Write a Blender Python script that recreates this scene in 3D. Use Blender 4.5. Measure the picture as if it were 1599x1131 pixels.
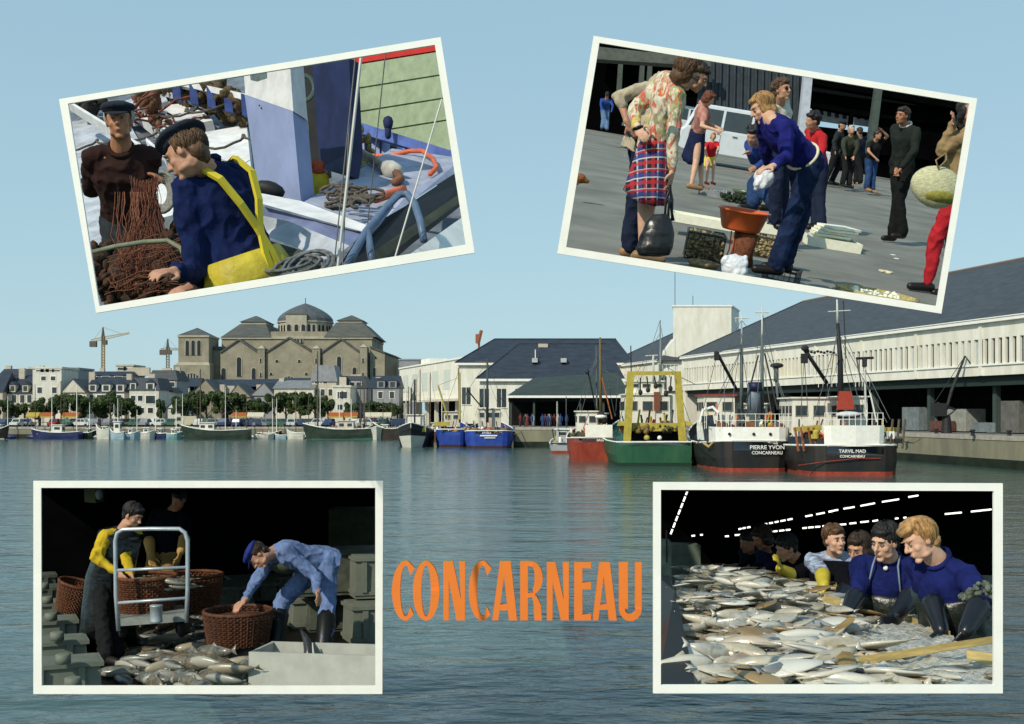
import bpy, bmesh, math, random
import numpy as np
from mathutils import Vector, Matrix, noise
random.seed(7)
V = Vector
for o in list(bpy.data.objects): bpy.data.objects.remove(o)
SC = bpy.context.scene
COL = SC.collection
R = math.radians
F = 1800.0            # focal length in pixels of the 1599 px wide photograph
EYE = V((0, 0, 4.5))
HZ = 645.0            # picture row of the horizon
# ------------------------------------------------------------------ camera, sky, sun, exposure
cam = bpy.data.cameras.new('camera'); camo = bpy.data.objects.new('camera', cam); COL.objects.link(camo)
camo.location = EYE; camo.rotation_euler = (R(90), 0, 0)
cam.sensor_width = 36; cam.lens = 36 * F / 1599; cam.shift_y = (HZ - 565.5) / 1599
cam.clip_start = 0.1; cam.clip_end = 6000
SC.camera = camo
SUN_AZ, SUN_EL = R(38), R(36)          # azimuth: how far left of straight behind the camera
sd = V((-math.sin(SUN_AZ) * math.cos(SUN_EL), -math.cos(SUN_AZ) * math.cos(SUN_EL), math.sin(SUN_EL)))
w = bpy.data.worlds.new('World'); SC.world = w; w.use_nodes = True
nt = w.node_tree; bg = nt.nodes['Background']
sky = nt.nodes.new('ShaderNodeTexSky'); sky.sky_type = 'NISHITA'; sky.sun_disc = False
sky.sun_elevation = SUN_EL; sky.sun_rotation = math.atan2(sd.x, sd.y)
sky.altitude = 0; sky.air_density = 1.0; sky.dust_density = 0.8; sky.ozone_density = 1.5
# a clear, slightly milky summer sky: the Nishita sky blended with an even pale blue that lightens towards the horizon
tcw = nt.nodes.new('ShaderNodeTexCoord'); sx = nt.nodes.new('ShaderNodeSeparateXYZ'); nt.links.new(tcw.outputs['Generated'], sx.inputs[0])
rampw = nt.nodes.new('ShaderNodeValToRGB'); nt.links.new(sx.outputs[2], rampw.inputs[0])
rampw.color_ramp.elements[0].position = 0.0; rampw.color_ramp.elements[0].color = (0.42, 0.62, 0.69, 1)
rampw.color_ramp.elements[1].position = 0.8; rampw.color_ramp.elements[1].color = (0.22, 0.41, 0.56, 1)
mulw = nt.nodes.new('ShaderNodeVectorMath'); mulw.operation = 'SCALE'; mulw.inputs[3].default_value = 9.6; nt.links.new(rampw.outputs[0], mulw.inputs[0])
mixw = nt.nodes.new('ShaderNodeMix'); mixw.data_type = 'RGBA'; mixw.inputs[0].default_value = 0.8
nt.links.new(sky.outputs[0], mixw.inputs[6]); nt.links.new(mulw.outputs[0], mixw.inputs[7])
nt.links.new(mixw.outputs[2], bg.inputs[0]); bg.inputs[1].default_value = 0.105
sl = bpy.data.lights.new('sun', 'SUN'); slo = bpy.data.objects.new('sun', sl); COL.objects.link(slo)
sl.energy = 3.3; sl.angle = R(0.6); sl.color = (1, 0.92, 0.76)
slo.rotation_euler = (-sd).to_track_quat('-Z', 'Y').to_euler(); slo.location = (-30, -30, 60)
SC.view_settings.view_transform = 'Standard'; SC.view_settings.look = 'None'
SC.view_settings.exposure = 0.15; SC.view_settings.gamma = 1.0
SC.render.engine = 'CYCLES'
SC.cycles.max_bounces = 5; SC.cycles.glossy_bounces = 3; SC.cycles.transparent_max_bounces = 16
# ------------------------------------------------------------------ helpers
def at(px, py, Y): return V(((px - 799.5) / F * Y, Y, EYE.z - (py - HZ) / F * Y))
def ray(px, py): return V(((px - 799.5) / F, 1, -(py - HZ) / F)).normalized()

MATS = {}
def mat(name, col, rough=0.75, var=0.12, scale=6.0, bump=0.0, bscale=None, metal=0.0, spec=0.3, col2=None, stretch=None, detail=6, dist=0.0, coord='Object', emit=0.0, alpha=1.0):
    if name in MATS: return MATS[name]
    m = bpy.data.materials.new(name); m.use_nodes = True; t = m.node_tree; N = t.nodes; L = t.links
    b = N['Principled BSDF']; b.inputs['Roughness'].default_value = rough; b.inputs['Metallic'].default_value = metal
    b.inputs['Specular IOR Level'].default_value = spec
    tc = N.new('ShaderNodeTexCoord'); src = tc.outputs[coord]
    if stretch:
        mp = N.new('ShaderNodeMapping'); mp.inputs['Scale'].default_value = stretch; L.new(src, mp.inputs[0]); src = mp.outputs[0]
    nz = N.new('ShaderNodeTexNoise'); nz.inputs['Scale'].default_value = scale; nz.inputs['Detail'].default_value = detail
    nz.inputs['Distortion'].default_value = dist; nz.inputs['Roughness'].default_value = 0.62
    L.new(src, nz.inputs['Vector'])
    cr = N.new('ShaderNodeValToRGB'); L.new(nz.outputs[0], cr.inputs[0])
    a = tuple(max(0, c * (1 - var)) for c in col); c2 = col2 or tuple(min(1, c * (1 + var)) for c in col)
    if col2: a = col
    cr.color_ramp.elements[0].position = 0.36; cr.color_ramp.elements[1].position = 0.64
    cr.color_ramp.elements[0].color = (*a, 1); cr.color_ramp.elements[1].color = (*c2, 1)
    L.new(cr.outputs[0], b.inputs['Base Color'])
    if bump:
        n2 = N.new('ShaderNodeTexNoise'); n2.inputs['Scale'].default_value = bscale or scale * 4; n2.inputs['Detail'].default_value = 5
        L.new(src, n2.inputs['Vector'])
        bp = N.new('ShaderNodeBump'); bp.inputs['Strength'].default_value = 1; bp.inputs['Distance'].default_value = bump
        L.new(n2.outputs[0], bp.inputs['Height']); L.new(bp.outputs[0], b.inputs['Normal'])
    if emit:
        b.inputs['Emission Color'].default_value = (*col, 1); b.inputs['Emission Strength'].default_value = emit
    if alpha < 1: b.inputs['Alpha'].default_value = alpha
    MATS[name] = m; return m
def nodes(m): return m.node_tree.nodes, m.node_tree.links, m.node_tree.nodes['Principled BSDF']

class MB:
    def __init__(s): s.v = []; s.f = []
    def add(s, vs, fs):
        n = len(s.v); s.v += [V(p) for p in vs]; s.f += [tuple(i + n for i in f) for f in fs]; return s
    def box(s, c, size, rz=0, M=None):
        x, y, z = (q / 2 for q in size); c = V(c); m = M or Matrix.Rotation(rz, 3, 'Z')
        vs = [c + m @ V((a * x, b * y, d * z)) for d in (-1, 1) for a, b in ((-1, -1), (1, -1), (1, 1), (-1, 1))]
        return s.add(vs, [(3, 2, 1, 0), (4, 5, 6, 7), (0, 1, 5, 4), (1, 2, 6, 5), (2, 3, 7, 6), (3, 0, 4, 7)])
    def hexa(s, b4, t4):           # bottom ring, top ring (counter-clockwise seen from above)
        return s.add(list(b4) + list(t4), [(3, 2, 1, 0), (4, 5, 6, 7), (0, 1, 5, 4), (1, 2, 6, 5), (2, 3, 7, 6), (3, 0, 4, 7)])
    def tube(s, pts, r, n=6, closed=False, caps=True):
        pts = [V(p) for p in pts]; rs = r if isinstance(r, (list, tuple)) else [r] * len(pts)
        vs = []; up = None; K = len(pts)
        for i, p in enumerate(pts):
            a = pts[i - 1] if (i or closed) else p; b = pts[(i + 1) % K] if (i < K - 1 or closed) else p
            t = (b - a).normalized()
            if up is None: up = t.orthogonal().normalized()
            up = (up - t * up.dot(t)); up = up.normalized() if up.length > 1e-6 else t.orthogonal().normalized()
            q = t.cross(up)
            for k in range(n):
                an = 2 * math.pi * k / n; vs.append(p + (up * math.cos(an) + q * math.sin(an)) * rs[i])
        fs = []
        for i in range(K if closed else K - 1):
            j = (i + 1) % K
            for k in range(n):
                l = (k + 1) % n; fs.append((i * n + k, i * n + l, j * n + l, j * n + k))
        if caps and not closed: fs += [tuple(range(n))[::-1], tuple((K - 1) * n + k for k in range(n))]
        return s.add(vs, fs)
    def prism(s, poly, z0, z1):     # poly: xy list, ccw
        n = len(poly)
        return s.add([(x, y, z0) for x, y in poly] + [(x, y, z1) for x, y in poly],
                     [tuple(range(n))[::-1], tuple(range(n, 2 * n))] + [(i, (i + 1) % n, n + (i + 1) % n, n + i) for i in range(n)])
    def slab(s, pts, off):          # any planar-ish polygon and an offset vector
        n = len(pts); off = V(off)
        return s.add([V(p) for p in pts] + [V(p) + off for p in pts],
                     [tuple(range(n)), tuple(range(n, 2 * n))[::-1]] + [((i + 1) % n, i, n + i, n + (i + 1) % n) for i in range(n)])
    def loft(s, rings, caps=True, closed=True):
        n = len(rings[0]); vs = [p for r in rings for p in r]; fs = []
        for i in range(len(rings) - 1):
            for k in range(n if closed else n - 1):
                l = (k + 1) % n; fs.append((i * n + k, i * n + l, (i + 1) * n + l, (i + 1) * n + k))
        if caps: fs += [tuple(range(n))[::-1], tuple((len(rings) - 1) * n + k for k in range(n))]
        return s.add(vs, fs)
    def ring(s, c, a, b, n=12): c = V(c); return [c + V(a) * math.cos(2 * math.pi * k / n) + V(b) * math.sin(2 * math.pi * k / n) for k in range(n)]
    def ell(s, c, ax, ay, az, n=12, m=7):
        c = V(c); ax = V(ax); ay = V(ay); az = V(az)
        rings = [[c + ax * (math.cos(2 * math.pi * k / n) * math.sin(t)) + ay * (math.sin(2 * math.pi * k / n) * math.sin(t)) - az * math.cos(t) for k in range(n)]
                 for t in [math.pi * (i + 0.5) / m for i in range(m)]]
        return s.loft(rings)
    def sph(s, c, r, n=10, m=6): return s.ell(c, (r, 0, 0), (0, r, 0), (0, 0, r), n, m)
    def cap(s, p0, r0, p1, r1, n=12):
        p0 = V(p0); p1 = V(p1); d = (p1 - p0)
        if d.length < 1e-5: return s.sph(p0, r0)
        d.normalize(); u = d.orthogonal().normalized(); q = d.cross(u); rg = []
        for a in (-75, -40): rg.append((p0 + d * r0 * math.sin(R(a)), r0 * math.cos(R(a))))
        rg.append((p0, r0)); rg.append((p1, r1))
        for a in (40, 75): rg.append((p1 + d * r1 * math.sin(R(a)), r1 * math.cos(R(a))))
        return s.loft([s.ring(c, u * r, q * r, n) for c, r in rg])
    def lathe(s, c, prof, n=16, ax=None, ux=None):   # prof: (r, h)
        c = V(c); az = V(ax or (0, 0, 1)).normalized(); x = V(ux).normalized() if ux else az.orthogonal().normalized(); y = az.cross(x)
        return s.loft([[c + az * h + (x * math.cos(2 * math.pi * k / n) + y * math.sin(2 * math.pi * k / n)) * r for k in range(n)] for r, h in prof])
    def mesh(s, name, smooth=False):
        me = bpy.data.meshes.new(name); me.from_pydata([tuple(p) for p in s.v], [], s.f); me.validate()
        bm = bmesh.new(); bm.from_mesh(me); bmesh.ops.recalc_face_normals(bm, faces=bm.faces); bm.to_mesh(me); bm.free()
        if smooth: me.shade_smooth()
        return me
    def build(s, name, m, parent=None, smooth=False, loc=None, rel=None):
        """rel: subtract this point from the vertices (the parent's location)."""
        if rel is not None:
            r = V(rel); s.v = [p - r for p in s.v]
        me = s.mesh(name, smooth); me.materials.append(m)
        return obj(name, me, parent, loc)
STAGE = None; STAGED = []
def obj(name, me, parent=None, loc=None):
    o = bpy.data.objects.new(name, me); COL.objects.link(o)
    if parent is not None: o.parent = parent
    if loc is not None: o.location = loc
    if STAGE is not None and me is not None: STAGED.append((o, STAGE))
    return o
def tag(o, label=None, cat=None, group=None, kind=None):
    if label: o['label'] = label
    if cat: o['category'] = cat
    if group: o['group'] = group
    if kind: o['kind'] = kind
    return o
def thing(name, label, cat, loc=(0, 0, 0), rz=0, group=None):
    o = bpy.data.objects.new(name, None); COL.objects.link(o); o.location = loc; o.rotation_euler = (0, 0, rz)
    o.empty_display_size = 0.3
    return tag(o, label, cat, group)
KIDS = {}
def copy_tree(o, parent=None, loc=None, rz=None, label=None, sc=None):
    c = o.copy(); COL.objects.link(c)
    if parent is not None: c.parent = parent
    if loc is not None: c.location = loc
    if rz is not None: c.rotation_euler = (0, 0, rz)
    if sc is not None: c.scale = sc if isinstance(sc, (tuple, list)) else (sc,) * 3
    if label: c['label'] = label
    if STAGE is not None and c.data is not None: STAGED.append((c, STAGE))
    for ch in list(o.children):
        if ch != c: copy_tree(ch, c)
    return c
def text_mesh(txt, size, depth, xs=1.0, off=0.0):
    cu = bpy.data.curves.new('t', 'FONT'); cu.body = txt; cu.size = size; cu.extrude = depth; cu.align_x = 'CENTER'; cu.align_y = 'CENTER'; cu.offset = off; cu.resolution_u = 3
    to = bpy.data.objects.new('t', cu); me = bpy.data.meshes.new_from_object(to)
    bpy.data.objects.remove(to); me.transform(Matrix.Diagonal((xs, 1, 1, 1))); return me
def uneven(me, amt, sc, seed=0):
    for v in me.vertices: v.co += noise.noise_vector(v.co * sc + V((seed, seed, 0))) * amt
WHITE = mat('white_paint', (0.84, 0.83, 0.76), 0.6, 0.06, 3)
# ------------------------------------------------------------------ water
def water_material():
    m = bpy.data.materials.new('harbour_water'); m.use_nodes = True; N, L, b = nodes(m)
    b.inputs['Roughness'].default_value = 0.12; b.inputs['IOR'].default_value = 1.33; b.inputs['Specular IOR Level'].default_value = 0.5
    tc = N.new('ShaderNodeTexCoord')
    def nz(scale, st, det=4):
        mp = N.new('ShaderNodeMapping'); mp.inputs['Scale'].default_value = st; mp.inputs['Rotation'].default_value = (0, 0, 0.12); L.new(tc.outputs['Object'], mp.inputs[0])
        n = N.new('ShaderNodeTexNoise'); n.inputs['Scale'].default_value = scale; n.inputs['Detail'].default_value = det; n.inputs['Distortion'].default_value = 0.4; L.new(mp.outputs[0], n.inputs[0]); return n.outputs[0]
    cr = N.new('ShaderNodeValToRGB'); L.new(nz(0.03, (0.5, 1, 1), 3), cr.inputs[0])
    cr.color_ramp.elements[0].color = (0.032, 0.072, 0.070, 1); cr.color_ramp.elements[1].color = (0.062, 0.11, 0.088, 1); L.new(cr.outputs[0], b.inputs['Base Color'])
    b1 = N.new('ShaderNodeBump'); b1.inputs['Distance'].default_value = 0.17; L.new(nz(0.38, (0.55, 1.3, 1)), b1.inputs['Height'])
    b2 = N.new('ShaderNodeBump'); b2.inputs['Distance'].default_value = 0.045; L.new(nz(2.2, (0.6, 1.2, 1)), b2.inputs['Height']); L.new(b1.outputs[0], b2.inputs['Normal'])
    L.new(b2.outputs[0], b.inputs['Normal'])
    return m
WATER = water_material()
mb = MB(); mb.add([(-2500, -60, 0), (2500, -60, 0), (2500, 5000, 0), (-2500, 5000, 0)], [(0, 1, 2, 3)])
tag(mb.build('water', WATER), kind='structure')
# ------------------------------------------------------------------ builders shared by several places: cars, crates, baskets, fish
TYRE = mat('tyre_rubber', (0.015, 0.015, 0.015), .8, .1); RIMM = mat('wheel_rim', (0.4, 0.4, 0.4), .35, .1, metal=.6); GLASSC = mat('car_glass', (0.03, 0.045, 0.055), .08, .1, spec=.6)
CHROME = mat('chrome', (0.5, 0.5, 0.5), .2, .05, metal=.9); LAMPC = mat('car_lamp', (0.7, 0.7, 0.62), .2, .05)
def make_car(label, m, style='estate', L=3.8, W=1.5, H=1.48, detail=True, group=None):
    """a car of the seventies, along x, front at +x, standing on z = 0"""
    t = thing('parked_car', label, 'car', group=group)
    h0, hb = 0.32, 0.86; e = L / 2
    if style == 'estate': prof = [(-e, .36), (-e + .02, .8), (-e + .12, hb + .02), (-e + .34, H - .05), (-e + .55, H), (e - 1.55, H), (e - 1.35, H - .04), (e - 1.0, hb + .05), (e - .12, hb - .06), (e, .72), (e, .38), (e - .1, h0), (-e + .1, h0)]
    elif style == 'van': prof = [(-e, .36), (-e, H + .35), (-e + .1, H + .45), (e - .7, H + .45), (e - .5, H + .35), (e - .1, 1.05), (e, .8), (e, .38), (e - .1, h0), (-e + .1, h0)]
    else: prof = [(-e, .4), (-e + .02, .78), (-e + .5, hb), (-e + .75, hb + .04), (-e + 1.1, H - .05), (-e + 1.3, H), (e - 1.6, H), (e - 1.42, H - .05), (e - 1.02, hb + .05), (e - .12, hb - .06), (e, .7), (e, .38), (e - .1, h0), (-e + .1, h0)]
    rings = []
    for y, k in ((-W / 2 + .0, 0), (-W / 2 + .0, .0), (W / 2, 0)): pass
    def sect(y, ins): return [(x * (1 - ins * .03), y * (1 - (.13 * max(0, z - hb) / (H - hb))), z - ins * .03 * (z > .5)) for x, z in prof]
    rings = [sect(-W / 2 + .02, 1.2), sect(-W / 2, .3), sect(-W / 2 + .06, 0), sect(W / 2 - .06, 0), sect(W / 2, .3), sect(W / 2 - .02, 1.2)]
    rings = [sect(-W / 2, 1.0), sect(-W / 2 + .07, 0), sect(W / 2 - .07, 0), sect(W / 2, 1.0)]
    MB().loft(rings).build('body', m, t)
    top = H - .1; lo = hb + .06
    def ins(z): return W / 2 * (1 - .13 * max(0, z - hb) / (H - hb))
    if style == 'estate': wn = [(-e + .22, -e + .42, -e + 1.05, -e + 1.05), (-e + 1.12, -e + 1.12, -e + 1.8, -e + 1.8), (-e + 1.87, -e + 1.87, e - 1.5, e - 1.22)]
    elif style == 'van': wn = [(e - 1.1, e - 1.1, e - .55, e - .3)]; 
    else: wn = [(-e + .9, -e + 1.18, -e + 1.62, -e + 1.62), (-e + 1.7, -e + 1.7, e - 1.58, e - 1.2)]
    zz = (lo, top) if style != 'van' else (1.12, H + .25)
    for s in (-1, 1):
        for x0, x1, x2, x3 in wn:
            a = [(x0, s * (ins(zz[0]) + .004), zz[0]), (x3, s * (ins(zz[0]) + .004), zz[0]), (x2, s * (ins(min(zz[1], H)) + .004), zz[1]), (x1, s * (ins(min(zz[1], H)) + .004), zz[1])]
            MB().slab(a, (0, -s * .02, 0)).build('window', GLASSC, t)
    xw = (e - 1.38, e - 1.04) if style != 'van' else (e - .5, e - .12)
    MB().slab([(xw[1] + .02, -W / 2 + .14, lo), (xw[1] + .02, W / 2 - .14, lo), (xw[0] + .03, W / 2 - .22, top), (xw[0] + .03, -W / 2 + .22, top)], (-.03, 0, 0)).build('windscreen', GLASSC, t)
    for x in (-e + .72, e - .68):
        for s in (-1, 1):
            w_ = MB().lathe((x, s * (W / 2 - .16), .29), [(.2, 0), (.28, 0), (.29, .04), (.29, .12), (.28, .16), (.2, .165)], 16, (0, s, 0)).build('wheel', TYRE, t, True)
            if detail: MB().lathe((x, s * (W / 2 - .005), .29), [(.17, -.01), (.16, .015), (.05, .03)], 12, (0, s, 0)).build('rim', RIMM, w_, True)
    for s in (-1, 1):
        if detail: MB().lathe((e - .015, s * (W / 2 - .25), .66), [(.085, 0), (.08, .03), (.03, .045)], 12, (1, 0, 0)).build('headlight', LAMPC, t, True)
    if detail:
        MB().box((e + .03, 0, .42), (.08, W - .08, .1)).build('bumper', CHROME, t); MB().box((-e - .03, 0, .42), (.08, W - .08, .1)).build('bumper', CHROME, t)
        for s in (-1, 1):
            MB().box((-e + 1.45, s * (W / 2 + .012), .8), (.12, .03, .025)).build('door_handle', CHROME, t)
            MB().box((-e + 1.09, s * (W / 2 + .001), .6), (.008, .006, .42)).build('door_seam', TYRE, t); MB().box((-e + 1.84, s * (W / 2 + .001), .6), (.008, .006, .42)).build('door_seam', TYRE, t)
    return t
def fish_mesh(L, m, seed, belly=.5, flat=False):
    rr = random.Random(seed); mb = MB(); n = 8; bend = rr.uniform(-.25, .25); rings = []
    prof = [(0, .03), (.04, .07), (.13, .12), (.32, .155), (.5, .145), (.7, .09), (.86, .035)]
    wy = 1.0 if flat else .5
    for t, r_ in prof:
        c = V((t * L, bend * L * (t - .4) ** 2, 0)); rings.append([c + V((0, math.cos(6.2832 * k / n) * r_ * L * (1.75 if flat else 1), math.sin(6.2832 * k / n) * r_ * L * (.30 if flat else .62))) for k in range(n)])
    mb.loft(rings)
    c = V((.88 * L, bend * L * .23, 0)); d = V((1, bend * .9, 0)).normalized(); q = V((-d.y, d.x, 0))
    mb.slab([c - q * .02 * L, c + d * .13 * L - q * .1 * L, c + d * .09 * L, c + d * .13 * L + q * .1 * L, c + q * .02 * L], (0, 0, .008 * L))
    mb.slab([V((.35 * L, .1 * L, .02 * L)), V((.45 * L, .2 * L, .0)), V((.6 * L, .09 * L, .02 * L))], (0, 0, .006 * L))
    ne = len(mb.f)
    for s_ in (-1, 1): mb.sph((.075 * L, s_ * .06 * L * (1.75 if flat else 1), .02 * L), .017 * L, 6, 4)
    me = mb.mesh('fish', True); me.materials.append(m); me.materials.append(mat('fish_eye', (.01, .01, .01), .2))
    for p_ in me.polygons:
        if p_.index >= ne: p_.material_index = 1
    return me
def fishmat(name, back, belly):
    new = name not in MATS; m = mat(name, back, .28, .2, 14, .0015, 60, spec=.6, col2=tuple(.55 * a + .45 * b for a, b in zip(back, belly)), dist=.8)
    if new:      # dark speckled back, pale belly: a fish's own colouring
        N, L, b = nodes(m); old = b.inputs['Base Color'].links[0].from_socket; tc = N.new('ShaderNodeTexCoord'); sp = N.new('ShaderNodeSeparateXYZ'); L.new(tc.outputs['Object'], sp.inputs[0])
        mr = N.new('ShaderNodeMapRange'); mr.inputs['From Min'].default_value = -.012; mr.inputs['From Max'].default_value = .022; L.new(sp.outputs[2], mr.inputs[0])
        mx = N.new('ShaderNodeMix'); mx.data_type = 'RGBA'; L.new(mr.outputs[0], mx.inputs[0]); mx.inputs[6].default_value = (*belly, 1); L.new(old, mx.inputs[7]); L.new(mx.outputs[2], b.inputs['Base Color'])
    return m
WICK = mat('brown_wicker', (0.16, 0.075, 0.03), .7, .35, 30, spec=.2)
def basket(t, c, r0, r1, h, u, n=22, rows=7, m=None, inner=None, rx=None):
    """woven basket: stakes and weaver rings as one woven part, a rim, and its handles"""
    m = m or WICK; u = V(u).normalized(); x = (V(rx) - u * V(rx).dot(u)).normalized() if rx is not None else u.orthogonal().normalized(); y = u.cross(x); c = V(c)
    mb = MB()
    for i in range(rows):
        f = i / (rows - 1); rad = r0 + (r1 - r0) * f; ring = []
        for k in range(n * 2):
            a = math.pi * k / n; rr_ = rad * (1 + (.035 if (k + i) % 2 else -.035)); ring.append(c + u * h * f + (x * math.cos(a) + y * math.sin(a)) * rr_)
        mb.tube(ring, h / rows * .46, 4, closed=True)
    for k in range(n):
        a = 2 * math.pi * k / n; mb.tube([c + (x * math.cos(a) + y * math.sin(a)) * r0, c + u * h + (x * math.cos(a) + y * math.sin(a)) * r1], .007, 4)
    mb.loft([mb.ring(c + u * .0, x * r0 * .9, y * r0 * .9, n), mb.ring(c + u * h * .8, x * r1 * .9, y * r1 * .9, n)])
    o = mb.build('weave', m, t, rel=t.location if t.rotation_euler.x == 0 else None); o['kind'] = 'stuff'
    mb = MB(); mb.tube(mb.ring(c + u * h, x * r1, y * r1, 24), .018, 6, closed=True); mb.build('rim', m, t, True, rel=t.location)
    return o
def open_box(t, M4, sx, sy, sz, th, m, part='side', lip=True):
    """open box built of bottom and four sides in the frame M4 (world), as parts of t"""
    O = t.location
    def bb(name, c, s):
        mb = MB(); mb.box(c, s); mb.v = [M4 @ p - O for p in mb.v]; return mb.build(name, m, t)
    bb('bottom', (0, 0, th / 2), (sx - 2 * th - .002, sy - 2 * th - .002, th))
    bb(part, (0, -sy / 2 + th / 2, sz / 2), (sx, th, sz)); bb(part, (0, sy / 2 - th / 2, sz / 2), (sx, th, sz))
    bb(part, (-sx / 2 + th / 2, 0, sz / 2 - .001), (th, sy - 2 * th - .002, sz - .002)); bb(part, (sx / 2 - th / 2, 0, sz / 2 - .001), (th, sy - 2 * th - .002, sz - .002))
def GM(g, p, rz=0):
    return Matrix.Translation(p) @ g.M.to_4x4() @ Matrix.Rotation(rz, 4, 'Z')
def lumps(mb, c, ax, ay, az, n, s, rr, k=6):
    for _ in range(n):
        a, b, z = rr.uniform(-1, 1), rr.uniform(-1, 1), rr.uniform(0, 1); p = c + ax * a + ay * b + az * z; q = s * rr.uniform(.6, 1.3)
        v1 = V((rr.uniform(-1, 1), rr.uniform(-1, 1), rr.uniform(-1, 1))).normalized(); v2 = v1.orthogonal().normalized()
        mb.ell(p, v1 * q * 1.4, v2 * q, v1.cross(v2) * q * .7, k, 4)
# ------------------------------------------------------------------ people
SKIN = mat('skin', (0.46, 0.24, 0.15), 0.55, 0.16, 14, 0.0006, 120, spec=0.35)
SKIN2 = mat('weathered_skin', (0.38, 0.17, 0.09), 0.55, 0.2, 14, 0.001, 90, spec=0.35)
SKINP = mat('pale_skin', (0.58, 0.34, 0.23), 0.55, 0.12, 14, 0.0006, 120, spec=0.35)
LIP = mat('lips', (0.30, 0.11, 0.08), 0.5); EYEW = mat('eye_white', (0.36, 0.33, 0.29), 0.3, 0.02); IRIS = mat('iris', (0.02, 0.015, 0.01), 0.2, 0)
def cloth(name, col, var=0.18, **k):
    k.setdefault('bump', 0.004); k.setdefault('bscale', 40); k.setdefault('spec', 0.12)
    return mat(name, col, 0.9, var, 9, **k)
def hairmat(name, c): return mat(name, c, 0.55, 0.45, 40, 0.006, 90, stretch=(1, 1, 0.25), spec=0.4)
HB = hairmat('dark_brown_hair', (0.03, 0.016, 0.009)); HBL = hairmat('blond_hair', (0.36, 0.2, 0.07)); HR = hairmat('auburn_hair', (0.12, 0.03, 0.012))
HG = hairmat('grey_hair', (0.4, 0.38, 0.34)); HM = hairmat('brown_hair', (0.09, 0.045, 0.018)); HK = hairmat('black_hair', (0.012, 0.01, 0.01))
SHOE = mat('black_shoe_leather', (0.015, 0.012, 0.01), 0.4); TANSHOE = mat('tan_shoe_leather', (0.3, 0.17, 0.08), 0.5)
CL1 = bpy.data.textures.new('folds', 'CLOUDS'); CL1.noise_scale = 0.13; CL1.noise_depth = 2
CL3 = bpy.data.textures.new('creases', 'MUSGRAVE'); CL3.noise_scale = 0.09; CL3.musgrave_type = 'RIDGED_MULTIFRACTAL'; CL3.octaves = 1.5; CL3.noise_intensity = 0.6
CL2 = bpy.data.textures.new('locks', 'CLOUDS'); CL2.noise_scale = 0.035; CL2.noise_depth = 2
MODDED = []
def fuse(mb, name, m, parent, rel, vox, disp=0.0, tex=None, smooth_it=3, label=None):
    o = mb.build(name, m, parent, smooth=True, rel=rel)
    r = o.modifiers.new('r', 'REMESH'); r.mode = 'VOXEL'; r.voxel_size = vox; r.use_smooth_shade = True
    if smooth_it:
        s = o.modifiers.new('s', 'SMOOTH'); s.iterations = smooth_it; s.factor = 0.5
    if disp:
        d = o.modifiers.new('d', 'DISPLACE'); d.texture = tex or CL1; d.strength = disp; d.mid_level = 0.5; d.texture_coords = 'LOCAL'
        if (tex or CL1) is CL1 and vox < 0.013:
            d = o.modifiers.new('d2', 'DISPLACE'); d.texture = CL3; d.strength = disp * 0.75; d.mid_level = 0.5; d.texture_coords = 'LOCAL'
    MODDED.append(o)
    if label: o['label'] = label
    return o
def on_ray(spec, parent, L):
    px, py = spec[0], spec[1]; sg = spec[2] if len(spec) > 2 else -1
    d = ray(px, py); w_ = parent - EYE; b = d.dot(w_); c = w_.length_squared - L * L; disc = b * b - c
    if disc < 0: return EYE + d * b
    return EYE + d * (b + sg * math.sqrt(disc))
def hand(mb, wr, dr, nrm, S, curl=0.6, fr=0.0085, thumb=1):
    """palm + four unequal bent fingers + thumb; dr: forearm direction, nrm: palm normal (side the fingers close to)."""
    dr = dr.normalized(); nrm = (nrm - dr * nrm.dot(dr)); nrm = nrm.normalized() if nrm.length > 1e-4 else dr.orthogonal().normalized()
    sd_ = dr.cross(nrm)
    pc = wr + dr * 0.048 * S
    mb.ell(pc, sd_ * 0.042 * S, nrm * 0.016 * S, dr * 0.055 * S, 10, 6); mb.cap(wr - dr * 0.02 * S, 0.028 * S, wr + dr * 0.02 * S, 0.025 * S)
    for k, (ln, off) in enumerate(((0.068, -0.031), (0.078, -0.0105), (0.073, 0.0105), (0.058, 0.031))):
        p = wr + dr * 0.085 * S + sd_ * off * S * thumb; q = dr.copy(); a = 0.3 * curl
        for j, fl in enumerate((0.45, 0.32, 0.25)):
            q = (q * math.cos(a) + nrm * math.sin(a)).normalized() if j == 0 else q
            e = p + q * ln * fl * S * 1.05; mb.cap(p, fr * S * (1 - 0.1 * j), e, fr * S * (0.92 - 0.1 * j), 8); p = e
            ax = q.cross(nrm); a2 = curl * 0.75
            nn = (nrm - q * nrm.dot(q)); nn = nn.normalized() if nn.length > 1e-4 else nrm
            q = (q * math.cos(a2) + nn * math.sin(a2)).normalized()
    t0 = wr + dr * 0.03 * S - sd_ * 0.035 * S * thumb; t1 = t0 + (dr * 0.6 - sd_ * 0.75 * thumb + nrm * 0.3).normalized() * 0.042 * S
    t2 = t1 + (dr * 0.95 + nrm * 0.45 * curl + sd_ * 0.05).normalized() * 0.034 * S
    mb.cap(t0, 0.013 * S, t1, 0.011 * S, 8); mb.cap(t1, 0.011 * S, t2, 0.009 * S, 8)
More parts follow.
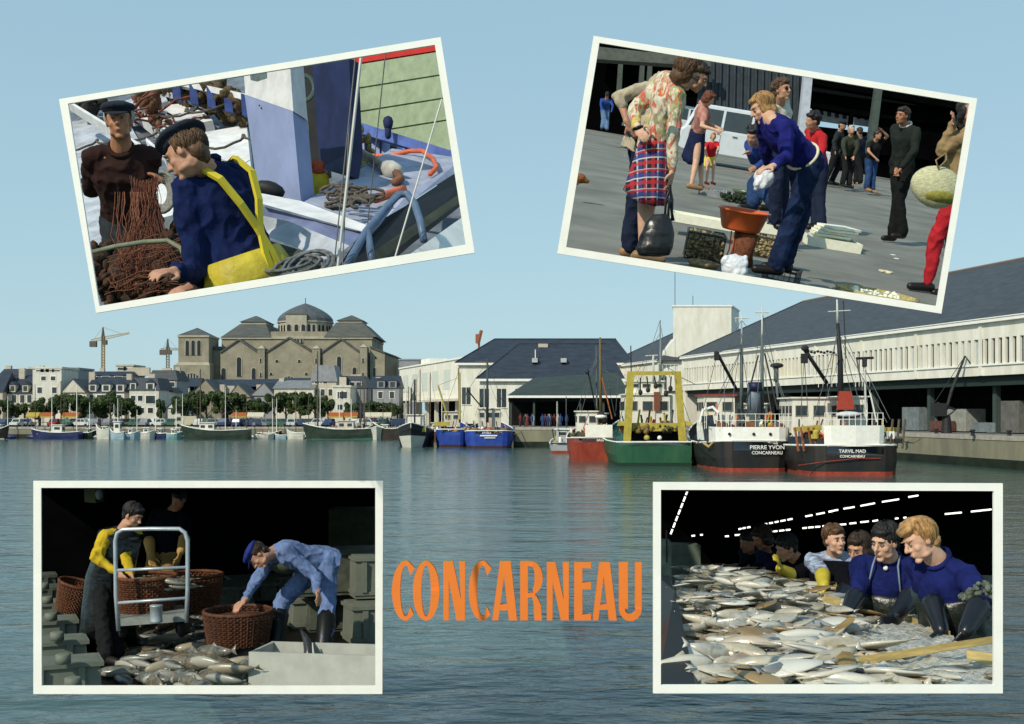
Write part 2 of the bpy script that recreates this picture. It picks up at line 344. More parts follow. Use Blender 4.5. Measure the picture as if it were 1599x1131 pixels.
def person(label, d, neck, hip, face, head, look, arms, legs=None, S=1.0, skin=None, hair=None, hairstyle='short',
           top=None, sleeve='long', bottom=None, bottomkind='trousers', vox=0.012, shoes=None, hipsg=1, headsg=-1, headup=None,
           eyes=True, glove=None, fat=1.0, topname='jacket', collar=None, hat=None, beard=False, topcut=0.0, up=None, hem=0.0, group=None, skirt_y=None, handcurl=0.6):
    """neck, hip, head: picture points; d: distance of the neck; face, look: directions (right, away, up)."""
    skin = skin or SKIN; side_up = V(up or (0, 0, 1))
    nk = at(neck[0], neck[1], d)
    hp = on_ray(tuple(hip[:2]) + (hip[2] if len(hip) > 2 else hipsg,), nk, 0.50 * S)
    spine = (nk - hp).normalized(); fc = V(face).normalized(); fc = (fc - spine * fc.dot(spine)).normalized()
    rt = fc.cross(spine).normalized()          # the person's own right
    hd = on_ray(tuple(head[:2]) + (head[2] if len(head) > 2 else headsg,), nk, 0.172 * S)
    root = thing('person', label, 'person', hp - V((0, 0, 0)), group=group); O = root.location.copy()
    sh = {1: nk + rt * 0.172 * S - spine * 0.062 * S, -1: nk - rt * 0.172 * S - spine * 0.062 * S}
    hj = {1: hp + rt * 0.09 * S, -1: hp - rt * 0.09 * S}
    # arms: dict with 'r' / 'l' -> (elbow, wrist[, hand])
    A = {}
    for k, sgn in (('r', 1), ('l', -1)):
        if arms and k in arms and arms[k]:
            sp = arms[k]; el = on_ray(sp[0], sh[sgn], 0.285 * S); wr = on_ray(sp[1], el, 0.25 * S)
            dr = (wr - el).normalized()
            if len(sp) > 2 and sp[2]: dr = (on_ray(sp[2], wr, 0.1 * S) - wr).normalized()
            nn = V(sp[3]) if len(sp) > 3 else (fc * 0.6 - rt * sgn * 0.8 - side_up * 0.4)
            A[sgn] = (el, wr, dr, nn)
    Lg = {}
    if legs:
        for k, sgn in (('r', 1), ('l', -1)):
            if k in legs and legs[k]:
                sp = legs[k]; kn = on_ray(sp[0], hj[sgn], 0.43 * S); an = on_ray(sp[1], kn, 0.41 * S) if len(sp) > 1 and sp[1] else kn - side_up * 0.41 * S
                Lg[sgn] = (kn, an)
    mb = MB()
    # --- body: one continuous skin surface
    f = V(look).normalized(); u0 = V(headup) if headup else (hd - nk).normalized() * 0.35 + side_up
    u = (u0 - f * u0.dot(f)).normalized(); r = f.cross(u)
    H = S * 0.95
    def hp_(a, b, c): return hd + (r * a + f * b + u * c) * H
    def E(a, b, c, ra, rb, rc, m_=mb, n=12): m_.ell(hp_(a, b, c), r * ra * H, f * rb * H, u * rc * H, n, 8)
    E(0, -0.012, 0.022, 0.077, 0.093, 0.093, n=16); E(0, 0.018, -0.035, 0.061, 0.068, 0.078)
    E(0, 0.062, -0.098, 0.026, 0.022, 0.018); E(0, 0.07, 0.036, 0.05, 0.02, 0.013)
    mb.cap(hp_(0, 0.083, 0.018), 0.010 * H, hp_(0, 0.108, -0.02), 0.0135 * H, 8); E(0, 0.092, -0.026, 0.019, 0.012, 0.008)
    for s_ in (-1, 1):
        E(s_ * 0.038, 0.05, -0.022, 0.023, 0.028, 0.024); E(s_ * 0.075, -0.008, -0.003, 0.010, 0.019, 0.031); E(s_ * 0.04, 0.02, -0.075, 0.022, 0.035, 0.02)
    E(0, 0.082, -0.052, 0.023, 0.010, 0.006); E(0, 0.08, -0.065, 0.02, 0.012, 0.007)
    mb.cap(nk + spine * -0.03 * S, 0.066 * S * fat ** .5, hp_(0, -0.02, -0.05), 0.057 * H)
    mb.cap(nk - spine * 0.06 * S - rt * 0.10 * S, 0.06 * S, nk - spine * 0.06 * S + rt * 0.10 * S, 0.06 * S)
    ww = fat
    def sec(t, hw, dp, off=0.0, g=0.0):
        c = hp.lerp(nk, t) + fc * off * S
        return mb.ring(c, rt * (hw * ww + g) * S, fc * (dp * ww + g) * S, 16)
    mb.loft([sec(-0.12, 0.11, 0.08), sec(0, 0.14, 0.10), sec(0.35, 0.125, 0.085), sec(0.7, 0.15, 0.10), sec(0.92, 0.12, 0.07), sec(1.0, 0.05, 0.05)])
    for sgn, (el, wr, dr, nn) in A.items():
        mb.cap(sh[sgn], 0.048 * S, el, 0.039 * S); mb.cap(el, 0.038 * S, wr, 0.026 * S)
        if glove is None: hand(mb, wr, dr, nn, S, handcurl, thumb=sgn)
    for sgn, (kn, an) in Lg.items():
        mb.cap(hj[sgn], 0.085 * S * ww, kn, 0.055 * S); mb.cap(kn, 0.055 * S, kn.lerp(an, 0.35), 0.052 * S); mb.cap(kn.lerp(an, 0.35), 0.052 * S, an, 0.035 * S)
        fdir = (fc - side_up * fc.dot(side_up)).normalized()
        mb.cap(an - side_up * 0.045 * S - fdir * 0.03 * S, 0.035 * S, an - side_up * 0.055 * S + fdir * 0.14 * S, 0.028 * S)
    fuse(mb, 'body', skin, root, O, vox * 0.8 if vox < 0.013 else vox, smooth_it=2)
    # --- clothes
    if top is not None:
        g = MB(); t0 = -0.16 - hem
        def s2(t, hw, dp, off=0.0): return g.ring(hp.lerp(nk, t) + fc * off * S, rt * hw * ww * S, fc * dp * ww * S, 18)
        g.loft([s2(t0, 0.178, 0.135), s2(0.05, 0.172, 0.13), s2(0.35, 0.155, 0.12, 0.01), s2(0.7, 0.185, 0.135, 0.01), s2(0.88, 0.175, 0.105), s2(0.97, 0.10, 0.078), s2(1.02 - topcut, 0.07, 0.068)])
        for sgn in (1, -1):
            g.cap(nk + rt * sgn * 0.05 * S - spine * 0.03 * S, 0.058 * S, sh[sgn], 0.064 * S * ww ** .5)
            if sgn in A:
                el, wr, dr, nn = A[sgn]
                if sleeve == 'short': g.cap(sh[sgn], 0.07 * S, sh[sgn].lerp(el, 0.55), 0.062 * S)
                else:
                    g.cap(sh[sgn], 0.071 * S * ww ** .5, el, 0.057 * S)
                    e = el.lerp(wr, 0.35 if sleeve == 'rolled' or glove is not None else 0.93); g.cap(el, 0.056 * S, e, 0.043 * S if sleeve != 'rolled' else 0.052 * S)
        fuse(g, topname, top, root, O, vox, 0.030 * S, CL1, 2)
    if collar is not None:
        g = MB(); g.tube(g.ring(nk + spine * 0.012 * S + fc * 0.01 * S, rt * 0.068 * S, (fc * 0.07 - spine * 0.025) * S, 16), 0.016 * S, 6, closed=True); g.build('collar', collar, root, True, rel=O)
    if bottom is not None:
        g = MB()
        if bottomkind == 'trousers':
            g.loft([g.ring(hp.lerp(nk, t), rt * a * ww * S, fc * b * ww * S, 16) for t, a, b in ((-0.2, 0.14, 0.11), (-0.05, 0.175, 0.135), (0.1, 0.17, 0.13), (0.24, 0.152, 0.115))])
            for sgn, (kn, an) in Lg.items():
                g.cap(hj[sgn], 0.105 * S * ww, kn, 0.078 * S); g.cap(kn, 0.078 * S, an + side_up * 0.0 * S, 0.075 * S if not shoes == 'slim' else 0.05 * S)
            fuse(g, 'trousers', bottom, root, O, vox, 0.028 * S, CL1, 2)
        else:
            ln = skirt_y or 0.5; n = 44; rings = []
            for i in range(7):
                t = i / 6; c = hp.lerp(nk, 0.2) - side_up * (ln * t) * S; ra = (0.15 + 0.075 * t) * S * ww; rb = (0.115 + 0.07 * t) * S * ww
                rings.append([c + rt * math.cos(2 * math.pi * k / n) * ra * (1 + 0.045 * t * math.cos(11 * 2 * math.pi * k / n)) + fc * math.sin(2 * math.pi * k / n) * rb * (1 + 0.045 * t * math.cos(11 * 2 * math.pi * k / n)) for k in range(n)])
            g.loft(rings); so = g.build('skirt', bottom, root, True, rel=O)
    if Lg and shoes is not None and shoes != 'none':
        sm = SHOE if shoes in ('slim', 'black') else shoes
        for sgn, (kn, an) in Lg.items():
            g = MB(); fdir = (fc - side_up * fc.dot(side_up)).normalized()
            g.cap(an - side_up * 0.05 * S - fdir * 0.04 * S, 0.045 * S, an - side_up * 0.062 * S + fdir * 0.17 * S, 0.036 * S); g.build('shoe', sm, root, True, rel=O)
    if glove is not None:
        for sgn, (el, wr, dr, nn) in A.items():
            g = MB(); g.cap(el.lerp(wr, 0.25), 0.064 * S, wr, 0.042 * S); hand(g, wr, dr, nn, S * 1.08, handcurl, 0.0115, thumb=sgn); fuse(g, 'glove', glove, root, O, min(vox, 0.009), smooth_it=1)
    # --- face details
    if eyes:
        for s_ in (-1, 1):
            g = MB(); E(s_ * 0.030, 0.0805, 0.012, 0.0115, 0.0065, 0.0050, g, 8); eo = g.build('eye', EYEW, root, True, rel=O)
            g = MB(); E(s_ * 0.030, 0.0855, 0.012, 0.0055, 0.003, 0.005, g, 8); g.build('iris', IRIS, eo, True, rel=O)
            g = MB(); E(s_ * 0.031, 0.088, 0.033, 0.019, 0.006, 0.0045, g, 8); g.build('eyebrow', hair or HB, root, True, rel=O)
        g = MB(); E(0, 0.0925, -0.0585, 0.018, 0.0035, 0.003, g, 8); g.build('mouth', LIP, root, True, rel=O)
    if hair is not None:
        g = MB()
        if hairstyle != 'under_hat': E(0, -0.026, 0.040, 0.084, 0.1, 0.092, g, 18); E(0, 0.045, 0.088, 0.06, 0.045, 0.03, g)
        E(0, -0.065, -0.015, 0.072, 0.055, 0.07, g)
        if hairstyle == 'swept': E(0, 0.05, 0.092, 0.07, 0.055, 0.036, g); E(0, 0.0, 0.12, 0.06, 0.07, 0.03, g)
        if hairstyle in ('bob', 'long'):
            for s_ in (-1, 1): E(s_ * 0.07, -0.01, -0.01, 0.022, 0.055, 0.07, g); E(s_ * 0.06, -0.04, -0.05, 0.03, 0.05, 0.055, g)
            E(0, -0.07, -0.04, 0.075, 0.05, 0.075, g)
        if hairstyle == 'long': E(0, -0.085, -0.11, 0.075, 0.045, 0.08, g)
        if hairstyle == 'curly':
            rr = random.Random(3)
            for _ in range(26):
                a = rr.uniform(0, 6.28); b = rr.uniform(0.0, 1.2); x, y, z = math.cos(a) * math.cos(b), math.sin(a) * math.cos(b), math.sin(b)
                if y > 0.35 and z < 0.55: continue
                E(x * 0.085, y * 0.1 - 0.02, z * 0.1 + 0.03, 0.03, 0.03, 0.03, g, 8)
        if beard: E(0, 0.05, -0.095, 0.045, 0.045, 0.03, g)
        ho_ = fuse(g, 'hair', hair, root, O, min(vox, 0.010), 0.02 * S, CL2, 1)
        if vox < 0.0125:
            rr = random.Random(int(hd.x * 100)); g = MB(); under = hairstyle == 'under_hat'; lng = 2.3 if hairstyle in ('bob', 'long', 'swept') else 1.2
            for _ in range(420):
                a0 = rr.uniform(0, 6.2832); ph = rr.uniform(0.15, 1.35) if not under else rr.uniform(1.2, 1.5); step = rr.uniform(.12, .2) * lng; pts = []; wv = rr.uniform(-.5, .5)
                for i in range(5):
                    x, y, z = math.cos(a0) * math.sin(ph), math.sin(a0) * math.sin(ph), math.cos(ph)
                    if y > .45 and z < (.45 if hairstyle != 'swept' else .35): break
                    k_ = 1.05 + rr.uniform(-.01, .05); pts.append(hp_(x * .084 * k_, -.026 + y * .1 * k_, .04 + z * .093 * k_)); ph += step * .8; a0 += wv * .12 + (.25 if hairstyle == 'curly' else 0)
                if len(pts) > 2: g.tube(pts, [.0042 * H] * (len(pts) - 1) + [.001], 3, caps=False)
            if g.f: so_ = g.build('hair_strands', hair, ho_, True, rel=O); so_['kind'] = 'stuff'
    if hat == 'beret' or hat == 'cap' or (isinstance(hat, tuple)):
        kind, hm = hat if isinstance(hat, tuple) else (hat, None)
        g = MB()
        if kind == 'beret':
            g.ell(hp_(0.01, -0.015, 0.105), r * 0.125 * H, f * 0.14 * H, (u * 0.042 - f * 0.012) * H, 18, 8); g.ell(hp_(0, -0.008, 0.07), r * 0.088 * H, f * 0.105 * H, u * 0.036 * H, 16, 6)
            g.cap(hp_(0, -0.01, 0.14), 0.006, hp_(0, -0.01, 0.158), 0.004, 6)
        else:
            g.ell(hp_(0, -0.008, 0.088), r * 0.112 * H, f * 0.125 * H, (u * 0.042 + f * 0.0) * H, 18, 8); g.ell(hp_(0, -0.008, 0.06), r * 0.09 * H, f * 0.107 * H, u * 0.03 * H, 16, 6)
        ho = fuse(g, kind, hm, root, O, min(vox, 0.009), 0.008, CL1, 1)
        if kind == 'cap':
            g = MB(); g.ell(hp_(0, 0.1, 0.043), r * 0.072 * H, (f * 0.055 - u * 0.016) * H, u * 0.006 * H + f * 0.002, 14, 6); g.build('peak', hm, root, True, rel=O)
    root['_'] = 1; del root['_']
    return dict(root=root, O=O, nk=nk, hp=hp, sh=sh, hd=hd, A=A, L=Lg, rt=rt, fc=fc, spine=spine, hp_=hp_, r=r, f=f, u=u)
# ------------------------------------------------------------------ the four white-framed display scenes: frames, and the ground of each
def make_stage(outer, inner, yf, label):
    mid = [((a[0] + b[0]) / 2, (a[1] + b[1]) / 2) for a, b in zip(outer, inner)]
    c = ray(sum(p[0] for p in mid) / 4, sum(p[1] for p in mid) / 4); pl = []
    for i in range(4):
        n = ray(*mid[i]).cross(ray(*mid[(i + 1) % 4])).normalized()
        pl.append(n if n.dot(c) > 0 else -n)
    ctr = at(sum(p[0] for p in mid) / 4, sum(p[1] for p in mid) / 4, yf)
    t = thing('picture_frame', label, 'frame', ctr, group='white frames round the four display scenes')
    for i in range(4):
        j = (i + 1) % 4; a = [at(*outer[i], yf), at(*outer[j], yf), at(*inner[j], yf), at(*inner[i], yf)]
        MB().slab(a, (0, 0.012, 0)).build('frame_bar', FRAMEW, t, rel=ctr)
    return dict(planes=pl, yf=yf)
FRAMEW = mat('white_frame_paint', (0.9, 0.89, 0.82), 0.55, 0.03, 8, 0.0004, 60)
TL = make_stage([(92, 155), (688, 58), (741, 395), (150, 489)], [(106, 162), (679, 70), (727, 382), (155, 478)], 4.55, 'white picture frame tilted to the left round the two net menders')
TR = make_stage([(927, 56), (1526, 154), (1470, 490), (870, 396)], [(936, 67), (1514, 162), (1462, 478), (884, 386)], 8.3, 'white picture frame tilted to the right round the quayside fish sale')
BL = make_stage([(52, 751), (598, 751), (597, 1084), (52, 1084)], [(64, 762), (586, 762), (586, 1071), (65, 1071)], 7.9, 'level white picture frame round the man in blue overalls bending over baskets')
BR = make_stage([(1020, 753), (1566, 755), (1566, 1083), (1020, 1083)], [(1032, 765), (1552, 767), (1552, 1070), (1032, 1070)], 4.05, 'level white picture frame round the women at the heap of fish')
class Ground:
    """a floor that passes h below the eye, its horizon through picture point (px, py), leaning by roll degrees (clockwise positive)"""
    def __init__(s, px, py, roll, h):
        s.n = ray(px, py); r0 = V((math.cos(R(roll)), 0, -math.sin(R(roll)))); s.r = (r0 - s.n * r0.dot(s.n)).normalized(); s.u = s.r.cross(s.n).normalized(); s.h = h
        s.M = Matrix((s.r, s.n, s.u)).transposed()      # local -> world rotation
        s.rot = s.M.to_4x4().to_euler()
    def L(s, x, y, z=0): return EYE + s.r * x + s.n * y + s.u * (z - s.h)
    def hit(s, px, py, z=0):
        d = ray(px, py); k = (z - s.h) / d.dot(s.u); return EYE + d * k
    def place(s, o, p, rz=0, sc=None):
        o.rotation_euler = (s.M @ Matrix.Rotation(rz, 3, 'Z')).to_euler(); o.location = p
        if sc: o.scale = (sc,) * 3
        return o
def fixed(label, name, cat, p, g, rz=0, group=None):
    t = thing(name, label, cat, group=group); g.place(t, p, rz); return t
# ------------------------------------------------------------------ display scene: two fishermen mending a net on deck (upper left)
STAGE = TL
GT = Ground(415, -330, -9.25, 3.5)
def P(x, y, d): return at(x, y, d)
def board(name, pts, m, label, cat, th=0.06, group=None, parent=None, kind=None):
    """a real board or panel with thickness; pts: (px, py, distance)"""
    q = [P(*p) for p in pts]; c = sum(q, V()) / len(q); mb = MB(); mb.slab(q, (q[0] - EYE).normalized() * th)
    o = mb.build(name, m, parent, rel=c if parent is None else None, loc=c if parent is None else None)
    if parent is None: tag(o, label, cat, group, kind)
    elif label: o['label'] = label
    return o
DECKG = mat('pale_deck_paint', (0.40, 0.43, 0.48), 0.8, 0.25, 5, 0.003, 30, detail=10)
DECKW = mat('worn_white_paint', (0.66, 0.66, 0.66), 0.7, 0.14, 6, 0.002, 30, detail=10)
DECKB = mat('blue_deck_paint', (0.03, 0.05, 0.17), 0.7, 0.3, 5, 0.003, 25)
LILAC = mat('pale_blue_paint', (0.27, 0.32, 0.52), 0.7, 0.1, 3, 0.001, 20)
BLACKP = mat('black_tarred_wood', (0.012, 0.013, 0.016), 0.6, 0.3, 8)
PALEG = mat('pale_green_hull_paint', (0.30, 0.37, 0.24), 0.7, 0.13, 7, 0.002, 20, detail=10)
REDP = mat('red_paint', (0.5, 0.025, 0.02), 0.6, 0.1)
NAVYP = mat('navy_paint', (0.012, 0.020, 0.075), 0.7, 0.25, 6)
NETB = mat('brown_net_heap', (0.05, 0.035, 0.02), 0.95, 0.2, 25, 0.02, 60, col2=(0.16, 0.11, 0.05))
def plane_board(name, pix, z, m, label, cat, th=0.05, g=None, **k):
    g = g or GT; q = [g.hit(x, y, z) for x, y in pix]; c = sum(q, V()) / len(q)
    o = MB().slab(q, -g.u * th).build(name, m, None, rel=c, loc=c); tag(o, label, cat, **k); return o
# decks and hatches
plane_board('deck', [(60, 100), (455, 60), (535, 262), (590, 300), (800, 340), (800, 560), (90, 560)], -0.02, mat('wet_grey_deck', (0.13, 0.15, 0.18), 0.6, 0.4, 4, 0.003, 20), None, None, kind='structure')
for pts, z, m, l in [([(112, 190), (190, 172), (240, 260), (215, 420), (140, 430)], 0.03, DECKG, 'pale grey hatch boarding behind the man in the dark smock'),
                     ([(170, 165), (253, 140), (262, 158), (205, 178)], 0.25, DECKG, 'narrow grey hatch cover beside the dark peaked cap'),
                     ([(205, 170), (300, 160), (332, 188), (250, 205)], 0.2, DECKW, 'white hatch cover between the pot heap and the beret'),
                     ([(300, 210), (385, 195), (392, 262), (318, 240)], 0.22, DECKW, 'white hatch cover against the pale blue wheelhouse wall')]:
    plane_board('hatch_cover', pts, z, m, l, 'hatch', th=0.16)
for a, b, z, l in [((108, 172), (250, 262), 0.42, 'white rail crossing behind the man in the dark smock'), ((232, 235), (262, 262), 0.4, 'short white rail beside the rope coil')]:
    pa, pb = GT.hit(*a, z), GT.hit(*b, z)
    o = MB().slab([pa, pb, pb + GT.u * 0.11, pa + GT.u * 0.11], GT.n * 0.10).build('rail', DECKW, None, rel=pa, loc=pa); tag(o, l, 'rail')
plane_board('thwart', [(232, 258), (300, 300), (292, 330), (236, 345)], 0.9, DECKW, 'white side deck under the coil of rope', 'deck board', th=0.1)
# bulwark far side with stanchions
t = thing('bulwark', 'white and blue bulwark with upright timbers at the far side of the deck', 'bulwark', P(320, 140, 15)); O = t.location.copy()
pa, pb, pc, pd = P(255, 128, 15), P(390, 158, 13.2), P(390, 190, 13.2), P(255, 150, 15)
MB().slab([pa, pb, pc, pd], V((0, 0.12, 0))).build('panel', DECKG, t, rel=O)
for i in range(5):
    x = 268 + i * 27; y = 126 + i * 6; m_ = MB(); m_.slab([P(x, y - 4, 14.3 - i * .35), P(x + 12, y - 1, 14.3 - i * .35), P(x + 15, y + 32, 14.0 - i * .35), P(x + 2, y + 29, 14.0 - i * .35)], (0, 0.1, 0)); m_.build('timber', DECKB, t, rel=O)
m_ = MB(); m_.slab([P(250, 118, 14.6), P(390, 148, 12.8), P(390, 158, 12.8), P(250, 127, 14.6)], (0, .15, 0)); m_.build('cap_rail', DECKW, t, rel=O)
# heaps of net and corks
def heap(label, pix, z, m, name='net_heap', cat='fishing net', g=None, hgt=0.35, n=140, seed=1, rad=0.09, kind=None):
    g = g or GT; rr = random.Random(seed); mb = MB(); xs = [p[0] for p in pix]; ys = [p[1] for p in pix]; c = g.hit(sum(xs) / len(xs), sum(ys) / len(ys), z)
    for _ in range(n):
        a, b = rr.random(), rr.random()
        if a + b > 1: a, b = 1 - a, 1 - b
        tri = (0, 1, 2) if rr.random() < .5 or len(pix) < 4 else (0, 2, 3)
        q = [pix[i] for i in tri]; x = q[0][0] + a * (q[1][0] - q[0][0]) + b * (q[2][0] - q[0][0]); y = q[0][1] + a * (q[1][1] - q[0][1]) + b * (q[2][1] - q[0][1])
        p = g.hit(x, y, z) + g.u * rr.random() * hgt; s = rad * rr.uniform(.5, 1.3)
        ax = V((rr.uniform(-1, 1), rr.uniform(-1, 1), rr.uniform(-1, 1))).normalized(); ay = ax.orthogonal().normalized()
        mb.ell(p, ax * s * 1.8, ay * s, ax.cross(ay) * s * 0.7, 7, 4)
    o = mb.build(name, m, None, True, rel=c, loc=c); tag(o, label, cat, kind=kind); return o
heap('brown net and cork heap along the far bulwark', [(245, 150), (270, 148), (392, 188), (385, 202)], 0.2, NETB, n=160, rad=.07)
heap('dark fishing gear heaped behind the peaked cap', [(108, 168), (150, 150), (165, 162), (135, 178)], 0.2, mat('dark_gear', (0.03, 0.025, 0.02), 0.9, 0.5, 20), n=60, name='gear_heap', cat='fishing gear')
heap('tangle of rope and rusty gear on the deck between the two hatches', [(215, 170), (232, 166), (268, 200), (250, 208)], 0.15, mat('rusty_gear', (0.05, 0.03, 0.02), 0.9, 0.4, 30, col2=(0.2, 0.08, 0.04)), n=60, name='gear_heap', cat='fishing gear', rad=.05)
mb = MB(); rr = random.Random(5); c = GT.hit(235, 190, .3)
for _ in range(16):
    p = c + V((rr.uniform(-.3, .3), rr.uniform(-.2, .2), rr.uniform(-.12, .2))); q = p + V((rr.uniform(-.4, .4), rr.uniform(-.2, .2), rr.uniform(-.15, .25))); mb.tube([p, p.lerp(q, .5) + V((0, 0, .05)), q], 0.014, 5)
tag(mb.build('winch_gear', mat('rust_brown', (0.16, 0.045, 0.025), 0.8, 0.4, 20), None, rel=c, loc=c), 'rusty brown levers and chain of a deck winch behind the beret', 'winch')
# wheelhouse with pale blue wall, white upper band and window
t = thing('wheelhouse', 'pale blue wheelhouse wall with white upper part and a small window', 'wheelhouse', P(425, 290, 7.6)); O = t.location.copy()
q = [P(382, 148, 7.9), P(457, 174, 7.3), P(470, 316, 7.3), P(402, 296, 7.9)]; MB().slab(q, (0.05, 0.25, 0)).build('wall', LILAC, t, rel=O)
q = [P(380, 100, 7.9), P(452, 88, 7.3), P(458, 174, 7.29), P(383, 148, 7.89)]; MB().slab(q, (0.05, 0.22, 0)).build('upper_wall', DECKW, t, rel=O)
q = [P(391, 117, 7.82), P(417, 112, 7.6), P(419, 133, 7.6), P(392, 126, 7.82)]; MB().slab(q, (0, -0.012, 0)).build('window', mat('dim_window', (0.1, 0.13, 0.12), 0.2, 0.3, 20), t, rel=O)
for k in range(3): MB().sph(P(405 + k * 3, 165 + (k % 2) * 4, 7.68), 0.006, 6, 4).build('bolt', BLACKP, t, rel=O)
q = [P(430, 296, 7.0), P(410, 283, 7.2), P(418, 300, 7.0)]; 
tag(MB().ell(P(420, 296, 7.2), V((.1, 0, -.03)), V((0, .05, 0)), V((.02, 0, .05)), 12, 6).build('fender', BLACKP, None, True), 'black rubber fender at the foot of the pale blue wall', 'fender')
# navy blue doorway block
t = thing('deckhouse_door', 'dark blue door standing open beside the pale blue wheelhouse', 'door', P(510, 260, 8)); O = t.location.copy()
MB().slab([P(487, 98, 8.6), P(545, 90, 8.1), P(552, 236, 8.1), P(545, 275, 8.0), P(500, 262, 8.6)], (0.05, 0.12, 0)).build('door_leaf', NAVYP, t, rel=O)
MB().slab([P(449, 98, 9.6), P(500, 92, 9.6), P(512, 270, 9.6), P(462, 290, 9.6)], (0, 0.2, 0)).build('recess', BLACKP, t, rel=O)  # black slab stands in for the shade inside the doorway
mb = MB(); c = P(474, 138, 9.2); mb.tube(mb.ring(c, V((.085, 0, 0)), V((0, 0, .1)), 20), 0.018, 6, closed=True); mb.build('lifebuoy', mat('dull_green', (0.06, 0.10, 0.08), 0.6), t, rel=O)
mb = MB(); mb.tube([P(465, 160, 9.3), P(468, 200, 9.2), P(466, 240, 9.2)], 0.02, 6); mb.tube([P(474, 165, 9.3), P(478, 205, 9.2), P(478, 238, 9.2)], 0.025, 6); mb.build('pipe', mat('old_brass', (0.2, 0.2, 0.13), 0.5, 0.4, 20), t, rel=O)
c = P(480, 290, 8.3)
for nm, l, m, cc, s in [('oilskin', 'yellow oilskin crumpled in the dark doorway', mat('yellow_oilskin', (0.55, 0.42, 0.02), 0.5, 0.3, 12, 0.01, 30), (486, 290), .09), ('oilskin', 'orange red cloth lying over the yellow oilskin', mat('orange_red_cloth', (0.5, 0.09, 0.03), 0.6, 0.3, 15, .01, 30), (492, 262), .05)]:
    mb = MB(); rr = random.Random(3); c = P(*cc, 8.3)
    for _ in range(16): mb.ell(c + V((rr.uniform(-1, 1), rr.uniform(-1, 1), rr.uniform(-1, .6))) * s * 1.0, V((s * .9, 0, s * .3)), V((0, s * .7, 0)), V((-s * .2, 0, s * .5)), 9, 5)
    o = mb.build(nm, m, None, True, rel=c, loc=c); tag(o, l, 'oilskin'); o.modifiers.new('r', 'REMESH').mode = 'VOXEL'; o.modifiers['r'].voxel_size = 0.02; MODDED.append(o)
# pale green neighbour hull with red stripe
t = thing('moored_boat', 'pale green planked hull of the boat alongside with red stripe', 'boat', P(625, 160, 17)); O = t.location.copy()
rows = [(58, 78, 'red_strake', BLACKP), (78, 90, 'red_strake', REDP), (91, 128, 'plank', PALEG), (129, 165, 'plank', PALEG), (166, 200, 'plank', PALEG), (201, 290, 'plank', PALEG)]
for i, (y0, y1, nm, m) in enumerate(rows):
    yy0, yy1 = y0 + 14, y1 + 14
    q = [P(535, yy0 + 0, 16.8), P(735, yy0 - 32, 15.2), P(735, yy1 - 33.5, 15.2), P(535, yy1 - 1.5, 16.8)]
    MB().slab(q, (0.0, 0.3, 0)).build(nm if i else 'gunwale', m, t, rel=O)
# blue bulwark of own boat
t = thing('bulwark', 'blue bulwark with open freeing ports in front of the pale green hull', 'bulwark', P(620, 240, 11)); O = t.location.copy()
MB().slab([P(545, 186, 11.6), P(720, 240, 10.2), P(722, 256, 10.2), P(545, 203, 11.6)], (0, .3, 0.04)).build('cap_rail', mat('blue_rail', (0.10, 0.15, 0.42), .6, .2), t, rel=O)
MB().slab([P(540, 204, 12.2), P(722, 256, 10.9), P(722, 300, 10.9), P(540, 238, 12.2)], (0, .1, 0)).build('panel', BLACKP, t, rel=O)
for x in (556, 580, 596, 620): MB().slab([P(x, 205 + (x - 550) * .3, 11.5), P(x + 12, 209 + (x - 550) * .3, 11.5), P(x + 13, 232 + (x - 550) * .3, 11.4), P(x, 229 + (x - 550) * .3, 11.4)], (0, .06, 0)).build('timber', LILAC, t, rel=O)
mb = MB(); c = P(606, 196, 10.9); mb.cap(c, .045, c + V((0, 0, .04)), .05); mb.cap(c - V((0, 0, .1)), .03, c, .03); tag(mb.build('navigation_lamp', NAVYP, None, True, rel=c, loc=c), 'small blue lamp on the blue bulwark rail', 'lamp')
# hatch cover foreground, gunwales
def pboard(name, pts, m, label, cat, th=.06, **k): return board(name, pts, m, label, cat, th, **k)
pboard('hatch', [(470, 318, 7.2), (560, 266, 8.4), (612, 232, 9.6), (712, 246, 9.4), (716, 262, 8.9), (640, 300, 7.9), (572, 350, 6.9)], mat('pale_grey_blue_cover', (0.33, 0.36, 0.46), .75, .2, 6, .002, 30), 'broad pale grey hatch top carrying ropes and the fire hose', 'hatch', th=.2)
pboard('gunwale', [(408, 302, 7.0), (470, 314, 6.9), (574, 352, 6.4), (566, 362, 6.3), (490, 341, 6.5), (408, 318, 6.8)], DECKW, 'white gunwale running from the wheelhouse foot to the rail', 'gunwale', th=.1)
pboard('gunwale', [(570, 350, 6.6), (640, 300, 7.6), (712, 256, 8.9), (715, 268, 8.8), (646, 312, 7.5), (590, 356, 6.5)], mat('pale_lilac_paint', (0.42, 0.44, 0.58), .7, .12), 'pale lilac gunwale rising to the right hand frame edge', 'gunwale', th=.1)
pboard('side_planking', [(408, 322, 6.9), (490, 344, 6.55), (566, 364, 6.35), (548, 384, 6.2), (470, 360, 6.5), (408, 340, 6.9)], mat('blue_grey_paint', (0.14, 0.17, 0.30), .7, .2), 'blue grey side planking below the white gunwale', 'planking', th=.1)
pboard('gunwale', [(406, 336, 6.0), (452, 346, 5.95), (546, 384, 5.7), (510, 408, 5.6), (462, 386, 5.8), (406, 366, 6.0)], DECKG, 'grey white rubbing rail sloping below the planking', 'gunwale', th=.12)
pboard('engine_box', [(408, 372, 5.9), (500, 400, 5.7), (505, 450, 5.5), (408, 450, 5.7)], mat('dark_olive_gear', (0.06, 0.065, 0.05), .8, .6, 12, .01, 30), 'dark oily gear box at the bottom beside the yellow trousers', 'gear', th=.1)
mb = MB(); rr = random.Random(8)
